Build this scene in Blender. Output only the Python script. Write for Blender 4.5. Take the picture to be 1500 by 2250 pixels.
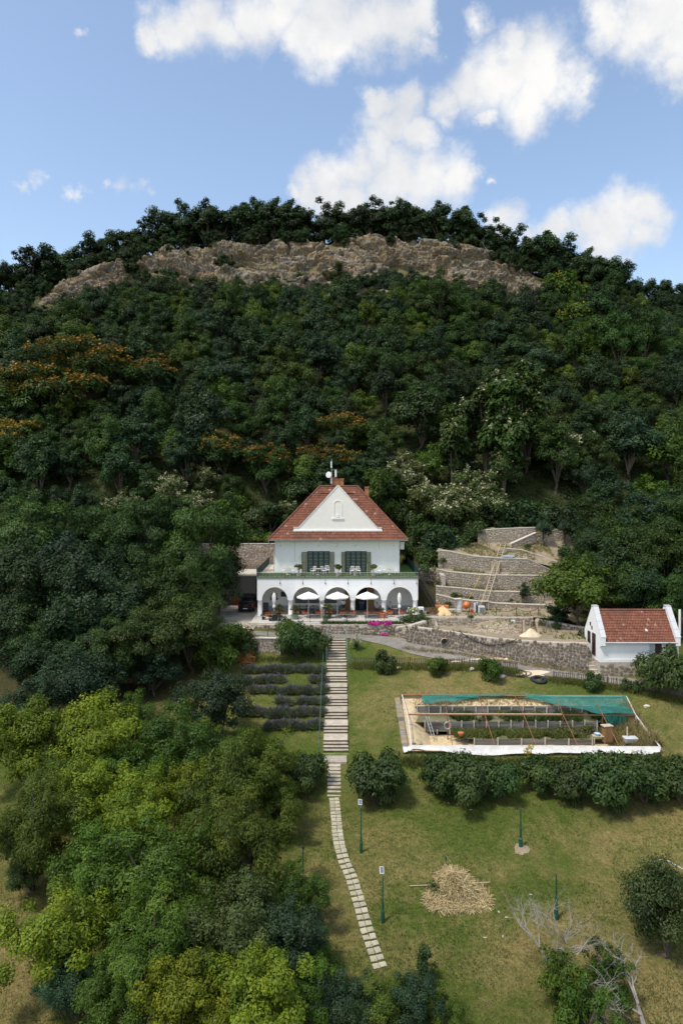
import bpy, bmesh, math, random
import numpy as np
from mathutils import Vector, Matrix, noise as mnoise
R = math.radians
random.seed(7)
RNG = np.random.default_rng(11)
SC = bpy.context.scene
for o in list(bpy.data.objects):
    bpy.data.objects.remove(o)
COL = SC.collection
# ---------------------------------------------------------------- camera (level drone view, slight downward shift)
CZ = 14.4
SKY_TINT = (1.30, 1.22, 1.12, 1)
F = 1500.0
cam_d = bpy.data.cameras.new('camera'); cam = bpy.data.objects.new('camera', cam_d); COL.objects.link(cam)
cam.location = (0, 0, CZ); cam.rotation_euler = (R(90), 0, 0)
cam_d.sensor_fit = 'VERTICAL'; cam_d.sensor_height = 36; cam_d.sensor_width = 24; cam_d.lens = 24
cam_d.shift_y = -52 / 2250; cam_d.clip_end = 4000; cam_d.clip_start = 0.5
SC.camera = cam
# ---------------------------------------------------------------- light and exposure
SUN_EL, SUN_AZ = 62.0, 232.0          # degrees; azimuth clockwise from +Y: behind the camera on the left
world = bpy.data.worlds.new('World'); SC.world = world; world.use_nodes = True
sun_d = bpy.data.lights.new('sun', 'SUN'); sun = bpy.data.objects.new('sun', sun_d); COL.objects.link(sun)
sun_d.energy = 2.5; sun_d.angle = R(8.0); sun_d.color = (1.0, 0.945, 0.86)
sd = Vector((math.sin(R(SUN_AZ)) * math.cos(R(SUN_EL)), math.cos(R(SUN_AZ)) * math.cos(R(SUN_EL)), math.sin(R(SUN_EL))))
sun.rotation_euler = sd.to_track_quat('Z', 'Y').to_euler(); sun.location = (0, 0, 120)
SC.view_settings.view_transform = 'Standard'; SC.view_settings.look = 'None'
SC.view_settings.exposure = 0.48; SC.view_settings.gamma = 1.0
SC.cycles.max_bounces = 7; SC.cycles.diffuse_bounces = 4; SC.cycles.transparent_max_bounces = 8
SC.cycles.use_denoising = True

def px_dir(px, py):
    return Vector(((px - 750) / F, 1.0, (1073 - py) / F)).normalized()
CLOUDS = [  # picture position and radius of each puff, and how solid it is
 (345,100,34,1),(395,70,56,1),(450,55,68,1),(505,70,52,1),(560,35,66,1),(620,10,60,1),(690,70,64,1),(740,70,66,1),(800,50,70,1),(865,45,66,1),(905,30,46,1),(720,10,90,1),(925,95,36,.55),(600,90,44,.45),(945,60,30,.5),
 (985,225,44,1),(1040,190,66,1),(1110,160,86,1),(1180,160,82,1),(1245,175,62,1),(1120,100,44,1),(1150,225,62,1),(1000,250,40,.8),(1285,180,30,.9),(1075,262,30,.6),
 (838,228,36,1),(885,228,44,1),(862,280,58,1),(915,295,50,1),(830,335,50,1),(780,365,56,1),(850,395,80,1),(920,395,72,1),(980,390,58,1),(735,395,50,1),(690,415,46,1),(655,418,26,.9),(760,440,60,1),(1025,375,30,.9),(1072,382,14,.8),
 (1110,485,40,1),(1160,505,38,.9),(1225,505,40,1),(1295,495,52,1),(1350,485,60,1),(1405,470,44,1),(1330,535,58,1),(1400,520,44,.9),(1380,575,36,.6),
 (1350,40,62,.9),(1420,60,72,1),(1480,90,78,1),(1500,150,50,1),(1300,15,44,.6),(1450,10,90,1),
 (60,405,26,.38),(92,402,26,.42),(165,420,26,.42),(195,418,28,.42),(275,404,34,.5),(310,412,34,.45),(340,428,26,.35),(240,398,24,.4),(162,78,20,.55),(172,95,14,.45),(1060,35,40,.6)]
def build_world():
    nt = world.node_tree; N = nt.nodes; Lk = nt.links; N.clear()
    out = N.new('ShaderNodeOutputWorld'); bg = N.new('ShaderNodeBackground'); bg.inputs[1].default_value = 0.15
    Lk.new(bg.outputs[0], out.inputs[0])
    sky = N.new('ShaderNodeTexSky'); sky.sky_type = 'NISHITA'; sky.sun_disc = False
    sky.sun_elevation = R(SUN_EL); sky.sun_rotation = R(SUN_AZ); sky.air_density = 1.0; sky.dust_density = 1.2; sky.ozone_density = 1.5
    tc = N.new('ShaderNodeTexCoord')
    def math_(op, a, b=None, c=None, clamp=False):
        n = N.new('ShaderNodeMath'); n.operation = op; n.use_clamp = clamp
        for i, v in enumerate((a, b, c)):
            if v is None: continue
            if isinstance(v, (int, float)): n.inputs[i].default_value = v
            else: Lk.new(v, n.inputs[i])
        return n.outputs[0]
    def noise_(scale, detail, col=False, rough=0.6):
        n = N.new('ShaderNodeTexNoise'); n.inputs['Scale'].default_value = scale; n.inputs['Detail'].default_value = detail
        n.inputs['Roughness'].default_value = rough
        Lk.new(tc.outputs['Generated'], n.inputs['Vector'])
        return n.outputs['Color' if col else 'Fac']
    def vm(op, a, b, s=None):
        n = N.new('ShaderNodeVectorMath'); n.operation = op
        for i, v in enumerate((a, b)):
            if v is None: continue
            if isinstance(v, tuple): n.inputs[i].default_value = v
            else: Lk.new(v, n.inputs[i])
        if s is not None: n.inputs['Scale'].default_value = s
        return n
    w1 = vm('SCALE', vm('SUBTRACT', noise_(14, 7, True, 0.62), (.5, .5, .5)).outputs[0], None, 0.085).outputs[0]
    wd = vm('ADD', tc.outputs['Generated'], w1).outputs[0]
    best = None; bulk = None
    for (cx, cy, r, k) in CLOUDS:
        d = px_dir(cx, cy); ra = 1.12 * r / F * d.y
        dn = vm('DISTANCE', wd, tuple(d)).outputs['Value']
        v = math_('MULTIPLY_ADD', dn, -1 / ra, k)
        best = v if best is None else math_('MAXIMUM', best, v)
    # beyond the picture the same fair weather clouds go on
    fb = noise_(3.2, 8, False, 0.58)
    sep = N.new('ShaderNodeSeparateXYZ'); Lk.new(tc.outputs['Generated'], sep.inputs[0])
    mr = N.new('ShaderNodeMapRange'); mr.interpolation_type = 'SMOOTHSTEP'
    mr.inputs['From Min'].default_value = 0.70; mr.inputs['From Max'].default_value = 0.50
    Lk.new(sep.outputs['Y'], mr.inputs['Value'])
    gen = math_('MULTIPLY', math_('MULTIPLY', math_('SUBTRACT', fb, 0.50), 5.0), mr.outputs[0])
    gen = math_('ADD', gen, math_('MULTIPLY_ADD', mr.outputs[0], 2.0, -2.0))
    best = math_('MAXIMUM', best, gen)
    fine = noise_(26, 8, False, 0.66)
    den = math_('ADD', best, math_('MULTIPLY', math_('SUBTRACT', fine, 0.5), 0.95))
    mk = N.new('ShaderNodeMapRange'); mk.interpolation_type = 'SMOOTHSTEP'
    mk.inputs['From Min'].default_value = -0.30; mk.inputs['From Max'].default_value = 0.72
    Lk.new(den, mk.inputs['Value'])
    hor = N.new('ShaderNodeMapRange'); hor.inputs['From Min'].default_value = 0.0; hor.inputs['From Max'].default_value = 0.10
    Lk.new(sep.outputs['Z'], hor.inputs['Value'])
    mask = math_('MULTIPLY', mk.outputs[0], hor.outputs[0])
    sh = N.new('ShaderNodeMapRange'); sh.inputs['From Min'].default_value = 0.32; sh.inputs['From Max'].default_value = 0.62
    Lk.new(noise_(9, 6, False, 0.55), sh.inputs['Value'])
    cc = N.new('ShaderNodeMix'); cc.data_type = 'RGBA'
    cc.inputs[6].default_value = (3.35, 3.5, 3.75, 1); cc.inputs[7].default_value = (4.75, 4.7, 4.62, 1)
    Lk.new(sh.outputs[0], cc.inputs[0])
    tint = N.new('ShaderNodeMix'); tint.data_type = 'RGBA'; tint.blend_type = 'MULTIPLY'; tint.inputs[0].default_value = 1
    tint.inputs[7].default_value = SKY_TINT
    Lk.new(sky.outputs[0], tint.inputs[6])
    mx = N.new('ShaderNodeMix'); mx.data_type = 'RGBA'
    Lk.new(mask, mx.inputs[0]); Lk.new(tint.outputs[2], mx.inputs[6]); Lk.new(cc.outputs[2], mx.inputs[7])
    Lk.new(mx.outputs[2], bg.inputs[0])

build_world()

# ================================================================= helpers
ORG = {}
def link(o, parent=None):
    COL.objects.link(o)
    if parent is not None: o.parent = parent
    return o
def tag(o, label=None, cat=None, group=None, kind=None):
    if label: o['label'] = label
    if cat: o['category'] = cat
    if group: o['group'] = group
    if kind: o['kind'] = kind
    return o
def thing(name, label, cat, loc=(0, 0, 0), rz=0.0, group=None, kind=None):
    o = bpy.data.objects.new(name, None); o.empty_display_size = .3
    COL.objects.link(o); o.location = loc; o.rotation_euler = (0, 0, rz)
    ORG[o.name] = Vector(loc)
    return tag(o, label, cat, group, kind)
def org(parent):
    if parent is None: return Vector((0, 0, 0))
    return ORG.get(parent.name, Vector((0, 0, 0)))
def add_mesh(name, verts, faces, mat, parent=None, smooth=False, tint=None, local=False):
    me = bpy.data.meshes.new(name)
    v = np.asarray(verts, dtype=np.float64).reshape(-1, 3)
    if parent is not None and not local: v = v - np.array(org(parent))
    if isinstance(faces, np.ndarray):
        nf, k = faces.shape
        me.vertices.add(len(v)); me.vertices.foreach_set('co', v.astype(np.float32).ravel())
        me.loops.add(nf * k); me.loops.foreach_set('vertex_index', faces.astype(np.int32).ravel())
        me.polygons.add(nf); me.polygons.foreach_set('loop_start', np.arange(0, nf * k, k, dtype=np.int32))
        me.update(calc_edges=True)
    else:
        me.from_pydata([tuple(p) for p in v], [], faces)
    if smooth:
        me.polygons.foreach_set('use_smooth', np.ones(len(me.polygons), dtype=bool))
    if tint is not None:
        a = me.attributes.new('tint', 'FLOAT', 'FACE'); a.data.foreach_set('value', np.asarray(tint, dtype=np.float32))
    if mat is not None: me.materials.append(mat)
    o = bpy.data.objects.new(name, me); link(o, parent)
    ORG[o.name] = org(parent)
    return o
class MB:
    """collects simple shapes in world coordinates; build() links them as one mesh"""
    def __init__(s): s.v = []; s.f = []; s.t = []
    def quadmesh(s, vs, fs, t=0.5):
        b = len(s.v); s.v += [tuple(p) for p in vs]; s.f += [tuple(i + b for i in f) for f in fs]; s.t += [t] * len(fs); return s
    def box(s, c, d, rz=0.0, t=0.5, M=None):
        x, y, z = d[0] / 2, d[1] / 2, d[2] / 2
        co = [Vector((sx * x, sy * y, sz * z)) for sx in (-1, 1) for sy in (-1, 1) for sz in (-1, 1)]
        m = M if M is not None else Matrix.Rotation(rz, 3, 'Z')
        vs = [m @ p + Vector(c) for p in co]
        return s.quadmesh(vs, [(0, 1, 3, 2), (4, 6, 7, 5), (0, 4, 5, 1), (2, 3, 7, 6), (0, 2, 6, 4), (1, 5, 7, 3)], t)
    def bb(s, x0, x1, y0, y1, z0, z1, t=0.5):
        return s.box(((x0 + x1) / 2, (y0 + y1) / 2, (z0 + z1) / 2), (x1 - x0, y1 - y0, z1 - z0), 0, t)
    def tube(s, p0, p1, r0, r1=None, n=8, t=0.5, caps=True):
        r1 = r0 if r1 is None else r1
        p0 = Vector(p0); p1 = Vector(p1); d = (p1 - p0)
        if d.length < 1e-6: return s
        q = d.normalized().to_track_quat('Z', 'Y').to_matrix()
        vs = []
        for p, r in ((p0, r0), (p1, r1)):
            for i in range(n):
                a = 2 * math.pi * i / n; vs.append(p + q @ Vector((math.cos(a) * r, math.sin(a) * r, 0)))
        fs = [(i, (i + 1) % n, n + (i + 1) % n, n + i) for i in range(n)]
        if caps: fs += [tuple(range(n))[::-1], tuple(range(n, 2 * n))]
        return s.quadmesh(vs, fs, t)
    def path(s, pts, r, n=6, t=0.5):
        for a, b in zip(pts[:-1], pts[1:]):
            ra, rb = (r, r) if not isinstance(r, (list, tuple)) else r
            s.tube(a, b, ra, rb, n, t, True)
        return s
    def lathe(s, c, prof, n=14, t=0.5):
        c = Vector(c); vs = []; fs = []
        for (r, z) in prof:
            for i in range(n):
                a = 2 * math.pi * i / n; vs.append(c + Vector((math.cos(a) * r, math.sin(a) * r, z)))
        for k in range(len(prof) - 1):
            for i in range(n):
                fs.append((k * n + i, k * n + (i + 1) % n, (k + 1) * n + (i + 1) % n, (k + 1) * n + i))
        fs.append(tuple(range(n))[::-1]); fs.append(tuple(range((len(prof) - 1) * n, len(prof) * n)))
        return s.quadmesh(vs, fs, t)
    def prism(s, poly, y0, y1, t=0.5):
        """polygon in x,z extruded along y"""
        n = len(poly); vs = [(x, y0, z) for x, z in poly] + [(x, y1, z) for x, z in poly]
        fs = [tuple(range(n)), tuple(range(n, 2 * n))[::-1]] + [(i, n + i, n + (i + 1) % n, (i + 1) % n) for i in range(n)]
        return s.quadmesh(vs, fs, t)
    def prism_x(s, poly, x0, x1, t=0.5):
        n = len(poly); vs = [(x0, y, z) for y, z in poly] + [(x1, y, z) for y, z in poly]
        fs = [tuple(range(n))[::-1], tuple(range(n, 2 * n))] + [(i, (i + 1) % n, n + (i + 1) % n, n + i) for i in range(n)]
        return s.quadmesh(vs, fs, t)
    def build(s, name, mat, parent=None, smooth=False, bevel=0.0, kind=None):
        o = add_mesh(name, s.v, s.f, mat, parent, smooth, s.t)
        if bevel:
            m = o.modifiers.new('edge', 'BEVEL'); m.width = bevel; m.segments = 2; m.limit_method = 'ANGLE'
        if kind: o['kind'] = kind
        return o
def kids(o): return [c for c in bpy.data.objects if c.parent == o]
KID = {}
def copy_tree(o, parent=None):
    if o.name not in KID: KID[o.name] = list(o.children)
    c = o.copy(); COL.objects.link(c); c.parent = parent
    ORG[c.name] = Vector((0, 0, 0))
    for ch in KID[o.name]: copy_tree(ch, c)
    return c
class Proto:
    """first place() moves the prototype itself, later ones copy it with its parts"""
    def __init__(s, root): s.r = root; s.used = False
    def place(s, loc, rz=0.0, scale=1.0, label=None, group=None, tilt=None):
        o = copy_tree(s.r) if s.used else s.r
        s.used = True
        o.location = loc; o.rotation_euler = (tilt[0], tilt[1], rz) if tilt else (0, 0, rz)
        o.scale = scale if isinstance(scale, (tuple, list)) else (scale,) * 3
        if label: o['label'] = label
        if group: o['group'] = group
        return o
def sm(a, b, x):
    t = np.clip((x - a) / (b - a), 0, 1); return t * t * (3 - 2 * t)
# ---- value noise for geometry
def vnoise(x, y, z=0.0, seed=0):
    x = np.asarray(x, float); y = np.asarray(y, float); z = np.asarray(z, float) + np.zeros_like(x)
    xi = np.floor(x).astype(np.int64); yi = np.floor(y).astype(np.int64); zi = np.floor(z).astype(np.int64)
    xf = x - xi; yf = y - yi; zf = z - zi
    u = xf * xf * (3 - 2 * xf); v = yf * yf * (3 - 2 * yf); w = zf * zf * (3 - 2 * zf)
    def h(i, j, k):
        n = (i * 374761393 + j * 668265263 + k * 2147483647 + seed * 1274126177) & 0xffffffff
        n = ((n ^ (n >> 13)) * 1274126177) & 0xffffffff
        n = (n ^ (n >> 16)) & 0xffff
        return n / 65535.0
    r = 0
    for a, wa in ((0, 1 - u), (1, u)):
        for b, wb in ((0, 1 - v), (1, v)):
            for c, wc in ((0, 1 - w), (1, w)):
                r = r + wa * wb * wc * h(xi + a, yi + b, zi + c)
    return r * 2 - 1
def fbm(x, y, z=0.0, o=4, seed=0):
    s = 0; a = 1.0; f = 1.0; n = 0
    for k in range(o):
        s = s + a * vnoise(np.asarray(x) * f, np.asarray(y) * f, np.asarray(z) * f, seed + k); n += a; a *= .5; f *= 2.03
    return s / n
# ---------------------------------------------------------------- materials
MATS = {}
def new_mat(name):
    m = bpy.data.materials.new(name); m.use_nodes = True; nt = m.node_tree
    b = nt.nodes['Principled BSDF']; MATS[name] = m
    return m, nt, b
def mixrgb(nt, fac, a, b, mode='MIX'):
    n = nt.nodes.new('ShaderNodeMix'); n.data_type = 'RGBA'; n.blend_type = mode
    for i, v in ((0, fac), (6, a), (7, b)):
        if isinstance(v, tuple): n.inputs[i].default_value = v if len(v) == 4 else (*v, 1)
        elif isinstance(v, (int, float)): n.inputs[i].default_value = v
        else: nt.links.new(v, n.inputs[i])
    return n.outputs[2]
def mnode(nt, op, a, b=None, clamp=False):
    n = nt.nodes.new('ShaderNodeMath'); n.operation = op; n.use_clamp = clamp
    for i, v in enumerate((a, b)):
        if v is None: continue
        if isinstance(v, (int, float)): n.inputs[i].default_value = v
        else: nt.links.new(v, n.inputs[i])
    return n.outputs[0]
def tex(nt, scale, detail=4, rough=.6, stretch=None, coord='Object', dist=0.0):
    tc = nt.nodes.new('ShaderNodeTexCoord'); n = nt.nodes.new('ShaderNodeTexNoise')
    n.inputs['Scale'].default_value = scale; n.inputs['Detail'].default_value = detail; n.inputs['Roughness'].default_value = rough
    n.inputs['Distortion'].default_value = dist
    src = tc.outputs[coord]
    if coord == 'Pos':
        pass
    if stretch:
        mp = nt.nodes.new('ShaderNodeMapping'); mp.inputs['Scale'].default_value = stretch
        nt.links.new(src, mp.inputs[0]); src = mp.outputs[0]
    nt.links.new(src, n.inputs['Vector'])
    return n.outputs['Fac']
def ramp(nt, fac, stops):
    n = nt.nodes.new('ShaderNodeValToRGB'); e = n.color_ramp.elements
    while len(e) < len(stops): e.new(.5)
    for el, (p, c) in zip(e, stops):
        el.position = p; el.color = (*c, 1) if len(c) == 3 else c
    nt.links.new(fac, n.inputs[0]); return n.outputs[0]
def maprange(nt, v, a, b, c=0, d=1):
    n = nt.nodes.new('ShaderNodeMapRange'); nt.links.new(v, n.inputs[0])
    for i, k in enumerate((a, b, c, d)): n.inputs[i + 1].default_value = k
    return n.outputs[0]
def bump(nt, b, h, strength=.4, dist=.03):
    n = nt.nodes.new('ShaderNodeBump'); n.inputs['Strength'].default_value = strength; n.inputs['Distance'].default_value = dist
    nt.links.new(h, n.inputs['Height']); nt.links.new(n.outputs[0], b.inputs['Normal'])
def attr(nt, name='tint'):
    n = nt.nodes.new('ShaderNodeAttribute'); n.attribute_name = name; return n.outputs['Fac']
def objrand(nt):
    return nt.nodes.new('ShaderNodeObjectInfo').outputs['Random']
def noisy(name, c1, c2, scale=3, rough=.8, bmp=.3, bd=.02, stain=None, stain_scale=.6, stain_lo=.55, stain_hi=.75, stretch=None, spec=.3, var=0.0, tintv=0.0, metallic=0.0):
    m, nt, b = new_mat(name)
    f = tex(nt, scale, 5, .65, stretch)
    c = ramp(nt, f, [(.32, c1), (.68, c2)])
    if stain:
        c = mixrgb(nt, maprange(nt, tex(nt, stain_scale, 6, .7), stain_lo, stain_hi), c, stain)
    if var or tintv:
        src = None
        if tintv:
            src = maprange(nt, attr(nt), 0, 1, 1 - tintv, 1 + tintv)
        if var:
            r = maprange(nt, objrand(nt), 0, 1, 1 - var, 1 + var)
            src = r if src is None else mnode(nt, 'MULTIPLY', src, r)
        v = nt.nodes.new('ShaderNodeHueSaturation'); nt.links.new(c, v.inputs['Color']); nt.links.new(src, v.inputs['Value'])
        c = v.outputs[0]
    nt.links.new(c, b.inputs['Base Color'])
    b.inputs['Roughness'].default_value = rough; b.inputs['Specular IOR Level'].default_value = spec; b.inputs['Metallic'].default_value = metallic
    if bmp: bump(nt, b, tex(nt, scale * 2.2, 6, .7, stretch), bmp, bd)
    return m
def plain(name, c, rough=.5, metallic=0.0, spec=.5):
    return noisy(name, tuple(x * .88 for x in c), tuple(min(1, x * 1.1) for x in c), 9, rough, .06, .005, spec=spec, metallic=metallic)
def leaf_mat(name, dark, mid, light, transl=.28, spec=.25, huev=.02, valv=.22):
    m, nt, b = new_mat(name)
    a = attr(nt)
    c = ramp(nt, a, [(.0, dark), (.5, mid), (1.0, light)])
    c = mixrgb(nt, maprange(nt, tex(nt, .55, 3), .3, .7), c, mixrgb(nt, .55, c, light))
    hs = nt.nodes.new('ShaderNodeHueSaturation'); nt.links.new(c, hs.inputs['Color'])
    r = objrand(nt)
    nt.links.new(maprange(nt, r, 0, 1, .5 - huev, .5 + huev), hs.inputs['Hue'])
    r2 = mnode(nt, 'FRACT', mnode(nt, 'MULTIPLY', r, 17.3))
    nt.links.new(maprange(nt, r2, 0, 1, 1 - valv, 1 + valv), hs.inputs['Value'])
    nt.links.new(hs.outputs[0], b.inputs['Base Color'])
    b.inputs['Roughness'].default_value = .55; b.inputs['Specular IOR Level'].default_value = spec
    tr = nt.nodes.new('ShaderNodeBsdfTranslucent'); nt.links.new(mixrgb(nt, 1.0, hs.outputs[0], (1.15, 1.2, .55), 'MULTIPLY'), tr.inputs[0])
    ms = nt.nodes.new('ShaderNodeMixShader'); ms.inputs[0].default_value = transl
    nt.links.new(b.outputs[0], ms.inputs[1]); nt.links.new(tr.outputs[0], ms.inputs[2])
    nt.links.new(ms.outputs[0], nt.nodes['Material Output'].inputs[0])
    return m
def rock_tint_mat(name, cols, mort=None, scale=5, bmp=.5):
    """stone whose colour differs from piece to piece"""
    m, nt, b = new_mat(name)
    r = mnode(nt, 'FRACT', mnode(nt, 'ADD', attr(nt), mnode(nt, 'MULTIPLY', objrand(nt), 5.7)))
    c = ramp(nt, r, [(i / (len(cols) - 1), k) for i, k in enumerate(cols)])
    n = tex(nt, scale, 6, .7)
    c = mixrgb(nt, 1.0, c, ramp(nt, n, [(.25, (.55, .54, .52)), (.75, (1.3, 1.28, 1.25))]), 'MULTIPLY')
    nt.links.new(c, b.inputs['Base Color']); b.inputs['Roughness'].default_value = .9; b.inputs['Specular IOR Level'].default_value = .2
    bump(nt, b, tex(nt, scale * 2, 6, .75), bmp, .03)
    return m
M = {}
M['white'] = noisy('white_plaster', (.80, .805, .80), (.86, .86, .85), 1.2, .85, .12, .01, stain=(.60, .585, .54), stain_scale=.9, stain_lo=.56, stain_hi=.9, stretch=(1, 1, .3))
M['cream'] = noisy('cream_plaster', (.80, .775, .71), (.85, .83, .77), 1.5, .85, .12, .01, stain=(.60, .52, .36), stain_scale=.5, stain_lo=.66, stain_hi=.8)
M['grey_dado'] = noisy('grey_plaster', (.36, .38, .39), (.46, .48, .49), 2, .85)
M['porch_floor'] = noisy('porch_concrete', (.44, .415, .37), (.56, .53, .475), 1.6, .85, .2, stain=(.25, .24, .21), stain_scale=.7)
M['concrete'] = noisy('driveway_concrete', (.36, .325, .27), (.53, .485, .41), .55, .9, .3, .02, stain=(.19, .175, .15), stain_scale=.35, stain_lo=.5, stain_hi=.7)
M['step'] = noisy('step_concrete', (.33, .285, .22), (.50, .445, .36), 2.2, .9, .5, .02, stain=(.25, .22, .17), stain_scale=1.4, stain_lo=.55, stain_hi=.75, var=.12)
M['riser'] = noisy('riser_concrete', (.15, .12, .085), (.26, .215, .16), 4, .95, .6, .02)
M['slab'] = noisy('paving_concrete', (.33, .30, .21), (.50, .46, .35), 5, .9, .5, .015, stain=(.20, .20, .10), stain_scale=3, stain_lo=.52, stain_hi=.7, var=.16)
M['asphalt'] = noisy('old_asphalt', (.16, .145, .13), (.25, .23, .20), 1.4, .95, .4, .01, stain=(.33, .29, .22), stain_scale=.5)
M['mortar'] = noisy('lime_mortar', (.37, .33, .275), (.52, .47, .40), 3, .95, .5, .03)
M['coping'] = noisy('coping_concrete', (.47, .42, .35), (.60, .55, .47), 2, .9, .4, .02, stain=(.3, .27, .22), stain_scale=1.1)
M['stone_a'] = rock_tint_mat('field_stone', [(.13, .10, .08), (.22, .175, .135), (.17, .135, .105), (.29, .24, .19), (.155, .125, .105), (.24, .185, .135)])
M['stone_b'] = rock_tint_mat('terrace_stone', [(.28, .24, .185), (.43, .375, .30), (.34, .285, .22), (.53, .475, .395), (.38, .32, .245), (.31, .265, .21)])
M['stone_c'] = rock_tint_mat('pale_rubble_stone', [(.34, .29, .23), (.25, .19, .15), (.42, .36, .29), (.32, .24, .19), (.46, .41, .35), (.22, .18, .14)])
M['plinth'] = rock_tint_mat('plinth_stone', [(.27, .225, .165), (.33, .27, .20), (.24, .195, .145), (.36, .30, .225)])
M['soil'] = noisy('dry_soil', (.22, .175, .115), (.34, .275, .19), 1.2, .95, .6, .05, stain=(.20, .19, .085), stain_scale=.5, stain_lo=.52, stain_hi=.72)
M['sand'] = noisy('builders_sand', (.58, .40, .20), (.72, .53, .29), 4, .95, .5, .03)
M['pale_sand'] = noisy('pale_sand', (.56, .46, .32), (.68, .57, .41), 4, .95, .5, .03)
M['rubble'] = rock_tint_mat('rubble_stone', [(.42, .36, .28), (.55, .49, .41), (.35, .27, .20), (.50, .42, .33)])
M['straw_soil'] = noisy('straw_mulch', (.46, .35, .20), (.66, .53, .33), 2.2, .95, .7, .05, stain=(.30, .22, .12), stain_scale=.9, stretch=(1, 1, 2))
M['bed_soil'] = noisy('bed_soil', (.10, .085, .055), (.28, .23, .14), 1.6, .95, .7, .05, stain=(.08, .11, .03), stain_scale=.8, stain_lo=.45, stain_hi=.65)
M['plank'] = noisy('weathered_plank', (.10, .095, .088), (.26, .245, .225), 3, .85, .5, .01, stretch=(.35, 3, 6), var=.35)
M['bed_post'] = noisy('pale_post', (.42, .38, .31), (.55, .50, .42), 4, .85)
M['rust'] = noisy('rusty_steel', (.21, .085, .045), (.32, .145, .075), 6, .8, .3, .005)
M['brown_steel'] = noisy('brown_steel', (.10, .045, .03), (.17, .08, .05), 6, .7, .2, .005)
M['frame_white'] = noisy('worn_white_pole', (.58, .54, .48), (.72, .69, .63), 5, .6, .2, .005)
M['tarp'] = noisy('white_tarp', (.50, .49, .46), (.70, .685, .65), 1.5, .45, .4, .03, stain=(.45, .44, .41), stain_scale=.7, stain_lo=.6, stain_hi=.85)
M['tile'] = None
M['wood'] = noisy('weathered_wood', (.40, .33, .23), (.56, .475, .35), 5, .85, .3, .01, stretch=(1, 1, .2))
M['dark_wood'] = noisy('dark_picket_wood', (.060, .050, .040), (.135, .115, .092), 6, .9, .3, .01, stretch=(1, 1, .2), var=.35)
M['brown_door'] = noisy('brown_door_wood', (.20, .105, .045), (.31, .175, .08), 4, .6, .3, .01, stretch=(1, 1, .15))
M['maroon'] = plain('dark_maroon_paint', (.035, .016, .016), .5)
M['door_green'] = plain('dark_green_paint', (.012, .035, .033), .4)
M['shutter'] = noisy('olive_shutter_paint', (.115, .125, .035), (.165, .17, .055), 5, .6, .2, .005)
M['slat'] = noisy('brown_shutter_slat', (.085, .072, .05), (.12, .10, .07), 6, .7)
M['iron'] = plain('dark_iron', (.022, .024, .024), .5)
M['green_iron'] = plain('dark_green_iron', (.010, .036, .034), .5)
M['rail_green'] = plain('pale_green_rail', (.16, .25, .20), .5)
M['handrail'] = plain('grey_green_handrail', (.07, .12, .105), .5)
M['pole_green'] = plain('green_lamp_pole', (.008, .075, .045), .45)
M['steel'] = plain('galvanised_steel', (.42, .43, .43), .45, .6)
M['white_paint'] = plain('white_paint', (.80, .80, .79), .5)
M['grey_paint'] = plain('light_grey_paint', (.55, .56, .57), .5)
M['parasol'] = noisy('parasol_cloth', (.80, .79, .77), (.86, .85, .83), 2, .8, .1, .005)
M['terracotta'] = noisy('terracotta', (.46, .15, .065), (.56, .21, .10), 6, .8, .2, .005, var=.12)
M['dark_pot'] = plain('black_pot', (.018, .02, .024), .4)
M['stone_pot'] = plain('pale_pot', (.42, .38, .33), .8)
M['turf'] = noisy('balcony_turf', (.055, .13, .022), (.10, .19, .035), 14, .95, .8, .03, stain=(.13, .16, .03), stain_scale=1.5)
M['edge_grey'] = plain('grey_slab_edge', (.17, .18, .18), .8)
M['charcoal'] = plain('charcoal_board', (.02, .021, .024), .6)
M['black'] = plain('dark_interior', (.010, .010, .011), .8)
M['brick'] = None
M['blue_panel'] = plain('pale_blue_panel', (.42, .54, .68), .5)
M['orange'] = plain('orange_paint', (.62, .20, .06), .45)
M['red'] = plain('red_paint', (.40, .03, .025), .45)
M['rubber'] = plain('black_rubber', (.016, .016, .017), .7)
M['solar'] = plain('solar_cell', (.12, .14, .18), .25)
M['lamp_white'] = plain('lamp_frame_white', (.72, .73, .74), .4)
M['bark'] = noisy('grey_brown_bark', (.055, .045, .035), (.12, .10, .08), 6, .95, .6, .02, stretch=(1, 1, .25))
M['dead'] = noisy('bleached_bark', (.20, .185, .165), (.36, .335, .305), 6, .9, .5, .01, stretch=(1, 1, .25))
M['straw'] = rock_tint_mat('straw', [(.62, .50, .27), (.44, .34, .17), (.74, .61, .36), (.27, .23, .11), (.66, .55, .31)], bmp=0)
M['hay'] = rock_tint_mat('brown_hay', [(.36, .17, .06), (.50, .27, .10), (.28, .13, .05), (.55, .33, .14)], bmp=0)
M['magenta'] = plain('magenta_petals', (.48, .015, .24), .7)
M['geranium'] = plain('red_petals', (.50, .05, .03), .7)
M['cream_fl'] = plain('cream_petals', (.72, .69, .46), .7)
M['skin'] = plain('skin', (.48, .29, .20), .6)
M['hair'] = plain('dark_hair', (.02, .014, .01), .6)
M['shirt_white'] = plain('white_shirt', (.74, .74, .73), .8)
M['shirt_grey'] = plain('pale_grey_shirt', (.50, .50, .52), .8)
M['trouser_tan'] = plain('tan_trousers', (.45, .32, .22), .8)
M['denim'] = plain('blue_denim', (.045, .09, .22), .8)
M['navy'] = plain('navy_cloth', (.02, .03, .06), .8)
M['car_black'] = plain('black_car_paint', (.008, .009, .011), .18)
M['red_lens'] = plain('red_lamp_lens', (.42, .03, .03), .25)
M['plate'] = plain('number_plate', (.75, .75, .75), .5)
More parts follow.
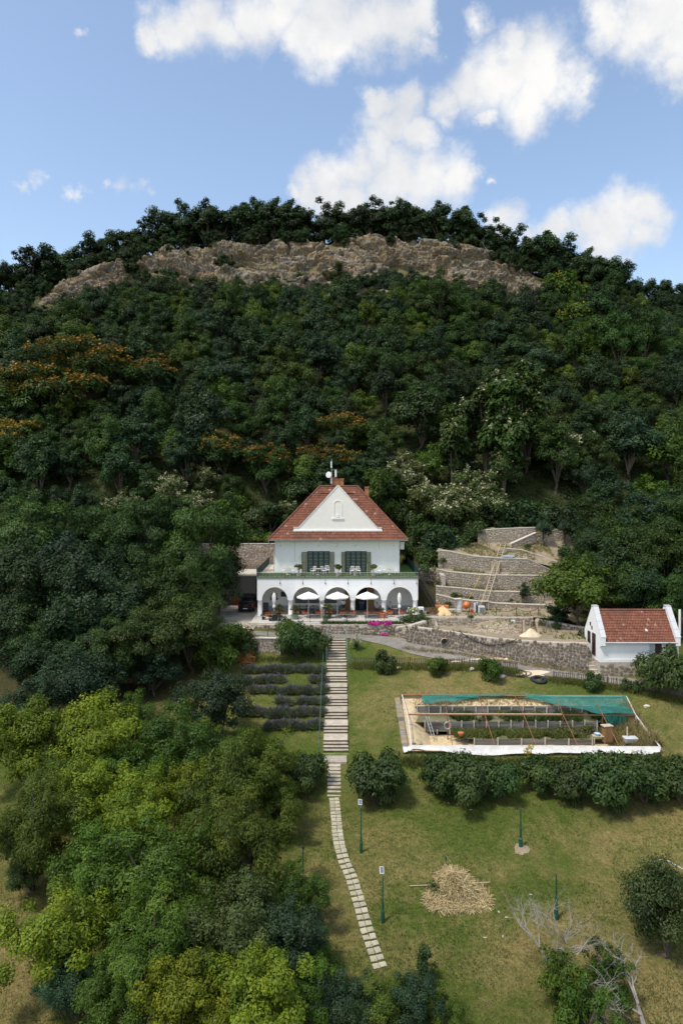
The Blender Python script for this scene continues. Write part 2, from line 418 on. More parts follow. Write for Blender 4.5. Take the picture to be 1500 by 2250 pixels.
def glass(name, c=(.03, .05, .055), rough=.08):
    m, nt, b = new_mat(name); b.inputs['Base Color'].default_value = (*c, 1); b.inputs['Roughness'].default_value = rough
    b.inputs['Specular IOR Level'].default_value = .6
    return m
M['glass'] = glass('window_glass', (.095, .115, .12), .05); M['car_glass'] = glass('car_glass', (.012, .016, .018), .05)
def tile_mat(name, a, b_, c_, moss):
    m, nt, b = new_mat(name)
    r = attr(nt)
    c = ramp(nt, r, [(0, a), (.5, b_), (.95, c_), (1, (.62, .52, .44))])
    c = mixrgb(nt, maprange(nt, tex(nt, .5, 5, .65), .48, .74, 0, .8), c, moss)
    c = mixrgb(nt, 1.0, c, ramp(nt, tex(nt, 9, 4), [(.3, (.8, .8, .8)), (.7, (1.15, 1.15, 1.15))]), 'MULTIPLY')
    nt.links.new(c, b.inputs['Base Color']); b.inputs['Roughness'].default_value = .85; b.inputs['Specular IOR Level'].default_value = .25
    return m
M['tile'] = tile_mat('clay_roof_tile', (.130, .053, .033), (.180, .071, .043), (.215, .090, .056), (.10, .052, .038))
M['tile_b'] = tile_mat('mossy_clay_tile', (.145, .056, .036), (.195, .075, .048), (.235, .100, .064), (.105, .060, .042))
def brick_mat():
    m, nt, b = new_mat('orange_brick')
    tc = nt.nodes.new('ShaderNodeTexCoord'); bk = nt.nodes.new('ShaderNodeTexBrick')
    mp = nt.nodes.new('ShaderNodeMapping'); mp.inputs['Rotation'].default_value = (R(90), 0, 0)
    nt.links.new(tc.outputs['Object'], mp.inputs[0]); nt.links.new(mp.outputs[0], bk.inputs[0])
    bk.inputs['Scale'].default_value = 1; bk.inputs['Brick Width'].default_value = .26; bk.inputs['Row Height'].default_value = .09; bk.inputs['Mortar Size'].default_value = .012
    bk.inputs['Color1'].default_value = (.52, .19, .07, 1); bk.inputs['Color2'].default_value = (.40, .13, .05, 1); bk.inputs['Mortar'].default_value = (.36, .26, .17, 1)
    nt.links.new(bk.outputs[0], b.inputs['Base Color']); b.inputs['Roughness'].default_value = .9
    return m
M['brick'] = brick_mat()
def net_mat():
    m, nt, b = new_mat('teal_shade_net')
    c = ramp(nt, tex(nt, 1.2, 5), [(.3, (.010, .13, .105)), (.7, (.02, .21, .17))])
    nt.links.new(c, b.inputs['Base Color']); b.inputs['Roughness'].default_value = .75
    tr = nt.nodes.new('ShaderNodeBsdfTransparent'); ms = nt.nodes.new('ShaderNodeMixShader')
    nt.links.new(maprange(nt, tex(nt, .9, 6, .7, (1, 3, 1)), .35, .7, .82, .5), ms.inputs[0])
    nt.links.new(tr.outputs[0], ms.inputs[1]); nt.links.new(b.outputs[0], ms.inputs[2])
    nt.links.new(ms.outputs[0], nt.nodes['Material Output'].inputs[0])
    return m
M['net'] = net_mat()
# foliage colours by kind; the dark hill greens also hold its cloud shade
LEAF = {
 'forest': leaf_mat('forest_leaves', (.011, .027, .009), (.021, .047, .015), (.042, .078, .022), valv=.34),
 'locust': leaf_mat('locust_leaves', (.015, .036, .007), (.030, .064, .012), (.058, .100, .018), valv=.3),
 'bluish': leaf_mat('blue_green_leaves', (.011, .030, .014), (.021, .050, .022), (.042, .080, .033), valv=.26),
 'lime': leaf_mat('yellow_green_leaves', (.058, .098, .007), (.112, .162, .010), (.19, .235, .016), transl=.35),
 'fresh': leaf_mat('fresh_green_leaves', (.031, .064, .007), (.060, .106, .011), (.110, .160, .020), transl=.32),
 'olive': leaf_mat('grey_olive_leaves', (.028, .054, .011), (.054, .086, .019), (.096, .128, .036)),
 'hedge': leaf_mat('hedge_leaves', (.013, .034, .007), (.028, .062, .011), (.064, .106, .022), spec=.35),
 'plum': leaf_mat('plum_leaves', (.026, .058, .007), (.053, .102, .011), (.100, .156, .018), transl=.32),
 'grassy': leaf_mat('weed_leaves', (.045, .075, .016), (.085, .115, .026), (.16, .165, .05)),
 'dry': leaf_mat('dry_grass_leaves', (.12, .115, .035), (.20, .17, .065), (.32, .26, .12)),
 'lavender': leaf_mat('lavender_leaves', (.07, .105, .035), (.115, .155, .06), (.17, .20, .095), transl=.2),
 'purple': leaf_mat('lavender_flowers', (.085, .075, .12), (.12, .105, .165), (.17, .15, .22), transl=.15),
 'orange': leaf_mat('orange_seed_clusters', (.14, .082, .014), (.23, .135, .024), (.31, .19, .045), transl=.15),
 'yellowfl': leaf_mat('yellow_leaves', (.30, .21, .02), (.42, .30, .03), (.52, .40, .06)),
 'blossom': leaf_mat('cream_blossom', (.20, .22, .11), (.31, .32, .18), (.44, .44, .29), transl=.15),
 'figleaf': leaf_mat('broad_bright_leaves', (.055, .105, .012), (.10, .165, .02), (.16, .22, .035), transl=.3),
 'conifer': leaf_mat('young_conifer_leaves', (.012, .035, .02), (.022, .055, .03), (.04, .085, .04)),
}
# ================================================================= terrain
YC = 178.0
CREST = [(-900, 900), (-500, 800), (-200, 705), (0, 660), (100, 648), (170, 620), (230, 598), (300, 577), (400, 550), (480, 544), (550, 538), (700, 538), (850, 530), (950, 537), (1050, 562), (1130, 588), (1200, 615), (1260, 630), (1330, 652), (1390, 682), (1500, 690), (1700, 715), (2100, 800), (2600, 900)]
def crest_z(X):
    px = 750 + np.asarray(X, float) * F / YC
    py = np.interp(px, [c[0] for c in CREST], [c[1] for c in CREST])
    return CZ + (1073 - py) / F * YC
def lawn_z(Y):
    Y = np.asarray(Y, float)
    z = -1.1 - .215 * (70.3 - Y)
    return np.where(Y < 8, -1.1 - .215 * 62.3 - .05 * (8 - Y) , z)
W0 = [(6.6, 69.75), (11.0, 68.1), (14.5, 66.4), (19.0, 64.6), (22.9, 63.55)]   # plan of the big lower wall
def w0_y(X): return np.interp(X, [p[0] for p in W0], [p[1] for p in W0])
PIT = (5.05, 24.2, 51.05, 59.0)
def cliff_amount(X):
    px = 750 + np.asarray(X, float) * F / YC
    return sm(60, 170, px) * (1 - sm(1120, 1250, px))
def hill_z(X, Y):
    X = np.asarray(X, float); Y = np.asarray(Y, float)
    zc = crest_z(X); t = (Y - 94) / (YC - 94)
    c = cliff_amount(X)
    ps = np.interp(t, [0, .1, .3, .6, .85, 1], [0, .11, .31, .62, .87, 1])
    pc = np.interp(t, [0, .1, .3, .6, .84, .875, .965, 1], [0, .11, .30, .56, .735, .79, .975, 1])
    p = ps * (1 - c) + pc * c
    z = 7.5 + (zc - 7.5) * p
    z = np.where(Y > YC, zc - .12 * (Y - YC) - .004 * (Y - YC) ** 2 * (Y < 260) - np.where(Y >= 260, .004 * 82 ** 2 + .25 * (Y - 260), 0), z)
    b = fbm(X * .09, Y * .09, 0, 3, 5) * 1.4 * sm(96, 104, Y) * (1 - .8 * sm(168, 174, Y))
    return z + b
def lawn2(X, Y):
    """lawn slope with the steeper bank just below the lane"""
    g = np.interp(Y, [51, 66.4, 70.2], [0, 1, 0])
    g2 = np.interp(Y, [41, 47, 52.5, 66.4], [0, .70, .95, 0])
    return lawn_z(Y) - .62 * g * (1 - sm(5, 15, np.asarray(X, float))) - g2 * (1 - sm(.9, 4.2, np.asarray(X, float)))
def ground_z(X, Y):
    X = np.asarray(X, float) + np.zeros_like(np.asarray(Y, float)); Y = np.asarray(Y, float) + np.zeros_like(X)
    L = lawn2(X, Y)
    # middle of the yard
    yf = 67.3 + 3.0 * sm(-6.5, -4, X)
    road = -.45 + (-1.1 + .45) * sm(-9.5, -3, X)
    zc = np.where(Y < yf, L, np.where(Y < 72.9, road, -.5))
    zc = np.where(Y > 92.4, -.5 + 8.0 * sm(92.4, 94, Y), zc)
    zl = L + (-.5 - L) * sm(66.4, 68.6, Y); zl = np.where(Y > 90, -.5 + 8.0 * sm(90, 94, Y), zl)
    zf = np.interp(Y, [0, 64, 72, 80, 94], [0, -2.45, 0.2, 2.8, 7.5]); zf = np.where(Y < 64, L, zf)
    zr = np.interp(Y, [60, 66, 69, 72, 74, 79, 80.2, 86, 91, 94], [-2.6, -1.4, -.9, -.7, -.6, -.5, -.5, 3.6, 6.0, 7.5])
    zr = np.where((Y > w0_y(X) + .45) & (X > 6.6), np.maximum(zr, -9), L)
    zr = np.where((X > 23.2) & (Y < 73), np.where(Y < 67, L, zf * .4 - .4), zr)
    z = zc
    a = sm(-9.2, -10.0, X) if False else 1 - sm(-10.2, -9.2, X)
    z = z * (1 - a) + zl * a
    a = 1 - sm(-21, -17.5, X)
    z = z * (1 - a) + zf * a
    a = sm(9.0, 9.6, X); a = np.maximum(a, ((X > 6.6) & (Y < 73)).astype(float))
    z = z * (1 - a) + zr * a
    a = sm(26.5, 29, X)
    z = z * (1 - a) + np.where(Y < 67, L, zf) * a
    u = fbm(X * .16, Y * .16, 0, 3, 9) * .10
    z = z + u * (Y < 66)
    inpit = (X > PIT[0]) & (X < PIT[1]) & (Y > PIT[2]) & (Y < PIT[3])
    z = np.where(inpit, -6.7, z)
    return np.where(Y > 94, hill_z(X, Y), z)
def G(x, y): return float(ground_z(np.array([float(x)]), np.array([float(y)]))[0])
def gY(px, py):
    """depth on the lawn slope below a picture position"""
    return 45900.0 / (py - 750.0)
def gp(px, py):
    """ground point seen at a picture position (lawn slope)"""
    Y = gY(px, py); lo, hi = max(18, Y - 8), Y + 8
    for k in range(40):
        m = (lo + hi) / 2; X = (px - 750) / F * m
        if 1073 - (float(lawn2(X, m)) - CZ) * F / m > py: lo = m
        else: hi = m
    X = (px - 750) / F * m
    return X, m, G(X, m)
def PX(px, Y): return (px - 750) / F * Y
def PZ(py, Y): return CZ + (1073 - py) / F * Y
xs = np.unique(np.round(np.concatenate([np.linspace(-700, -80, 20), np.arange(-80, 80.01, .8), np.linspace(80, 700, 20), [5.04, 5.06, 24.19, 24.21, 6.59, 6.61, 23.19, 23.21]]), 3))
ys1 = np.unique(np.round(np.concatenate([np.linspace(-500, 10, 18), np.arange(10, 94.01, .5), [51.04, 51.06, 58.99, 59.01, 72.89, 72.91, 94.0]]), 3))
ys2 = np.unique(np.round(np.concatenate([np.arange(94, 186.01, 1.2), np.linspace(188, 900, 26), [94.0]]), 3))
def grid_mesh(name, xs, ys, zf, mat):
    XX, YY = np.meshgrid(xs, ys); ZZ = zf(XX.ravel(), YY.ravel())
    v = np.stack([XX.ravel(), YY.ravel(), ZZ], 1); nx = len(xs); ny = len(ys)
    i = np.arange(nx * ny).reshape(ny, nx)
    f = np.stack([i[:-1, :-1].ravel(), i[:-1, 1:].ravel(), i[1:, 1:].ravel(), i[1:, :-1].ravel()], 1)
    return add_mesh(name, v, f, mat, None, True)
def lawn_mat():
    m, nt, b = new_mat('lawn')
    big = tex(nt, .085, 4, .6); mid = tex(nt, .42, 5, .65); fine = tex(nt, 5.5, 6, .75); clump = tex(nt, 1.5, 4, .6)
    g = ramp(nt, fine, [(.25, (.034, .056, .010)), (.5, (.070, .098, .017)), (.78, (.130, .150, .036))])
    dry = ramp(nt, fine, [(.25, (.105, .082, .026)), (.5, (.205, .162, .062)), (.8, (.34, .275, .130))])
    k = mnode(nt, 'ADD', mnode(nt, 'MULTIPLY', big, .55), mnode(nt, 'ADD', mnode(nt, 'MULTIPLY', mid, .42), mnode(nt, 'MULTIPLY', clump, .25)))
    k = mnode(nt, 'ADD', k, mnode(nt, 'MULTIPLY', attr(nt, 'dryness'), .13))
    c = mixrgb(nt, maprange(nt, k, .555, .76, 0, .9), g, dry)
    soil = ramp(nt, fine, [(.3, (.030, .030, .014)), (.55, (.055, .050, .024)), (.8, (.12, .088, .048))])
    c = mixrgb(nt, attr(nt, 'forest'), c, soil)
    nt.links.new(c, b.inputs['Base Color']); b.inputs['Roughness'].default_value = .95; b.inputs['Specular IOR Level'].default_value = .1
    bump(nt, b, tex(nt, 7, 6, .8), .9, .09)
    return m
M['lawn'] = lawn_mat()
ground = grid_mesh('ground', xs, ys1, ground_z, M['lawn']); tag(ground, 'sloping lawn of green and straw coloured grass below the villa', kind='structure')
def vattr(o, name, fn):
    n = len(o.data.vertices); co = np.empty(n * 3, np.float32); o.data.vertices.foreach_get('co', co); co = co.reshape(-1, 3)
    a = o.data.attributes.new(name, 'FLOAT', 'POINT'); a.data.foreach_set('value', fn(co[:, 0], co[:, 1], co[:, 2]).astype(np.float32))
def forestness(x, y, z):
    n = fbm(x * .3, y * .3, 0, 3, 31) * 2.5
    a = sm(-13.0, -15.5, x + n) * 0 + (1 - sm(-17, -12.5, x + n)) * sm(50, 58, y + n)
    b = sm(26, 29, x + n) * sm(66, 70, y)
    c = sm(69, 72, y) * (np.abs(x) > 9)
    return np.clip(np.maximum(np.maximum(a, b), c), 0, 1) * .9
vattr(ground, 'forest', forestness)
def dryness(x, y, z):
    d = np.zeros_like(x)
    for (a, b, rx, ry, k) in ((60, 2080, 5, 6, 1.2), (1150, 2090, 4.5, 2.5, .9), (1420, 1830, 5, 2.5, .8), (1250, 1830, 3, 1.5, .5), (840, 1560, 2.2, 5, .7), (940, 1510, 6, 2.2, .6), (1450, 1560, 3, 3, .5), (880, 1860, 3, 3, .3), (760, 2050, 2, 3, .8), (1440, 2230, 3, 2, .9), (600, 1490, 3, 6, .5), (1200, 1950, 2.5, 1.3, -.9), (1120, 1800, 5, 1.5, -.5), (900, 1990, 2.5, 1.5, -.6)):
        X, Y, Z = gp(a, b); d = d + k * np.exp(-((x - X) / rx) ** 2 - ((y - Y) / ry) ** 2)
    return d
vattr(ground, 'dryness', dryness)
def hill_mat():
    m, nt, b = new_mat('hillside_floor')
    fine = tex(nt, 1.2, 6, .7)
    g = ramp(nt, fine, [(.3, (.020, .030, .010)), (.6, (.050, .058, .020)), (.85, (.10, .09, .04))])
    dry = ramp(nt, fine, [(.3, (.09, .085, .035)), (.7, (.20, .17, .085))])
    c = mixrgb(nt, attr(nt, 'dry'), g, dry)
    nt.links.new(c, b.inputs['Base Color']); b.inputs['Roughness'].default_value = .95; b.inputs['Specular IOR Level'].default_value = .1
    bump(nt, b, tex(nt, 2.5, 6, .8), .9, .2)
    return m
M['hill'] = hill_mat()
hill = grid_mesh('hillside', xs, ys2, ground_z, M['hill']); tag(hill, 'steep wooded hillside rising behind the villa', kind='structure')
vattr(hill, 'dry', lambda x, y, z: cliff_amount(x) * sm(160, 166, y))
# ---------------------------------------------------------------- rock band below the hilltop
def cliff_mat():
    m, nt, b = new_mat('ochre_cliff_rock')
    a = tex(nt, .16, 6, .65, (1, 1, 2.2), dist=.6); f = tex(nt, 1.1, 7, .75, (1, 1, 2.4)); g = tex(nt, .45, 6, .7, (1, 1, 1.6))
    c = ramp(nt, a, [(.34, (.21, .195, .17)), (.46, (.36, .325, .27)), (.55, (.38, .29, .175)), (.64, (.28, .265, .24))])
    c = mixrgb(nt, maprange(nt, g, .56, .66), c, (.37, .25, .12))
    c = mixrgb(nt, maprange(nt, f, .40, .72), mixrgb(nt, 1.0, c, (.42, .41, .40), 'MULTIPLY'), mixrgb(nt, 1.0, c, (1.35, 1.33, 1.3), 'MULTIPLY'))
    gr = maprange(nt, mnode(nt, 'ADD', attr(nt, 'ledge'), mnode(nt, 'MULTIPLY', tex(nt, .35, 5, .7), .7)), .80, 1.0)
    c = mixrgb(nt, gr, c, ramp(nt, f, [(.3, (.075, .08, .030)), (.7, (.20, .17, .085))]))
    nt.links.new(c, b.inputs['Base Color']); b.inputs['Roughness'].default_value = .92; b.inputs['Specular IOR Level'].default_value = .15
    bump(nt, b, tex(nt, 2.2, 8, .8, (1, 1, 2.5)), 1.0, .25)
    return m
def cells(u, v, seed):
    """cellular noise: per-cell random numbers, offset inside the cell, distance to the cell border"""
    ui = np.floor(u); vi = np.floor(v); f1 = np.full_like(u, 9.0); f2 = np.full_like(u, 9.0); bi = np.zeros_like(u); bj = np.zeros_like(u); bx = np.zeros_like(u); by = np.zeros_like(u)
    for i in (-1, 0, 1):
        for j in (-1, 0, 1):
            a, b = ui + i, vi + j; cx = a + .5 + .46 * vnoise(a * 1.0, b * 1.0, 0, seed); cy = b + .5 + .46 * vnoise(a * 1.0, b * 1.0, 0, seed + 1); d = np.hypot(u - cx, v - cy)
            n = d < f1; f2 = np.where(n, f1, np.minimum(f2, d)); bi = np.where(n, a, bi); bj = np.where(n, b, bj); bx = np.where(n, u - cx, bx); by = np.where(n, v - cy, by); f1 = np.where(n, d, f1)
    h = lambda k: vnoise(bi, bj, 0, seed + k)
    return h(2), h(3), h(4), bx, by, f2 - f1
def build_cliff():
    nx, ns = 760, 170
    px = np.linspace(60, 1240, nx); s = np.linspace(0, 1, ns)
    PXX, SS = np.meshgrid(px, s); X0 = (PXX - 750) / F * YC
    Y = 158 + SS * 23.5
    Z = hill_z(X0, Y)
    tilt = Z + X0 * .10 + fbm(X0 * .04, Z * .05, 7, 3, 22) * 5
    wx = X0 + fbm(X0 * .2, Z * .2, 3, 4, 21) * 2.5; wz = tilt + fbm(X0 * .3, Z * .3, 5, 4, 23) * 1.1
    d = fbm(X0 * .045, Z * .05, 9, 3, 47) * 2.2
    for cw, chh, amp, sl, ck, sd in ((10.0, 3.4, 1.6, 1.1, .8, 101), (4.4, 1.15, .75, .85, .5, 111), (1.8, .5, .3, .45, .22, 121)):
        h, gx, gz, bx, by, e = cells(wx / cw, wz / chh + 100, sd)
        d = d + amp * h + sl * (gx * bx + (gz * .5 + .75) * by * 1.25) * 1.2 - ck * (1 - sm(.0, .10, e))
    d = d + fbm(wx * .8, Z * .8, 1, 4, 44) * .5
    edge = sm(0, .12, SS) * (1 - sm(.86, .98, SS)) * sm(70, 150, PXX) * (1 - sm(1150, 1230, PXX))
    out = (d + .9) * edge - 1.2 * (1 - edge)
    v = np.stack([X0, Y - out * .82, Z + out * .34], 2).reshape(-1, 3)
    i = np.arange(nx * ns).reshape(ns, nx)
    f = np.stack([i[:-1, :-1].ravel(), i[:-1, 1:].ravel(), i[1:, 1:].ravel(), i[1:, :-1].ravel()], 1)
    o = add_mesh('cliff', v, f, cliff_mat(), None, False)
    tag(o, 'ochre and grey rock face with ledges below the wooded hilltop', kind='structure')
    led = sm(.78, .96, SS) * .55 + .5 * sm(.0, .7, fbm(X0 * .08, SS * 2.2, 0, 4, 51)) + .28 * (1 - sm(220, 520, PXX))
    a = o.data.attributes.new('ledge', 'FLOAT', 'POINT'); a.data.foreach_set('value', led.ravel().astype(np.float32))
build_cliff()

# ================================================================= plants
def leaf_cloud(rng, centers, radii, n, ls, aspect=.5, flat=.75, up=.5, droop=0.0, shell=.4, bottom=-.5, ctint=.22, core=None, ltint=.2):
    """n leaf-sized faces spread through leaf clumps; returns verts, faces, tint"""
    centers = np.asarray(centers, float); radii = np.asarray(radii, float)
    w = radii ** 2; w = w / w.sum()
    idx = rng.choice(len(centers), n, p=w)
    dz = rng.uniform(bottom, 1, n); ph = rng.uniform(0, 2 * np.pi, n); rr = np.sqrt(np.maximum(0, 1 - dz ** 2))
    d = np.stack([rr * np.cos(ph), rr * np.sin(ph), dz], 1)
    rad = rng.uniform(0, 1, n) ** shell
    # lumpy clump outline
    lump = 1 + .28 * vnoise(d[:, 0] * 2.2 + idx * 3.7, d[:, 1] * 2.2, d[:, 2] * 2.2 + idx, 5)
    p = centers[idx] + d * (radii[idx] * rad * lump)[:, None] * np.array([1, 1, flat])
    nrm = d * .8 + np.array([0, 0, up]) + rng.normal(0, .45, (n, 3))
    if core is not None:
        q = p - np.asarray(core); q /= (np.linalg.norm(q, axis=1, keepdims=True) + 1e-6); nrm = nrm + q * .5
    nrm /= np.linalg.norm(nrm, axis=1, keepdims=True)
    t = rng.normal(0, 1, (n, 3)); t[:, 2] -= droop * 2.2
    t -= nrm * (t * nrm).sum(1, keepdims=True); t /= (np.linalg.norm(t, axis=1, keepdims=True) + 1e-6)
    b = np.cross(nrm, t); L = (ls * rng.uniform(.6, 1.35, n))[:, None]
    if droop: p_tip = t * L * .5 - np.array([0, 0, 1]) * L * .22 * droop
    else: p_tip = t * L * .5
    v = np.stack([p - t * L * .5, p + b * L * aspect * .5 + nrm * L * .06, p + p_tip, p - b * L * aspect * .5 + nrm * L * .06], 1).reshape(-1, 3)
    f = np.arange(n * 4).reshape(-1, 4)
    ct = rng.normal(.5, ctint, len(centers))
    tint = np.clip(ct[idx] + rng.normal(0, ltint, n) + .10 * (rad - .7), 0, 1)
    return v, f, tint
def crown_clumps(rng, Rx, Hc, zc, n, clr, low=-.9, lobes=.28):
    """clump centres through an uneven crown"""
    c = []; r = []; clr = clr * 1.22
    ph0 = rng.uniform(0, 6.28, 3)
    while len(c) < n:
        d = rng.normal(0, 1, 3); d /= np.linalg.norm(d)
        if d[2] < low: continue
        rad = rng.uniform(.12, 1) ** .5 * .92
        a = math.atan2(d[1], d[0])
        k = 1 + lobes * (math.sin(2 * a + ph0[0]) * .5 + math.sin(3 * a + ph0[1] + d[2] * 2) * .6 + rng.normal(0, .22))
        p = np.array([d[0] * Rx * rad * k, d[1] * Rx * rad * k, zc + d[2] * Hc / 2 * rad * (1 + .5 * lobes * rng.normal(0, .7))])
        c.append(p); r.append(Rx * clr * rng.uniform(.6, 1.3) * (1.08 - .3 * abs(d[2])))
    return np.array(c), np.array(r)
def limb_mesh(mb, rng, base_r, zf, centers, nl, sway=.25):
    top = Vector((rng.normal(0, sway), rng.normal(0, sway), zf))
    midp = Vector((rng.normal(0, sway * .5), rng.normal(0, sway * .5), zf * .5))
    mb.tube((0, 0, -.5), midp, base_r * 1.25, base_r, 8); mb.tube(midp, top, base_r, base_r * .8, 8)
    for k in rng.choice(len(centers), min(nl, len(centers)), replace=False):
        c = Vector(centers[k]); m = top.lerp(c, .5) + Vector((0, 0, .12 * (c - top).length))
        mb.tube(top, m, base_r * .55, base_r * .34, 6); mb.tube(m, c, base_r * .34, base_r * .1, 5)
class Tree(Proto): pass
def make_tree(name, label, cat, group, mat, seed, Rx=3.4, H=7.5, base=.12, ncl=30, nl=5000, ls=.34, aspect=.5, flat=.9, droop=0.0, clr=.34, low=-.95, up=.5, nlimb=9, trunk_r=.16, extra=None, ctint=.2, bottom=-.75, lobes=.28, shell=.45, bark='bark'):
    rng = np.random.default_rng(seed)
    root = thing(name, label, cat, (0, 0, 0), 0, group)
    Hc = H * (1 - base); zc = H * base + Hc / 2
    cs, rs = crown_clumps(rng, Rx * .78, Hc * .82, zc, ncl, clr, low, lobes)
    v, f, t = leaf_cloud(rng, cs, rs, nl, ls, aspect, flat, up, droop, shell, bottom, ctint, (0, 0, zc - Hc * .2))
    mb = MB(); limb_mesh(mb, rng, trunk_r, H * base * 1.1, cs, nlimb)
    mb.build('trunk', M[bark], root)
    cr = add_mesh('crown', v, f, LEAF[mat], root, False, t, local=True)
    if extra:
        ename, emat, en, els, frac, topw = extra
        # clusters sit on the upper outer side of the clumps
        k = [i for i in range(len(cs)) if cs[i][2] > zc - Hc * topw]
        v, f, t = leaf_cloud(rng, cs[k] + np.array([0, 0, .12]), rs[k] * 1.04, en, els, .8, flat, .8, 0, .06, .15, .25)
        # gather into bunches
        b = rng.integers(0, max(1, int(en / frac)), en)
        cen = v.reshape(-1, 4, 3).mean(1); first = {}
        anc = cen[rng.permutation(en)[:max(1, int(en / frac))]]
        nv = v.reshape(-1, 4, 3) - cen[:, None, :] + (anc[b] + rng.normal(0, els * .55, (en, 3)))[:, None, :]
        add_mesh(ename, nv.reshape(-1, 3), f, LEAF[emat], cr, False, t, local=True)
    T_ = Tree(root); co = cr.data.vertices; a_ = np.empty(len(co) * 3, np.float32); co.foreach_get('co', a_); a_ = a_.reshape(-1, 3)
    T_.Rx = float(np.percentile(np.hypot(a_[:, 0], a_[:, 1]), 93)); T_.H = float(np.percentile(a_[:, 2], 99.3)); T_.C = float((np.percentile(a_[:, 2], 97) + np.percentile(a_[:, 2], 4)) / 2)
    return T_
def hill_at(px, py, lift=3.5):
    """slope point whose tree crown shows at a picture position"""
    lo = None; Ys = np.linspace(93, 190, 400); X = (px - 750) / F * Ys
    pr = 1073 - (ground_z(X, Ys) + lift - CZ) * F / Ys
    k = int(np.argmin(np.abs(pr - py) + .0 * Ys)); Y = Ys[k]
    return (px - 750) / F * Y, Y, G((px - 750) / F * Y, Y)
# ================================================================= stone walls
def stone_variant(seed, name='stone'):
    r = random.Random(seed); n = r.choice((7, 8, 8))
    ring = []
    for i in range(n):
        a = 2 * math.pi * (i + r.uniform(-.22, .22)) / n
        q = (abs(math.cos(a)) ** 2.5 + abs(math.sin(a)) ** 2.5) ** (-1 / 2.5)
        rr = .5 * q * r.uniform(.84, 1.08); ring.append((rr * math.cos(a), rr * math.sin(a)))
    vs = [(x, 0.35, z) for x, z in ring] + [(x * r.uniform(.80, .92), -r.uniform(.7, 1.0), z * r.uniform(.78, .9)) for x, z in ring] + [(r.uniform(-.08, .08), -1.12, r.uniform(-.08, .08))]
    fs = [(i, n + i, n + (i + 1) % n, (i + 1) % n)[::-1] for i in range(n)] + [(n + i, 2 * n, n + (i + 1) % n)[::-1] for i in range(n)]
    # split quads
    return vs, fs
SV = [stone_variant(k) for k in range(8)]
SMESH = {}
def stone_meshes(mat):
    if mat not in SMESH:
        L = []
        for vs, fs in SV:
            me = bpy.data.meshes.new('stone'); me.from_pydata(vs, [], fs); me.materials.append(M[mat]); me.update(); L.append(me)
        SMESH[mat] = L
    return SMESH[mat]
def lay_stones(parent, pts, zb, zt, size, mat, maxparts=0, proud=.06, name='stone', back=.0, ragged=0.0, seed=1, kindname='rubble_stone', fill=1.0):
    """courses of uneven stones on the face of a wall that follows pts (plan), between zb and zt"""
    rng = random.Random(seed); P = [Vector((p[0], p[1])) for p in pts]
    seg = [(b - a).length for a, b in zip(P[:-1], P[1:])]; cum = [0]
    for s in seg: cum.append(cum[-1] + s)
    tot = cum[-1]
    def at(s):
        s = min(max(s, 0), tot - 1e-4)
        k = max(i for i in range(len(seg)) if cum[i] <= s)
        f = (s - cum[k]) / seg[k]; p = P[k].lerp(P[k + 1], f); d = (P[k + 1] - P[k]).normalized()
        return p, d, zb[k] + (zb[k + 1] - zb[k]) * f, zt[k] + (zt[k + 1] - zt[k]) * f
    items = []; zmin = min(zb); zmax = max(zt); z = zmin
    # courses follow the base line so they wander with it
    hmax = max(t - b for t, b in zip(zt, zb)); h0 = 0.0
    while h0 < hmax:
        h = size * rng.uniform(.62, 1.0); s = rng.uniform(-.5, 0) * size
        while s < tot:
            l = size * rng.uniform(.75, 1.6); c = s + l / 2
            p, d, b, t = at(c); zc = b + h0 + h / 2 + .10 * size * math.sin(c * 1.7 + h0 * 3) + rng.uniform(-.28, .28) * size
            if zc + h * .35 < t + rng.uniform(-.5, .5) * ragged and 0 < c < tot and rng.random() < fill:
                items.append((p, d, zc, l * rng.uniform(.86, .99), h * rng.uniform(.8, 1.3), rng.uniform(-.4, .4), rng.randrange(8), rng.random()))
            s += l
        h0 += h
    big = sorted(range(len(items)), key=lambda i: -items[i][3] * items[i][4])
    single = set(big[:maxparts]); ms = stone_meshes(mat)
    V = []; Fc = []; T = []
    o0 = org(parent)
    for i, (p, d, zc, l, h, rot, k, r) in enumerate(items):
        ang = math.atan2(d.y, d.x); n = Vector((d.y, -d.x)); pos = Vector((p.x + n.x * .02, p.y + n.y * .02, zc))
        dep = proud * (.7 + .6 * r)
        mtx = Matrix.Rotation(ang, 3, 'Z') @ Matrix.Rotation(rot, 3, 'Y')
        if i in single:
            o = bpy.data.objects.new(name, ms[k]); COL.objects.link(o); o.parent = parent
            o.location = pos - o0; o.rotation_euler = mtx.to_euler(); o.scale = (l, dep, h)
        else:
            b0 = len(V); vs, fs = SV[k]
            for v in vs: V.append(mtx @ Vector((v[0] * l, v[1] * dep, v[2] * h)) + pos)
            for f in fs: Fc.append(tuple(j + b0 for j in f)); T.append(r)
    if V:
        o = add_mesh(kindname, V, Fc, M[mat], parent, False, T); o['kind'] = 'stuff'
    return len(items)
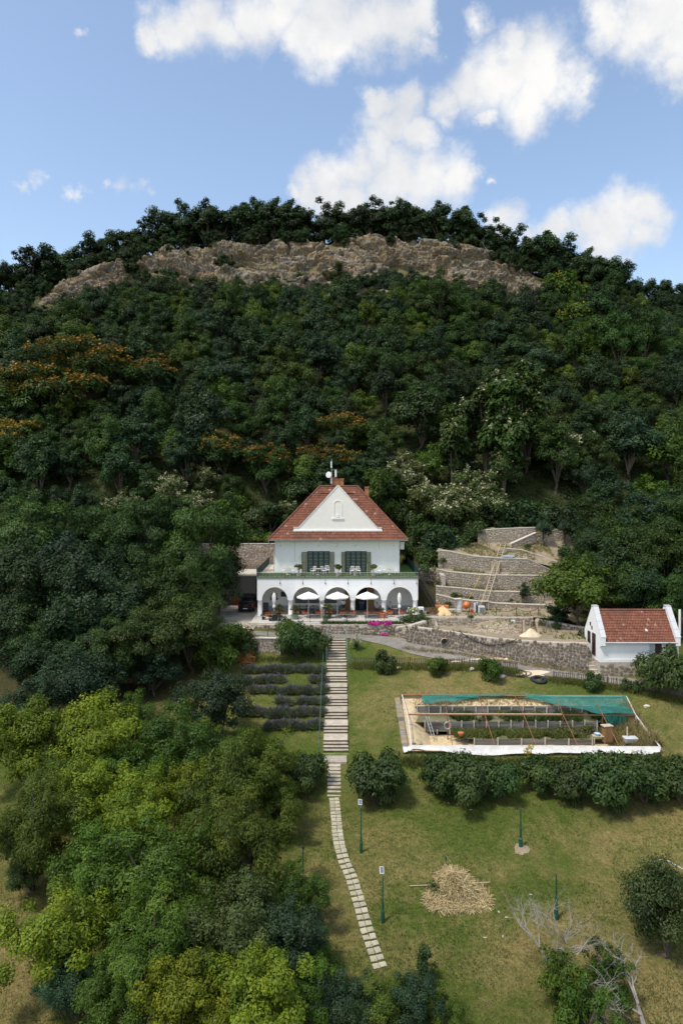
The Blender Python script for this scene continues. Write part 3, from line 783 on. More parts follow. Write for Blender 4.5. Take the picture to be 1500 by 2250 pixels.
def wall_body(mb, pts, zb, zt, thick):
    P = [Vector((p[0], p[1])) for p in pts]; n = len(P); F_ = []; B_ = []
    for i in range(n):
        d = (P[min(i + 1, n - 1)] - P[max(i - 1, 0)]).normalized(); nn = Vector((d.y, -d.x))
        F_.append(P[i]); B_.append(P[i] - nn * thick)
    vs = []
    for i in range(n):
        vs += [(F_[i].x, F_[i].y, zb[i]), (F_[i].x, F_[i].y, zt[i]), (B_[i].x, B_[i].y, zt[i]), (B_[i].x, B_[i].y, zb[i])]
    fs = []
    for i in range(n - 1):
        a = 4 * i; b = a + 4
        fs += [(a, b, b + 1, a + 1), (a + 1, b + 1, b + 2, a + 2), (a + 2, b + 2, b + 3, a + 3)]
    fs += [(0, 1, 2, 3), (4 * n - 4, 4 * n - 1, 4 * n - 2, 4 * n - 3)]
    mb.quadmesh(vs, fs); return mb
def stone_wall(name, label, pts, zb, zt, thick=.5, size=.36, mat='stone_b', maxparts=0, cap=None, ragged=0.0, seed=1, proud=.06, group=None, fill=1.0):
    c = Vector((sum(p[0] for p in pts) / len(pts), sum(p[1] for p in pts) / len(pts), min(zb)))
    root = thing(name, label, 'wall', c, 0, group)
    wall_body(MB(), pts, [z - .3 for z in zb], [z - (.06 if not cap else 0) for z in zt], thick).build('mortar_core', M['mortar'], root)
    lay_stones(root, pts, zb, [z - .02 for z in zt], size, mat, maxparts, proud, seed=seed, ragged=ragged, fill=fill)
    if cap:
        P = [Vector((p[0], p[1])) for p in pts]; d = (P[-1] - P[0]).normalized(); nn = Vector((d.y, -d.x))
        pp = [(p.x + nn.x * .09, p.y + nn.y * .09) for p in P]
        wall_body(MB(), pp, [z for z in zt], [z + cap for z in zt], thick + .16).build('coping', M['coping'], root)
    return root

# ================================================================= yard surfaces
def strip(name, left, right, mat, dz=.03, n=1, label=None, kind='structure', drape=True, zoff=None):
    """ribbon between two plan lines lying on the ground"""
    vs = []; fs = []; m = 6
    for k, (a, b) in enumerate(zip(left, right)):
        for j in range(m + 1):
            x = a[0] + (b[0] - a[0]) * j / m; y = a[1] + (b[1] - a[1]) * j / m
            z = (G(x, y) + dz) if drape else a[2] + (b[2] - a[2]) * j / m
            vs.append((x, y, z))
    for k in range(len(left) - 1):
        for j in range(m):
            i = k * (m + 1) + j; fs.append((i, i + 1, i + m + 2, i + m + 1))
    o = add_mesh(name, vs, fs, mat, None, True); tag(o, label, None, None, kind); return o
def densify(line, step=1.0):
    out = []
    for a, b in zip(line[:-1], line[1:]):
        n = max(1, int(math.dist(a, b) / step))
        for i in range(n): out.append(tuple(p + (q - p) * i / n for p, q in zip(a, b)))
    out.append(line[-1]); return out
road_c = [(-9.3, 69.8), (-6.0, 70.4), (-3.0, 71.4), (0.0, 71.6), (2.6, 70.9), (5.0, 70.0), (7.5, 68.5), (11.0, 66.9), (14.5, 65.3), (19.0, 63.5), (23.0, 62.0), (26.5, 60.8), (30.0, 59.6), (36, 57.8), (44, 55.5)]
rc = densify(road_c, .8); lf = []; rt = []
for i, p in enumerate(rc):
    a = Vector(rc[max(0, i - 1)]); b = Vector(rc[min(len(rc) - 1, i + 1)]); d = (b - a).normalized(); n = Vector((-d.y, d.x))
    w = 1.0 if p[0] < 20 else 1.0
    lf.append((p[0] - n.x * w, p[1] - n.y * w)); rt.append((p[0] + n.x * w, p[1] + n.y * w))
strip('road', lf, rt, M['asphalt'], .05, label='narrow grey lane passing below the stone walls')
dl = densify([(-17.2, 69.4), (-17.2, 90.0)], 1.2); dr = densify([(-9.25, 69.4), (-9.25, 90.0)], 1.2)
strip('driveway', dl, dr, M['concrete'], .05, label='pale concrete driveway left of the villa')
# sandy patch beside the lane
def patch(name, cx, cy, rx, ry, mat, label, dz=.07, seed=0, kind='structure'):
    vs = [(cx, cy, G(cx, cy) + dz)]; n = 26
    for ring in (.5, 1.0):
        for i in range(n):
            a = 2 * math.pi * i / n; k = ring * (1 + .12 * math.sin(2 * a + seed) + .10 * math.sin(3 * a + 2 * seed) + .07 * math.sin(7 * a + seed))
            x = cx + rx * k * math.cos(a); y = cy + ry * k * math.sin(a); vs.append((x, y, G(x, y) + dz * (1.0 if ring < 1 else .2)))
    fs = [(0, 1 + i, 1 + (i + 1) % n) for i in range(n)] + [(1 + i, 1 + n + i, 1 + n + (i + 1) % n, 1 + (i + 1) % n) for i in range(n)]
    o = add_mesh(name, vs, fs, mat, None, True); return tag(o, label, kind=kind)
x, y, z = gp(1170, 1478); patch('sand_verge', x, y, 2.1, .75, M['pale_sand'], 'bare sandy verge between lane and lawn')
x, y, z = gp(1070, 1452); patch('sand_verge', x, y + .3, 3.0, .4, M['pale_sand'], 'bare sandy strip along the edge of the lane', seed=2)
x, y, z = gp(1145, 1866); patch('bare_earth', x, y, .42, .5, M['soil'], 'bare earth round the foot of a green pole', seed=1)
# terrace in front of the villa
MB().bb(-9.75, 8.9, 73.0, 81.0, -.5, -.0).build('terrace', M['porch_floor']); tag(bpy.data.objects['terrace'], 'pale paved terrace in front of the arcade', kind='structure')
# works yard levels
def soil_sheet(name, rows, mat, label, rough=.10):
    """surface through rows of points (x, y, z), each row left to right"""
    n = 26; R2 = []
    for r in rows:
        xs_ = np.linspace(r[0][0], r[-1][0], n); R2.append([(x, float(np.interp(x, [p[0] for p in r], [p[1] for p in r])), float(np.interp(x, [p[0] for p in r], [p[2] for p in r]))) for x in xs_])
    S = []
    for a, b in zip(R2[:-1], R2[1:]):
        for k in range(5): S.append([tuple(p + (q - p) * k / 5 for p, q in zip(u, v)) for u, v in zip(a, b)])
    S.append(R2[-1]); vs = []
    for i, r in enumerate(S):
        for p in r:
            d = rough * float(fbm(np.array([p[0] * 1.1]), np.array([p[1] * 1.1]), 0, 3, 77)[0]) if 0 < i < len(S) - 1 else 0
            vs.append((p[0], p[1], p[2] + d))
    fs = [(i * n + j, i * n + j + 1, (i + 1) * n + j + 1, (i + 1) * n + j) for i in range(len(S) - 1) for j in range(n - 1)]
    o = add_mesh(name, vs, fs, mat, None, True); return tag(o, label, kind='structure')
# ---------------------------------------------------------------- walls of the right hand slope
w0t = [.40, .12, -.12, -.12, .02]
stone_wall('lower_wall', 'long high rubble wall with dark mortar beside the lane below the building site', W0, [float(lawn_z(p[1])) - .05 for p in W0], w0t, .55, .29, 'stone_a', 300, None, .25, 3, .07)
soil_sheet('site_ground', [[(6.6, 70.2, .30), (11, 68.5, .0), (14.5, 66.8, -.22), (19, 65.0, -.22), (23.2, 64.0, -.05)], [(6.6, 72.2, .2), (11, 71.2, -.35), (19, 69.5, -.45), (23.4, 68.0, -.2)], [(6.6, 74.1, .1), (9, 74.1, -.4), (20, 74.1, -.55), (25.5, 72.5, -.1)]], M['soil'], 'bare rubbly ground between two walls of the building site', .14)
W1 = [(8.9, 73.9), (12.5, 74.0), (20.8, 74.2)]
stone_wall('yard_wall', 'low worn rubble wall half buried by a spoil heap on the building site', W1, [-.55, -.65, -.7], [.50, .48, .40], .5, .34, 'stone_b', 60, None, .1, 4)
soil_sheet('site_yard', [[(8.9, 74.2, .42), (12.5, 74.3, .40), (20.8, 74.5, .34), (25.6, 74.0, .1)], [(8.9, 80.6, .35), (20, 80.6, .38), (25.6, 80.6, .3)]], M['soil'], 'sandy working yard of the building site', .06)
def pyw(pts, Y): return [(PX(a, Y), Y) for a, b in pts], [PZ(b, Y) for a, b in pts]
w2p, w2t = pyw([(958, 1307), (1000, 1317), (1100, 1327), (1212, 1331)], 80.0)
w3p, w3t = pyw([(958, 1289), (1010, 1293), (1070, 1300), (1218, 1303)], 81.5)
w4p, w4t = pyw([(960, 1251), (985, 1257), (1060, 1264), (1218, 1266)], 83.0)
w5p, w5t = pyw([(963, 1210), (985, 1212), (1040, 1223), (1110, 1228), (1158, 1229), (1212, 1254)], 84.6)
w6p, w6t = pyw([(1050, 1166), (1110, 1162), (1176, 1160)], 91.0)
w7p, w7t = pyw([(1179, 1163), (1240, 1169), (1276, 1172)], 91.0)
wdp = [(PX(1110, 87.2), 87.2), (PX(1146, 87.0), 87.0), (PX(1232, 86.0), 86.0)]; wdt = [PZ(1206, 87.2), PZ(1209, 87.0), PZ(1238, 86.0)]
wep = [(PX(1122, 88.6), 88.6), (PX(1178, 90.2), 90.2)]; wet = [PZ(1196, 88.6), PZ(1171, 90.2)]
stone_wall('terrace_wall', 'lowest dry stone terrace wall behind the mixer and sand pile', w2p, [.15, .1, .05, .0], w2t, .4, .25, 'stone_b', 0, .09, 0, 5, group='terrace walls on the slope')
stone_wall('terrace_wall', 'low second terrace wall with a small conifer growing in front of it', w3p, [t - .15 for t in w2t], w3t, .4, .25, 'stone_b', 0, .09, 0, 6, group='terrace walls on the slope')
stone_wall('terrace_wall', 'long level third terrace wall crossed by the middle of the ladder', w4p, [w3t[0] - .1, w3t[1] - .1, w3t[2] - .1, w3t[3] - .1], w4t, .4, .25, 'stone_b', 0, .09, 0, 7, group='terrace walls on the slope')
stone_wall('terrace_wall', 'tall fourth terrace wall with a blue sheet on its top and a sloping right end', w5p, [w4t[0] - .1, w4t[1] - .1, w4t[2] - .1, w4t[3] + 0, w4t[3], w4t[3]], w5t, .4, .26, 'stone_b', 0, .10, 0, 8, group='terrace walls on the slope')
stone_wall('terrace_wall', 'sloping coped wall running down to the right from the head of the ladder', wdp, [t - 1.3 for t in wdt], wdt, .4, .26, 'stone_b', 0, .10, 0, 9, group='terrace walls on the slope')
stone_wall('terrace_wall', 'short coped wall climbing to the right above the head of the ladder', wep, [t - .9 for t in wet], wet, .4, .26, 'stone_b', 0, .10, 0, 10, group='terrace walls on the slope')
stone_wall('terrace_wall', 'topmost terrace wall on the left beside the flowering shrubs', w6p, [t - 1.9 for t in w6t], w6t, .45, .28, 'stone_b', 0, .09, 0, 11, group='terrace walls on the slope')
stone_wall('terrace_wall', 'topmost terrace wall on the right half hidden by young trees', w7p, [t - 2.2 for t in w7t], w7t, .45, .28, 'stone_b', 0, .05, 0, 12, group='terrace walls on the slope')
def row(p, t, dy, dz): return [(a[0], a[1] + dy, z + dz) for a, z in zip(p, t)]
soil_sheet('terrace_bench', [row(w2p, w2t, .3, -.06), row(w3p, w2t, -.02, .0)], M['soil'], 'narrow planted bench behind the lowest terrace wall', .03)
soil_sheet('terrace_bench', [row(w3p, w3t, .3, -.06), row(w4p, w3t, -.02, .05)], M['soil'], 'narrow bare bench behind the second terrace wall', .03)
soil_sheet('terrace_bench', [row(w4p, w4t, .3, -.06), [(w5p[0][0], 84.58, w4t[0]), (w5p[-1][0] + .4, 84.58, w4t[3])]], M['soil'], 'narrow bare bench behind the third terrace wall', .03)
soil_sheet('terrace_slope', [[(w5p[0][0] - .3, 84.9, w5t[0] - .1), (w5p[3][0], 84.9, w5t[3] - .1), (w5p[4][0], 84.9, w5t[4] - .15), (30.5, 84.9, w5t[5] - .6)], [(12.6, 87.4, w5t[0] + .25), (20.5, 87.2, 6.3), (23, 87.0, 6.3), (31, 86.6, 4.9)], [(10, 91.05, 7.2), (20, 91.05, 7.1), (28, 91.05, 7.3), (33, 91.05, 7.6)]], M['soil'], 'bare earth slope between the upper terrace walls', .22)
soil_sheet('terrace_slope', [[(9, 91.0, 6.0), (16.5, 91.2, 7.0), (18.1, 91.4, w6t[0] - .05), (26, 91.4, w6t[2] - .05), (34, 91.4, w7t[2] - .1)], [(9, 95.5, 9.2), (34, 95.5, 9.6)]], M['soil'], 'grassy bank above the topmost terrace walls', .2)
soil_sheet('terrace_bank', [[(24.2, 79.9, .2), (31, 79.6, -.2)], [(24.2, 81.6, 1.2), (31, 81.6, .9)], [(24.2, 83.2, 2.9), (31, 83.2, 2.4)], [(24.2, 84.95, 4.3), (31, 84.95, 4.4)]], M['soil'], 'grassy bank at the right ends of the terrace walls', .2)
# rubble scree before the yard wall
def heap(name, label, cat, cx, cy, z0, rx, ry, h, mat, seed, parent=None, rough=.12, power=1.2, kind=None):
    n, m = 30, 9; vs = [(cx, cy, z0 + h)]; fs = []
    for k in range(1, m + 1):
        for i in range(n):
            a = 2 * math.pi * i / n; q = k / m; w = 1 + .16 * math.sin(2 * a + seed) + .10 * math.sin(5 * a + 3 * seed)
            x = cx + rx * q * w * math.cos(a); y = cy + ry * q * w * math.sin(a)
            zz = h * (1 - q ** power) * (1 + rough * float(fbm(np.array([x * 2.3]), np.array([y * 2.3]), 0, 3, seed)[0]) * 2)
            vs.append((x, y, z0 + zz - (.05 if k == m else 0)))
    for i in range(n): fs.append((0, 1 + i, 1 + (i + 1) % n))
    for k in range(m - 1):
        for i in range(n): fs.append((1 + k * n + i, 1 + (k + 1) * n + i, 1 + (k + 1) * n + (i + 1) % n, 1 + k * n + (i + 1) % n))
    o = add_mesh(name, vs, fs, mat, parent, True)
    if label: tag(o, label, cat, None, kind)
    return o
heap('spoil_heap', 'broad dusty spoil heap banked against the yard wall', 'heap', 17.0, 73.1, -.75, 3.3, 2.3, 1.12, M['soil'], 3, power=1.4)
heap('sand_pile', 'golden builders sand pile beside the grey barrel', 'sand pile', PX(973, 76.2), 76.2, .36, 1.15, 1.0, .95, M['sand'], 4)
heap('sand_pile', 'small pale sand pile between leaning timber posts', 'sand pile', PX(1165, 68.2), 68.2, -.42, 1.25, .9, .75, M['pale_sand'], 6)
def rubble(label, cx, cy, rx, ry, n, zf, s=.16, seed=5, mat='rubble'):
    rng = np.random.default_rng(seed); V = []; Fc = []; T = []
    for k in range(n):
        x = cx + rng.normal(0, rx * .45); y = cy + rng.normal(0, ry * .45); z = zf(x, y); q = s * rng.uniform(.4, 1.3)
        pts = rng.normal(0, 1, (8, 3)); pts /= np.linalg.norm(pts, axis=1, keepdims=True); b = len(V)
        base = [(-1, -1, -1), (1, -1, -1), (1, 1, -1), (-1, 1, -1), (-.8, -.8, .8), (.8, -.7, 1), (.7, .8, .9), (-.8, .8, .7)]
        a = rng.uniform(0, 6.28); ca, sa = math.cos(a), math.sin(a)
        for bx, by, bz in base:
            bx += rng.normal(0, .2); by += rng.normal(0, .2); bz += rng.normal(0, .2)
            V.append((x + q * .6 * (bx * ca - by * sa), y + q * .6 * (bx * sa + by * ca), z + q * .4 * bz))
        for f in ((0, 3, 2, 1), (4, 5, 6, 7), (0, 1, 5, 4), (1, 2, 6, 5), (2, 3, 7, 6), (3, 0, 4, 7)): Fc.append(tuple(i + b for i in f)); T.append(float(rng.random()))
    o = add_mesh('rubble', V, Fc, M[mat], None, False, T); return tag(o, label, kind='stuff')
def ray_z(objname):
    from mathutils.bvhtree import BVHTree
    t = []
    for nme in objname:
        ob = bpy.data.objects[nme]
        t.append(BVHTree.FromPolygons([ob.matrix_world @ v.co for v in ob.data.vertices], [tuple(p.vertices) for p in ob.data.polygons]))
    def zf(x, y):
        best = -99
        for b in t:
            h = b.ray_cast(Vector((x, y, 60)), Vector((0, 0, -1)))
            if h[0] is not None: best = max(best, h[0].z)
        return best if best > -98 else 0
    return zf
zsite = ray_z(['site_ground', 'spoil_heap'])
rubble('loose pale rubble spilled down the spoil heap', 16.0, 71.2, 2.6, 1.5, 420, zsite, .17, 5)
rubble('broken pale slabs at the foot of the spoil heap', 18.0, 70.6, 1.3, .6, 26, zsite, .45, 6, 'stone_c')
rubble('loose stones scattered round the sand pile', PX(990, 76.0), 75.7, 1.1, .5, 40, lambda x, y: .42, .16, 8, 'stone_b')
rubble('stones lying on the steps by the ladder head', PX(1140, 86), 86.0, 2.2, .7, 70, ray_z(['terrace_slope']), .26, 9, 'rubble')
zslope = ray_z(['terrace_slope', 'terrace_slope.001'])
# ---------------------------------------------------------------- villa terrace retaining wall, side walls
stone_wall('terrace_retaining_wall', 'uneven reddish rubble wall holding up the villa terrace', [(-9.6, 73.0), (-8.6, 72.6), (0, 72.6), (6.2, 72.4), (8.6, 72.2)], [-.75, -1.05, -1.2, -1.35, -1.3], [-.05, -.05, -.04, -.02, .1], .55, .32, 'stone_c', 230, None, .12, 13, .12)
stone_wall('garden_wall', 'rough pale rubble wall right of the magenta petunias', [(8.4, 72.1), (9.0, 70.6), (6.7, 69.9)][::-1] if False else [(5.6, 70.75), (7.2, 70.3), (8.9, 71.2)], [-1.35, -1.3, -1.2], [.0, .35, .62], .6, .38, 'stone_c', 40, None, .25, 14, .12)
stone_wall('lane_wall', 'whitewashed patchy stone wall below the wire rail left of the stairs', [(-8.9, 67.2), (-6.0, 67.2)], [-2.15, -2.0], [-.35, -.42], .5, .27, 'stone_c', 60, .06, 0, 15, .02)
stone_wall('rear_wall', 'tall pale rubble wall behind the parked pickup', [(-19.5, 91.6), (-8.2, 91.6)], [-.5, -.5], [6.95, 6.95], .5, .34, 'stone_c', 0, .05, 0, 16, .08)
stone_wall('rear_wall', 'shadowed mossy rubble wall behind the iron stair', [(8.4, 85.5), (11.4, 84.8), (12.0, 82.0)], [-.3, .2, .5], [4.3, 4.6, 4.0], .5, .36, 'stone_a', 0, None, .2, 17, .07)
stone_wall('site_end_wall', 'dark low rubble wall running to the white cottage', [(20.9, 73.8), (24.0, 70.5), (25.6, 68.8)], [-.6, -.6, -.5], [.35, .25, .3], .45, .32, 'stone_a', 30, None, .1, 18, .06)
# ================================================================= the villa
FY = 77.0
def hx(z): return (540 + z / 3.75 - 750) / F * FY      # facade x from a detail measurement
villa = thing('villa', 'white two storey villa with five arches, turf edged balcony and red hipped roof', 'villa', (-.46, FY, 0))
ARC = [(hx(238.5), 1.44), (hx(496.5), 1.46), (hx(753.5), 1.45), (hx(1007.5), 1.45), (hx(1266), 1.46)]
SPR = 1.80; FX0, FX1 = -9.5, 8.62; FT = 4.2
def arcade():
    xs_ = [FX0]
    for c, r in ARC: xs_ += [c - r * math.cos(a) for a in np.linspace(0, math.pi, 25)]
    xs_.append(FX1); xs_ = sorted(xs_)
    def low(x):
        for c, r in ARC:
            if abs(x - c) < r - 1e-6: return SPR + math.sqrt(r * r - (x - c) ** 2)
        return SPR
    mb = MB(); y0, y1 = FY, FY + .5
    for a, b in zip(xs_[:-1], xs_[1:]):
        if b - a < 1e-5: continue
        la, lb = low(a), low(b)
        mb.quadmesh([(a, y0, la), (b, y0, lb), (b, y0, FT), (a, y0, FT)], [(0, 1, 2, 3)])
        mb.quadmesh([(a, y1, la), (b, y1, lb), (b, y1, FT), (a, y1, FT)], [(3, 2, 1, 0)])
        mb.quadmesh([(a, y0, la), (b, y0, lb), (b, y1, lb), (a, y1, la)], [(3, 2, 1, 0)])
    mb.quadmesh([(FX0, y0, SPR), (FX0, y1, SPR), (FX0, y1, FT), (FX0, y0, FT)], [(0, 1, 2, 3)][::-1])
    mb.quadmesh([(FX1, y0, SPR), (FX1, y1, SPR), (FX1, y1, FT), (FX1, y0, FT)], [(0, 1, 2, 3)])
    mb.build('arcade_wall', M['white'], villa)
arcade()
cxs = [FX0 + .29] + [(ARC[i][0] + ARC[i + 1][0]) / 2 for i in range(4)] + [FX1 - .29]
for i, cx in enumerate(cxs):
    zb = -.45 if i == 0 else 0
    MB().lathe((cx, FY + .26, 0), [(.30, zb), (.30, zb + .12 + (.35 if i == 0 else 0)), (.255, zb + .14 + (.35 if i == 0 else 0)), (.25, SPR - .10), (.29, SPR - .06), (.31, SPR - .005)], 20).build('column', M['white'], villa, True)
# ground floor body
BYK = 80.7
g = MB()
g.bb(FX0, FX0 + .3, FY + .5, 91, -.45, FT); g.bb(FX1 - .3, FX1, FY + .5, 91, 0, FT)
g.bb(FX0 + .3, FX1 - .3, BYK, BYK + .3, 0, FT); g.bb(FX0, FX1, 90.9, 91.2, -.4, FT)
g.build('ground_floor_wall', M['white'], villa)
MB().bb(FX0 + .3, FX1 - .3, BYK - .025, BYK - .002, 0, .55).build('dado', M['grey_dado'], villa)
def bx_(px, Y): return PX(px, Y)
def pane_box(name, mat, px0, px1, py0, py1, Y, d=.05, parent=None):
    return MB().bb(PX(px0, Y), PX(px1, Y), Y - d, Y - .002, PZ(py1, Y), PZ(py0, Y)).build(name, mat, parent or villa)
YB = BYK
pane_box('notice_board', M['charcoal'], 617, 632, 1300, 1311, YB, .06)
for (a, b) in ((648, 704), (712, 742)):
    f = pane_box('long_window', M['charcoal'], a, b, 1309, 1325, YB, .05)
    n = 3 if b - a > 40 else 2
    for k in range(n):
        x0 = a + 1 + (b - a - 2) * k / n; x1 = a + 1 + (b - a - 2) * (k + 1) / n - 1
        pf = MB(); X0, X1, Z0, Z1 = PX(x0, YB), PX(x1, YB), PZ(1323.6, YB), PZ(1310.4, YB); t = .06
        for (u0, u1, w0, w1) in ((X0, X1, Z0, Z0 + t), (X0, X1, Z1 - t, Z1), (X0, X0 + t, Z0 + t, Z1 - t), (X1 - t, X1, Z0 + t, Z1 - t)): pf.bb(u0, u1, YB - .085, YB - .052, w0, w1)
        pf.build('frame', M['edge_grey'], f)
        MB().bb(X0 + t, X1 - t, YB - .07, YB - .055, Z0 + t, Z1 - t).build('pane', M['glass'], f)
dw = MB().bb(PX(779, YB), PX(806, YB), YB - .12, YB - .003, .0, PZ(1291, YB)).build('doorway', M['black'], villa)
for (a, b, yt, ang, hinge) in ((758, 770, 1294, 0.0, 0), (805, 821, 1294, 0.0, 1)):
    d = MB().bb(PX(a, YB), PX(b, YB), YB - .30, YB - .22, .05, PZ(yt, YB)).build('open_door', M['brown_door'], villa, bevel=.01)
    X0, X1 = PX(a, YB), PX(b, YB)
    for k in range(3):
        z0 = .25 + k * .93
        MB().bb(X0 + .12, X1 - .12, YB - .33, YB - .302, z0, z0 + .72).build('panel', M['brown_door'], d, bevel=.01)
for px_ in (596.5, 608.5):
    l = MB().bb(PX(px_, YB) - .04, PX(px_, YB) + .04, YB - .12, YB - .003, PZ(1306, YB), PZ(1304, YB)).build('wall_lamp', M['iron'], villa)
    MB().lathe((PX(px_, YB), YB - .22, PZ(1318, YB)), [(.03, .0), (.12, .06), (.14, .22), (.05, .34), (.02, .62)], 10).build('lantern', M['iron'], l)
MB().lathe((PX(747, YB), YB - .03, PZ(1316, YB)), [(.02, 0), (.16, 0.02), (.16, .3)], 12).build('wall_shield', M['green_iron'], villa)
# balcony slab, turf, edging
MB().bb(FX0 - .10, FX1 + .10, FY - .06, 91.3, FT + .001, FT + .10).build('balcony_slab', M['edge_grey'], villa)
tf = MB(); tf.bb(FX0 - .04, FX1 + .04, FY - .02, 80.85, FT + .10, FT + .17); tf.bb(6.95, FX1 + .04, 80.85, 90, FT + .10, FT + .17)
tf.build('balcony_turf', M['turf'], villa)
def blades(name, n, fx, fy, fz, h, mat, parent, seed, w=.02):
    rng = np.random.default_rng(seed); x = rng.uniform(*fx, n); y = rng.uniform(*fy, n); z = np.full(n, fz)
    a = rng.uniform(0, 6.28, n); hh = h * rng.uniform(.5, 1.3, n); dx = np.cos(a) * w; dy = np.sin(a) * w; lx = rng.normal(0, .35, n) * hh; ly = rng.normal(0, .35, n) * hh
    v = np.stack([np.stack([x - dx, y - dy, z], 1), np.stack([x + dx, y + dy, z], 1), np.stack([x + lx, y + ly, z + hh], 1)], 1).reshape(-1, 3)
    o = add_mesh(name, v, np.arange(3 * n).reshape(-1, 3), mat, parent, False, rng.random(n)); o['kind'] = 'stuff'; return o
blades('turf_blades', 5000, (FX0, FX1), (FY - .05, 80.8), FT + .17, .13, LEAF['grassy'], villa, 3, .03)
MB().bb(FX0, -8.0, 80.95, 90, FT + .10, FT + .15).build('side_paving', M['coping'], villa)
MB().bb(PX(572, 80.5), PX(604, 80.5), 80.6, 80.8, FT + .15, FT + .30).build('kerb', M['white_paint'], villa)
# brackets and cable drops under the balcony edge
for z in (283, 470, 655, 841, 1030, 1220, 1405):
    b = MB(); X = hx(z); b.tube((X, FY - .05, FT - .02), (X, FY - .05, FT - .42), .012); b.lathe((X, FY - .06, FT - .62), [(.02, 0), (.045, .04), (.045, .16), (.02, .22)], 8)
    b.build('hanging_lamp', M['iron'], villa)
# balcony railings
def bar_rail(name, p0, p1, z0, h, mat, gap, r, parent, n_posts=None, single=True, base=None, nm='baluster'):
    p0 = Vector((*p0, z0)); p1 = Vector((*p1, z0)); L = (p1 - p0).length; d = (p1 - p0) / L
    rail = MB(); rail.tube(p0 + Vector((0, 0, h)), p1 + Vector((0, 0, h)), r * 1.7, None, 6); rail.tube(p0 + Vector((0, 0, .1)), p1 + Vector((0, 0, .1)), r * 1.3, None, 6)
    o = rail.build(name, mat, parent)
    n = int(L / gap); me = None
    allb = MB()
    for i in range(n + 1):
        p = p0 + d * (L * i / n)
        if single:
            if me is None:
                me = MB().tube((0, 0, .1), (0, 0, h), r, None, 5).build(nm, mat, None); mesh = me.data; bpy.data.objects.remove(me)
            b = bpy.data.objects.new(nm, mesh); COL.objects.link(b); b.parent = o; b.location = p - org(parent) + (Vector(base) if base else Vector((0, 0, 0)))
        else: allb.tube(p + Vector((0, 0, .1)), p + Vector((0, 0, h)), r, None, 4)
    if not single: ob = allb.build(nm, mat, o); ob['kind'] = 'stuff'
    return o
bar_rail('side_railing', (FX0 - .05, FY), (FX0 - .05, 90.5), FT + .1, 1.0, M['green_iron'], .13, .022, villa)
bar_rail('side_railing', (FX1 + .05, FY), (FX1 + .05, 90.5), FT + .1, 1.0, M['green_iron'], .13, .022, villa)
bar_rail('front_railing', (FX0, FY - .01), (FX1, FY - .01), FT + .1, .62, M['grey_paint'], .16, .008, villa, single=True)
# upper storey
UX0, UX1, UY = -7.9, 6.87, 81.0; EV = 8.32
OPN = [(PX(674.7, UY), PX(724, UY)), (PX(757.5, UY), PX(805.5, UY))]; OZ0, OZ1 = FT + .12, 6.95
u = MB(); xs_ = [UX0, OPN[0][0], OPN[0][1], OPN[1][0], OPN[1][1], UX1]
u.bb(xs_[0], xs_[1], UY, UY + .4, FT + .1, EV); u.bb(xs_[2], xs_[3], UY, UY + .4, FT + .1, EV); u.bb(xs_[4], xs_[5], UY, UY + .4, FT + .1, EV)
for a, b in OPN: u.bb(a, b, UY, UY + .4, OZ1, EV)
u.bb(UX0, UX0 + .4, UY + .4, 91, FT + .1, EV); u.bb(UX1 - .4, UX1, UY + .4, 91, FT + .1, EV); u.bb(UX0, UX1, 91, 91.3, FT + .1, EV)
u.build('upper_wall', M['white'], villa)
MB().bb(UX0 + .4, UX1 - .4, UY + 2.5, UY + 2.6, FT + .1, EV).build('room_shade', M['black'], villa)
for (a, b) in OPN:
    d = MB(); t = .07
    d.bb(a, a + t, UY + .08, UY + .2, OZ0, OZ1); d.bb(b - t, b, UY + .08, UY + .2, OZ0, OZ1); d.bb(a + t, b - t, UY + .08, UY + .2, OZ1 - .16, OZ1); d.bb(a + t, b - t, UY + .08, UY + .2, OZ0, OZ0 + .06)
    fr = d.build('french_door', M['door_green'], villa)
    w = (b - a - 2 * t) / 4
    for k in range(4):
        x0 = a + t + k * w + .008; x1 = x0 + w - .016; lf_ = MB(); z0, z1 = OZ0 + .07, OZ1 - .17; s = .10
        lf_.bb(x0, x0 + s, UY + .09, UY + .15, z0, z1); lf_.bb(x1 - s, x1, UY + .09, UY + .15, z0, z1)
        nb = 5; hz = (z1 - z0 - .3) / nb
        lf_.bb(x0 + s, x1 - s, UY + .09, UY + .15, z0, z0 + .28)
        for q in range(nb + 1): zz = z0 + .28 + q * hz; pass
        leaf = lf_.build('door_leaf', M['door_green'], fr)
        bars = MB()
        for q in range(nb + 1): zz = z0 + .28 + q * hz; bars.bb(x0 + s, x1 - s, UY + .085, UY + .145, zz - .022, zz + .022)
        bars.build('glazing_bars', M['rail_green'], leaf)
        for q in range(nb):
            zz = z0 + .28 + q * hz; MB().bb(x0 + s, x1 - s, UY + .115, UY + .125, zz + .025, zz + hz - .025).build('pane', M['glass'], fr)
for (p0, p1) in ((662.7, 674.2), (724.4, 734), (749.8, 757.2), (806, 814.2)):
    x0, x1 = PX(p0, UY), PX(p1, UY); z0, z1 = OZ0 + .05, OZ1 - .1; s = MB(); t = .09
    s.bb(x0, x0 + t, UY - .10, UY - .04, z0, z1); s.bb(x1 - t, x1, UY - .10, UY - .04, z0, z1)
    for zz in (z0, (z0 + z1) / 2 - .04, z1 - .08): s.bb(x0 + t, x1 - t, UY - .10, UY - .04, zz, zz + .08)
    sh = s.build('shutter', M['shutter'], villa); ns = 18
    sl = MB()
    for q in range(ns):
        zz = z0 + .12 + (z1 - z0 - .2) * q / ns
        sl.box(((x0 + x1) / 2, UY - .068, zz), (x1 - x0 - 2 * t - .004, .07, .015), M=Matrix.Rotation(R(38), 3, 'X'))
    sl.build('louvre', M['slat'], sh)
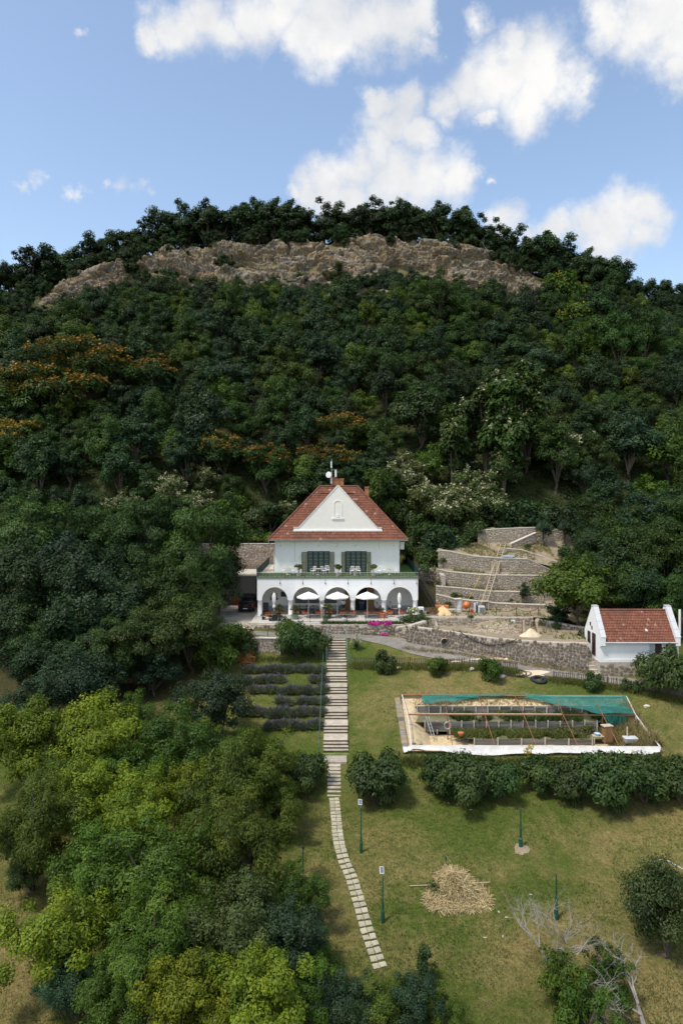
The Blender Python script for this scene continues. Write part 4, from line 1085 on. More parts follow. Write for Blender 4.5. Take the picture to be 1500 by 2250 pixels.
# small fixtures, drip stains and pipes on the upper wall
for z in (285, 600, 900, 1215):
    X = PX(540 + z / 3.75, UY); MB().box((X, UY - .06, PZ(1199, UY)), (.16, .11, .12)).build('wall_fixture', M['grey_paint'], villa)
for z, zl in ((404, 2.6), (1098, 1.1), (748, 1.0)):
    X = PX(540 + z / 3.75, UY); MB().tube((X, UY - .03, EV - .02), (X, UY - .03, EV - zl), .016, None, 6).build('cable', M['grey_paint'], villa)
# roof
EX0, EX1, EY0, EY1 = -8.62, 7.8, 80.15, 92.0; RZ = 14.62; RY = 86.05; RX0, RX1 = -2.72, 2.05
MB().quadmesh([(EX0, EY0, EV), (EX1, EY0, EV), (EX1, EY1, EV), (EX0, EY1, EV), (RX0, RY, RZ), (RX1, RY, RZ)],
              [(0, 1, 5, 4), (1, 2, 5), (2, 3, 4, 5), (3, 0, 4), (3, 2, 1, 0)]).build('roof', M['tile'], villa)
roof = bpy.data.objects['roof']
def tiles(name, corner_fn, rows, mat, parent, tw=.30, seed=1, thick=.035, dn=.02):
    """corner_fn(s) -> left and right point of the course at fraction s up the slope; every tile a tilted slab"""
    rng = np.random.default_rng(seed); mb = MB()
    a0, b0 = corner_fn(0); a1, b1 = corner_fn(1)
    up = ((a1 + b1) / 2 - (a0 + b0) / 2).normalized(); al = (b0 - a0).normalized(); nn = al.cross(up).normalized()
    if nn.z < 0: nn = -nn
    for r in range(rows):
        l, rr = corner_fn(r / rows); l2, r2 = corner_fn(min(1, (r + 1.12) / rows)); W = (rr - l).length; n = max(1, int(W / tw))
        off = (r % 2) * .5
        for i in range(n + 1):
            s0 = max(0, (i - off) / n); s1 = min(1, (i + 1 - off) / n)
            if s1 - s0 < .15 / n: continue
            e = .006
            j = float(rng.normal(0, .006))
            p = [l.lerp(rr, s0) + al * e, l.lerp(rr, s1) - al * e]
            # keep tile edges parallel to the slope line
            h = (l2 - l).dot(up)
            q = [p[0] + up * h, p[1] + up * h]
            lim0 = (l2 - l).dot(al); lim1 = (r2 - rr).dot(al)
            if s0 < 1.0 / n: q[0] = q[0] + al * max(0, lim0 - (p[0] - l).dot(al) * 0)
            if s1 > 1 - 1.0 / n: q[1] = q[1] + al * min(0, lim1)
            if (q[1] - q[0]).dot(al) < .03: q[0] = (q[0] + q[1]) / 2; q[1] = q[0] + al * .02
            lo = nn * (thick + dn + j); hi = nn * (dn * .4 + .004)
            mid0 = (p[0] + p[1]) / 2 + lo + nn * .022; mid1 = (q[0] + q[1]) / 2 + hi + nn * .018
            vs = [p[0] + lo, mid0, p[1] + lo, q[1] + hi, mid1, q[0] + hi, p[0] + nn * .002, p[1] + nn * .002]
            t = float(np.clip(rng.normal(.5, .23), 0, .96)); t = 1.0 if rng.random() < .002 else t
            mb.quadmesh(vs, [(0, 1, 4, 5), (1, 2, 3, 4), (6, 7, 2, 1, 0)], t)
    return mb.build(name, mat, parent, kind='stuff')
V3 = lambda a: Vector(a)
tiles('roof_tile', lambda s: (V3((EX0, EY0, EV)).lerp(V3((RX0, RY, RZ)), s), V3((EX1, EY0, EV)).lerp(V3((RX1, RY, RZ)), s)), 22, M['tile'], roof, .31, 5)
tiles('roof_tile', lambda s: (V3((EX1, EY0, EV)).lerp(V3((RX1, RY, RZ)), s), V3((EX1, EY1, EV)).lerp(V3((RX1, RY, RZ)), s)), 22, M['tile'], roof, .33, 6)
tiles('roof_tile', lambda s: (V3((EX0, EY1, EV)).lerp(V3((RX0, RY, RZ)), s), V3((EX0, EY0, EV)).lerp(V3((RX0, RY, RZ)), s)), 22, M['tile'], roof, .33, 7)
def caps(p0, p1, r=.13, step=.38, name='ridge_tile', mat=None, parent=None):
    p0, p1 = V3(p0), V3(p1); L = (p1 - p0).length; n = int(L / step); mb = MB(); rng = random.Random(n)
    for i in range(n):
        a = p0.lerp(p1, i / n); b = p0.lerp(p1, (i + 1.1) / n); mb.tube(a, b, r * 1.08, r * .92, 8, rng.uniform(.2, .8))
    return mb.build(name, mat or M['tile'], parent or roof, kind='stuff')
caps((EX0, EY0, EV + .05), (RX0, RY, RZ + .03)); caps((EX1, EY0, EV + .05), (RX1, RY, RZ + .03)); caps((RX0, RY, RZ + .04), (RX1, RY, RZ + .04))
MB().bb(EX0, EX1, EY0 - .02, EY0 + .85, EV - .10, EV - .003).build('eaves_board', M['white_paint'], roof)
gt = MB(); gt.tube((EX0, EY0 - .09, EV - .03), (EX1, EY0 - .09, EV - .03), .075, None, 10)
gt.build('gutter', M['edge_grey'], roof)
dp = MB(); dp.path([(EX0 + .05, EY0 - .05, EV - .08), (EX0 + .1, EY0 + .1, EV - .35), (UX0 - .12, UY + .15, EV - .7), (UX0 - .12, UY + .15, FT + .2)], .05, 8)
dp.build('downpipe', M['grey_paint'], villa)
MB().box((UX1 + .35, UY + .6, EV - .75), (.5, .35, .9)).build('air_unit', M['white_paint'], villa, bevel=.03)
# front gable
GY = 81.12; GZ = 9.28; AX = PX(742.7, GY); AZ = PZ(1066.5, GY)
gl, gr = PX(645.0, GY), PX(838.5, GY); sl_, sr_ = PX(655.5, GY), PX(828.5, GY)
gp_ = [(gl, GZ + .02), (gr, GZ + .02), (gr, GZ + .42), (sr_, GZ + .42), (AX + .12, AZ), (AX - .12, AZ), (sl_, GZ + .42), (gl, GZ + .42)]
gb = MB(); gb.prism(gp_, GY, GY + .34); gab = gb.build('gable', M['cream'], villa)
MB().bb(gl - .06, gr + .06, GY - .13, GY - .002, GZ + .02, GZ + .17).build('gable_cornice', M['white'], gab)
for (x0, x1) in ((gl - .04, sl_), (sr_, gr + .04)): MB().bb(x0, x1, GY - .06, GY + .38, GZ + .422, GZ + .50).build('kneeler', M['grey_paint'], gab)
for sx, x0 in ((-1, sl_), (1, sr_)):
    a = V3((x0, GY + .17, GZ + .46)); b = V3((AX, GY + .17, AZ + .03)); d = (b - a); m = (a + b) / 2
    ang = math.atan2(d.z, d.x); MB().box(m, (d.length, .46, .07), M=Matrix.Rotation(-ang, 3, 'Y')).build('gable_coping', M['white'], gab)
NX = PX(540 + 757 / 3.75, GY); nw = .52; n0, n1 = PZ(1138.0, GY), PZ(1107.5, GY)
pts = [(NX - nw, n0), (NX + nw, n0)] + [(NX + nw * math.cos(a), n1 + nw * math.sin(a) * .9) for a in np.linspace(0, math.pi, 13)]
inn = [(NX - nw * .78, n0 + .05), (NX + nw * .78, n0 + .05)] + [(NX + nw * .78 * math.cos(a), n1 + nw * .78 * math.sin(a) * .9) for a in np.linspace(0, math.pi, 13)]
nm = MB(); k = len(pts)
nm.quadmesh([(x, GY - .05, z) for x, z in pts] + [(x, GY - .05, z) for x, z in inn] + [(x, GY - .003, z) for x, z in pts] + [(x, GY - .003, z) for x, z in inn],
            [(i, (i + 1) % k, k + (i + 1) % k, k + i) for i in range(k)] + [(k + i, k + (i + 1) % k, 3 * k + (i + 1) % k, 3 * k + i) for i in range(k)] + [(2 * k + i, 2 * k + (i + 1) % k, (i + 1) % k, i) for i in range(k)])
nm.build('niche_surround', M['cream'], gab)
MB().bb(NX - .16, NX + .16, GY - .07, GY - .004, n0 + .08, n0 + .45).build('niche_figure', M['white'], gab)
MB().bb(NX - .7, NX + .7, GY - .10, GY - .003, n0 - .16, n0 - .02).build('niche_sill', M['cream'], gab)
# cross roof behind the gable
hw = (RZ - GZ - .3) / 1.085
cr_ = MB().quadmesh([(AX - hw, GY + .34, GZ + .3), (AX, GY + .34, RZ), (AX + hw, GY + .34, GZ + .3), (AX - hw, GY + 1.2, GZ + .3), (AX, RY, RZ), (AX + hw, GY + 1.2, GZ + .3)], [(0, 3, 4, 1), (1, 4, 5, 2)]).build('cross_roof', M['tile'], villa)
ch = MB().bb(PX(726.5, 86.6), PX(754.5, 86.6), 86.3, 87.2, 13.2, PZ(1053.5, 86.6)).build('chimney', M['brick'], roof)
MB().bb(PX(725.5, 86.6), PX(755.5, 86.6), 86.22, 87.28, PZ(1053.5, 86.6), PZ(1051.5, 86.6)).build('chimney_cap', M['brick'], roof)
MB().bb(PX(801.5, 87.5), PX(809.5, 87.5), 87.2, 87.75, 11.0, PZ(1071.5, 87.5)).build('chimney', M['brick'], roof)
MB().bb(PX(800.8, 87.5), PX(810.2, 87.5), 87.12, 87.83, PZ(1071.5, 87.5), PZ(1069.5, 87.5)).build('chimney_cap', M['brick'], roof)
for (a, b) in ((706, 727), (762, 777)):
    X0, X1 = PX(a, 85.3), PX(b, 85.3); sg = MB()
    for z in np.linspace(X0, X1, 7): sg.box((z, 85.15, 13.72), (.2, .06, .22))
    sg.bb(X0, X1, 85.1, 85.16, 13.64, 13.72); sg.build('snow_guard', M['iron'], roof)
mast = thing('antenna_mast', 'slim mast with white dish and panel aerials beside the brick chimney', 'antenna', (PX(728.5, 86), 86.0, 13.6))
mx = PX(728.5, 86)
MB().tube((mx, 86, 13.6), (mx, 86, PZ(1009, 86)), .045, None, 8).build('pole', M['steel'], mast)
MB().tube((mx - .03, 85.9, PZ(1028, 86)), (mx - .03, 85.9, PZ(1014, 86)), .09, None, 10).build('aerial', M['white_paint'], mast)
ds = MB(); dc = V3((PX(722.3, 86), 85.75, PZ(1043.5, 86))); q = Vector((-.25, -1, .05)).normalized()
ds.tube(dc, dc + q * -.28, .40, .22, 16); ds.tube(dc + q * .10, dc, .36, .40, 16); ds.build('dish', M['white_paint'], mast)
MB().tube(dc, (mx, 86, dc.z), .03).build('bracket', M['steel'], mast)
MB().bb(PX(735.3, 86), PX(739.2, 86), 85.85, 86.0, PZ(1048, 86), PZ(1033, 86)).build('panel_aerial', M['white_paint'], mast, bevel=.02)
fr = MB(); z0, z1 = PZ(1049, 86), PZ(1032, 86)
fr.path([(mx, 86, z0), (PX(740, 86), 86.1, z0), (PX(740, 86), 86.1, z1), (mx, 86, z1)], .02); fr.build('bracket', M['steel'], mast)
MB().bb(mx - .16, mx + .06, 85.8, 86.0, PZ(1062, 86), PZ(1049, 86)).build('junction_box', M['grey_paint'], mast)

# ================================================================= things on balcony and terrace
def chair_proto():
    c = thing('garden_chair', 'white metal garden chair on the balcony', 'chair', (0, 0, 0))
    lg = MB().tube((0, 0, 0), (0, 0, .44), .018, None, 6).build('leg', M['white_paint'], None); me = lg.data; bpy.data.objects.remove(lg)
    for sx in (-.21, .21):
        for sy in (-.2, .2):
            l = bpy.data.objects.new('leg', me); link(l, c); l.location = (sx, sy, 0)
    MB().box((0, 0, .45), (.48, .46, .035)).build('seat', M['white_paint'], c, bevel=.01)
    bk = MB()
    for sx in (-.21, -.105, 0, .105, .21): bk.tube((sx, .21, .46), (sx, .27, .92), .018, None, 6)
    bk.tube((-.23, .27, .92), (.23, .27, .92), .026, None, 6); bk.build('backrest', M['white_paint'], c)
    ar = MB()
    for sx in (-.24, .24): ar.path([(sx, -.2, .45), (sx, -.2, .68), (sx, .24, .70)], .018)
    ar.build('armrest', M['white_paint'], c); return Proto(c)
def table_proto(name, label, top, leg, r=.38, h=.72):
    t = thing(name, label, 'table', (0, 0, 0))
    MB().lathe((0, 0, 0), [(r, h - .03), (r + .01, h - .015), (r, h)], 20).build('tabletop', M[top], t)
    b = MB(); b.tube((0, 0, .03), (0, 0, h - .03), .03); b.lathe((0, 0, 0), [(.24, 0), (.24, .02), (.05, .05)], 14); b.build('pedestal', M[leg], t); return Proto(t)
ch_p = chair_proto(); bt = table_proto('balcony_table', 'small pale round table on the balcony', 'wood', 'white_paint')
BZ = FT + .17
for (p, Y, rz, lab) in ((688, 79.4, -.7, 'white garden chair left of the round table by the left balcony door'), (710.5, 79.4, .7, 'white garden chair right of the round table by the left balcony door'), (719, 80.2, .2, 'white garden chair tucked beside the left door, behind another chair'), (773.5, 79.4, -.2, 'left white garden chair of the pair before the right balcony door'), (786.5, 79.4, .2, 'right white garden chair of the pair before the right balcony door'),
                        (833, 79.6, -.5, 'white garden chair just right of the rightmost potted oleander'), (844, 80.0, .4, 'white garden chair second from the right end of the balcony'), (869, 79.6, .5, 'white garden chair at the right end of the balcony'), (622, 79.8, -.5, 'white garden chair at the left end of the balcony'), (642, 79.6, .5, 'white garden chair just left of the leftmost potted oleander')):
    ch_p.place((PX(p, Y), Y, BZ), rz, 1.0, lab, 'garden chairs on the balcony')
for (p, Y, lab) in ((699, 79.2, 'small round table with two white chairs by the left balcony door'), (780, 78.8, 'small round table before the pair of chairs by the right balcony door'), (856, 79.6, 'small round table near the right end of the balcony'), (632, 79.6, 'small round table near the left end of the balcony')):
    bt.place((PX(p, Y), Y, BZ), 0, 1, lab, 'round tables on the balcony')
def potplant(name, label, cat, pot, potmat, leaf, r, h, n, ls, aspect=.25, seed=1, droop=.3, ext=None, stem=True, spread=.8):
    """pot {bottom radius, top radius, height} with a bushy plant"""
    root = thing(name, label, cat, (0, 0, 0)); b, t_, ph = pot; rng = np.random.default_rng(seed)
    MB().lathe((0, 0, 0), [(b, 0), (t_, ph * .9), (t_ * 1.1, ph * .9), (t_ * 1.1, ph), (t_ * .85, ph), (t_ * .8, ph * .8)], 14).build('pot', M[potmat], root)
    cs, rs = crown_clumps(rng, r * spread, h * .8, ph + h * .5, 9, .5, -.8, .2)
    v, f, t = leaf_cloud(rng, cs, rs, n, ls, aspect, .9, .4, droop); fo = add_mesh('foliage', v, f, LEAF[leaf], root, False, t, local=True)
    if stem:
        m = MB()
        for k in range(4): m.tube((0, 0, ph * .8), V3(cs[k]), .03, .01, 5)
        m.build('stem', M['bark'], root)
    if ext:
        v, f, t = leaf_cloud(rng, cs, rs * 1.05, ext[1], ext[2], .9, .9, .4, 0, .1); add_mesh('flowers', v, f, ext[0], fo, False, t, local=True)
    return Proto(root)
ol = potplant('oleander', 'tall potted oleander on the balcony', 'potted plant', (.20, .28, .42), 'stone_pot', 'fresh', .40, 1.25, 620, .22, .25, 4, .3, (M['terracotta'], 30, .09))
for p, lab in ((656.5, 'bushy potted oleander left of the left balcony shutters'), (742.5, 'bushy potted oleander between the two balcony doors'), (820.5, 'bushy potted oleander right of the right balcony shutters')):
    ol.place((PX(p, 77.9), 77.9, BZ), random.uniform(0, 6), 1.0, lab, 'potted oleanders on the balcony')
# terrace railing
tr = thing('terrace_railing', 'thin dark iron railing along the terrace edge', 'railing', (-.4, 73.3, 0))
for a, b in ((-7.4, -2.0), (-2.0, 3.0), (3.0, 6.6)): bar_rail('rail', (a, 73.25), (b, 73.25), 0, .82, M['iron'], .155, .010, tr)
for i in range(8):
    X = -7.4 + 14 * i / 7; MB().tube((X, 73.25, 0), (X, 73.25, .88), .022).build('post', M['iron'], tr)
# parasols
def parasol_open():
    r = thing('parasol', 'open white parasol on the terrace', 'parasol', (0, 0, 0)); h = 2.9; R_ = 1.32; n = 6; vs = [(0, 0, h)]; fs = []
    for ring, (q, z) in enumerate(((.5, h - .24), (1, h - .56))):
        for i in range(n * 4):
            a = 2 * math.pi * i / (n * 4) + .3; s = abs((i % 4) - 2) / 2.0; rr = R_ * q * (.93 + .07 * s); vs.append((rr * math.cos(a), rr * math.sin(a), z + .03 * (1 - s) * q))
    m = n * 4; fs = [(0, 1 + i, 1 + (i + 1) % m) for i in range(m)] + [(1 + i, 1 + m + i, 1 + m + (i + 1) % m, 1 + (i + 1) % m) for i in range(m)]
    b = len(vs); vs += [(v[0] * .985, v[1] * .985, v[2] - .13) for v in vs[1 + m:1 + 2 * m]]
    fs += [(1 + m + i, b + i, b + (i + 1) % m, 1 + m + (i + 1) % m) for i in range(m)]
    cn = add_mesh('canopy', vs, fs, M['parasol'], r, False, None, local=True)
    rb = MB()
    for i in range(n): a = 2 * math.pi * i / n + .3; rb.tube((0, 0, h - .03), (R_ * .97 * math.cos(a), R_ * .97 * math.sin(a), h - .60), .012, None, 5)
    rb.build('rib', M['white_paint'], cn)
    MB().tube((0, 0, 0), (0, 0, h + .08), .028, None, 8).build('pole', M['white_paint'], r)
    MB().box((0, 0, .05), (.5, .5, .09)).build('base', M['edge_grey'], r, bevel=.02); return Proto(r)
def parasol_closed():
    r = thing('closed_parasol', 'closed white parasol on the terrace', 'parasol', (0, 0, 0))
    vs = []; fs = []; n = 16; prof = [(.04, 1.08), (.10, 1.1), (.15, 1.25), (.09, 1.45), (.06, 1.55), (.12, 1.75), (.17, 2.1), (.17, 2.4), (.11, 2.65), (.03, 2.8)]
    for rr, z in prof:
        for i in range(n): a = 2 * math.pi * i / n; k = rr * (1 + .22 * math.cos(8 * a)); vs.append((k * math.cos(a), k * math.sin(a), z))
    for q in range(len(prof) - 1):
        for i in range(n): fs.append((q * n + i, q * n + (i + 1) % n, (q + 1) * n + (i + 1) % n, (q + 1) * n + i))
    add_mesh('furled_canopy', vs, fs, M['parasol'], r, False, None, local=True)
    MB().tube((0, 0, 0), (0, 0, 2.86), .028).build('pole', M['white_paint'], r); MB().box((0, 0, .05), (.45, .45, .09)).build('base', M['edge_grey'], r); return Proto(r)
po = parasol_open(); pc = parasol_closed()
for p, lab in ((677.5, 'open white parasol before the second arch from the left'), (741, 'open white parasol before the middle arch'), (806.5, 'open white parasol before the fourth arch and dark doorway')):
    po.place((PX(p, 75.9), 75.9, 0), random.uniform(-.2, .2), 1, lab, 'parasols on the terrace')
for p, lab in ((602, 'closed white parasol before the leftmost arch'), (877, 'closed white parasol before the rightmost arch')):
    pc.place((PX(p, 75.9), 75.9, 0), 0, 1, lab, 'parasols on the terrace')
# cafe tables and chairs inside the porch
def cafe_chair():
    c = thing('cafe_chair', 'dark cafe chair in the porch', 'chair', (0, 0, 0)); m = M['iron']
    MB().box((0, 0, .45), (.42, .42, .04)).build('seat', M['dark_wood'], c)
    b = MB(); b.tube((-.18, .19, .47), (-.18, .25, .92), .018); b.tube((.18, .19, .47), (.18, .25, .92), .018)
    for z in (.62, .74, .88): b.box((0, .23, z), (.38, .025, .07))
    b.build('backrest', M['dark_wood'], c)
    for sx in (-.18, .18):
        for sy in (-.18, .18): MB().tube((sx, sy, 0), (sx, sy, .44), .018, None, 5).build('leg', m, c)
    return Proto(c)
cc = cafe_chair(); ct = table_proto('cafe_table', 'round wooden cafe table in the porch', 'wood', 'iron', .42, .74)
where = {659: 'behind the second arch, left table', 673: 'behind the second arch, middle table', 690: 'behind the second arch, right table', 733: 'behind the middle arch', 866: 'before the rightmost arch', 834: 'between fourth and fifth arches'}
for p in (659, 673, 690, 733, 866):
    Y = 78.6 if p < 800 else 77.9
    ct.place((PX(p, Y), Y, 0), 0, 1, 'round wooden cafe table ' + where[p], 'cafe tables in the porch')
    for s in (-1, 1):
        if p == 866 and s < 0: continue
        cc.place((PX(p, Y) + s * .55, Y + .15, 0), -s * 1.2, 1, 'dark cafe chair at the ' + ('left' if s < 0 else 'right') + ' of the table ' + where[p], 'cafe chairs in the porch')
cc.place((PX(828, 78.3), 78.3, 0), .3, 1, 'dark cafe chair under the seated person by the fourth arch', 'cafe chairs in the porch')
cc.place((PX(857, 78.6), 78.6, 0), -.5, 1, 'dark cafe chair under the seated person in blue trousers', 'cafe chairs in the porch')
# flower boxes on low stands
def flower_box():
    r = thing('flower_box', 'terracotta box of red geraniums', 'flower box', (0, 0, 0))
    MB().quadmesh([(-.44, -.13, .33), (.44, -.13, .33), (.44, .13, .33), (-.44, .13, .33), (-.52, -.17, .62), (.52, -.17, .62), (.52, .17, .62), (-.52, .17, .62)], [(0, 3, 2, 1), (0, 1, 5, 4), (1, 2, 6, 5), (2, 3, 7, 6), (3, 0, 4, 7), (4, 5, 6, 7)]).build('box', M['terracotta'], r, bevel=.012)
    MB().box((0, -.178, .585), (1.06, .03, .06)).build('rim', M['terracotta'], r)
    for sx in (-.36, .36):
        MB().path([(sx, -.12, 0), (sx, -.12, .33), (sx, .12, .33), (sx, .12, 0)], .014, 5).build('stand', M['iron'], r)
    rng = np.random.default_rng(8); cs = np.stack([rng.uniform(-.45, .45, 9), rng.normal(0, .06, 9), np.full(9, .70)], 1)
    v, f, t = leaf_cloud(rng, cs, np.full(9, .17), 260, .09, .8, .8, .6); fo = add_mesh('foliage', v, f, LEAF['hedge'], r, False, t, local=True)
    v, f, t = leaf_cloud(rng, cs + np.array([0, -.02, .05]), np.full(9, .18), 90, .085, .9, .7, .6, 0, .1); add_mesh('flowers', v, f, M['geranium'], fo, False, t, local=True)
    return Proto(r)
fbx = flower_box()
fl = [(589, 75.0, 'by the left end column'), (616, 76.6, 'beside the closed parasol of the leftmost arch'), (650, 76.4, 'before the second column, above a grey pot'), (671, 76.6, 'under the left open parasol'), (700, 76.6, 'behind the standing person in tan trousers'), (724, 76.4, 'before the third column'), (753, 76.6, 'right of the middle parasol pole'), (775, 76.4, 'across the foot of the fourth column'), (806, 76.6, 'before the dark doorway'), (826, 76.6, 'before the seated person of the fourth arch'), (856, 76.6, 'before the table of the rightmost arch'), (880, 76.6, 'beside the closed parasol of the rightmost arch')]
for p, Y, w in fl: fbx.place((PX(p, Y), Y, 0), random.uniform(-.06, .06), (.68, .9, .92), 'terracotta box of red geraniums ' + w, 'geranium boxes along the arcade')
shrub = potplant('potted_shrub', 'bushy potted shrub on the terrace', 'potted plant', (.24, .33, .45), 'dark_pot', 'olive', .55, 1.15, 700, .13, .35, 9, .1)
for (p, Y, s, lab) in ((611, 76.0, 1.05, 'round grey green potted shrub before the leftmost arch'), (721, 75.6, 1.15, 'tall potted shrub beside the standing person with an outstretched arm'), (648, 75.6, 1.0, 'leafy potted shrub before the second column')):
    shrub.place((PX(p, Y), Y, 0), p, s, lab, 'potted shrubs on the terrace')
spl = potplant('large_pot', 'large dark pot', 'potted plant', (.26, .34, .55), 'dark_pot', 'grassy', .35, .6, 160, .2, .2, 10, .2)
spl.place((PX(604, 74.3), 74.3, 0), 0, 1.0, 'large black pot with sparse grass at the left of the terrace', 'big pots')
potplant('barrel_pot', 'orange clay barrel pot with tall dry stems before the fifth column', 'potted plant', (.36, .42, .62), 'terracotta', 'dry', .35, .6, 160, .2, .2, 11, .2, None).place((PX(840, 75.9), 75.9, 0))
potplant('round_pot', 'white pot with low plant below the middle parasol', 'potted plant', (.2, .28, .35), 'white_paint', 'hedge', .3, .35, 160, .12, .5, 12, .2, (M['geranium'], 14, .1), False).place((PX(757, 74.0), 74.0, 0))
potplant('round_pot', 'low pale green pot behind the railing near the person in tan trousers', 'potted plant', (.2, .3, .32), 'rail_green', 'fresh', .3, .35, 160, .12, .5, 13, .2, (M['cream_fl'], 14, .08), False).place((PX(715, 73.8), 73.8, 0))
potplant('grey_pot', 'squat grey green pot under the second flower box', 'potted plant', (.28, .34, .5), 'rail_green', 'hedge', .32, .3, 140, .1, .5, 14, 0, None, False).place((PX(647.5, 75.1), 75.1, 0))
dkp = potplant('dark_shrub', 'small dark reddish shrub', 'potted plant', (.16, .2, .25), 'dark_pot', 'hedge', .36, .45, 220, .1, .5, 15, 0, (M['maroon'], 70, .1), False)
for p, Y, lab in ((594, 74.2, 'low dark reddish pot plant left of the black pot'), (614, 74.1, 'low dark reddish pot plant right of the black pot'), (579, 74.9, 'low dark reddish pot plant at the foot of the left column')): dkp.place((PX(p, Y), Y, 0), p, 1, lab, 'dark pot plants')
potplant('hydrangea', 'large cream flowering shrub in a pot by the right end column', 'potted plant', (.28, .36, .5), 'terracotta', 'fresh', .62, 1.0, 420, .15, .7, 16, .1, (M['cream_fl'], 330, .13), False, .9).place((PX(909, 74.9), 74.9, 0))
sgn = thing('chalk_sign', 'black chalkboard leaning in the leftmost arch', 'sign', (PX(584, 78.3), 78.3, 0))
MB().box((PX(584, 78.3), 78.3, .75), (.62, .05, 1.1), M=Matrix.Rotation(R(-8), 3, 'X')).build('board', M['charcoal'], sgn)
for s in (-.26, .26): MB().tube((PX(584, 78.3) + s, 78.36, 0), (PX(584, 78.3) + s, 78.36, 1.2), .02).build('leg', M['dark_wood'], sgn)
def petunia(label, cx, cy, z, rx, n, seed):
    rng = np.random.default_rng(seed); r = thing('petunias', label, 'flowers', (cx, cy, z))
    cs = np.stack([cx + rng.uniform(-rx, rx, 12), cy + rng.normal(0, .15, 12), z + .18 - .25 * rng.random(12)], 1)
    v, f, t = leaf_cloud(rng, cs, np.full(12, .26), n // 2, .12, .7, .7, .6); add_mesh('foliage', v, f, LEAF['hedge'], r, False, t)
    v, f, t = leaf_cloud(rng, cs + np.array([0, -.02, .04]), np.full(12, .29), n, .13, .9, .7, .6, 0, .1); add_mesh('flowers', v, f, M['magenta'], r, False, t)
petunia('broad magenta petunia cushion spilling over the terrace wall', PX(822, 72.6), 72.6, -.02, .48, 420, 1)
petunia('smaller magenta petunia cushion right of the broad one', PX(851, 72.5), 72.5, .0, .32, 300, 2)
petunia('little magenta flower patch at the foot of the wall beside the lane', PX(845, 71.8), 71.8, -1.15, .3, 140, 3)
# curved steps at the left end of the terrace
cs_ = thing('curved_steps', 'three curved stone steps from driveway up to the terrace', 'steps', (-9.0, 74.2, -.45))
for k in range(3):
    mb = MB(); r = 1.15 + .38 * k; n = 16; z1 = -.03 - .14 * k; poly = []
    vs = []; 
    for zz in (z1, -.62):
        vs.append((-8.3, 74.7, zz)); vs += [(-8.3 - r * 1.25 * math.cos(a), 74.7 - r * math.sin(a) * 1.15, zz) for a in np.linspace(-.1, 1.75, n)]
    m = n + 1
    mb.quadmesh(vs, [tuple(range(m))[::-1], *[(i, i + 1, m + i + 1, m + i) for i in range(1, n)]])
    mb.build('step', M['step'], cs_)
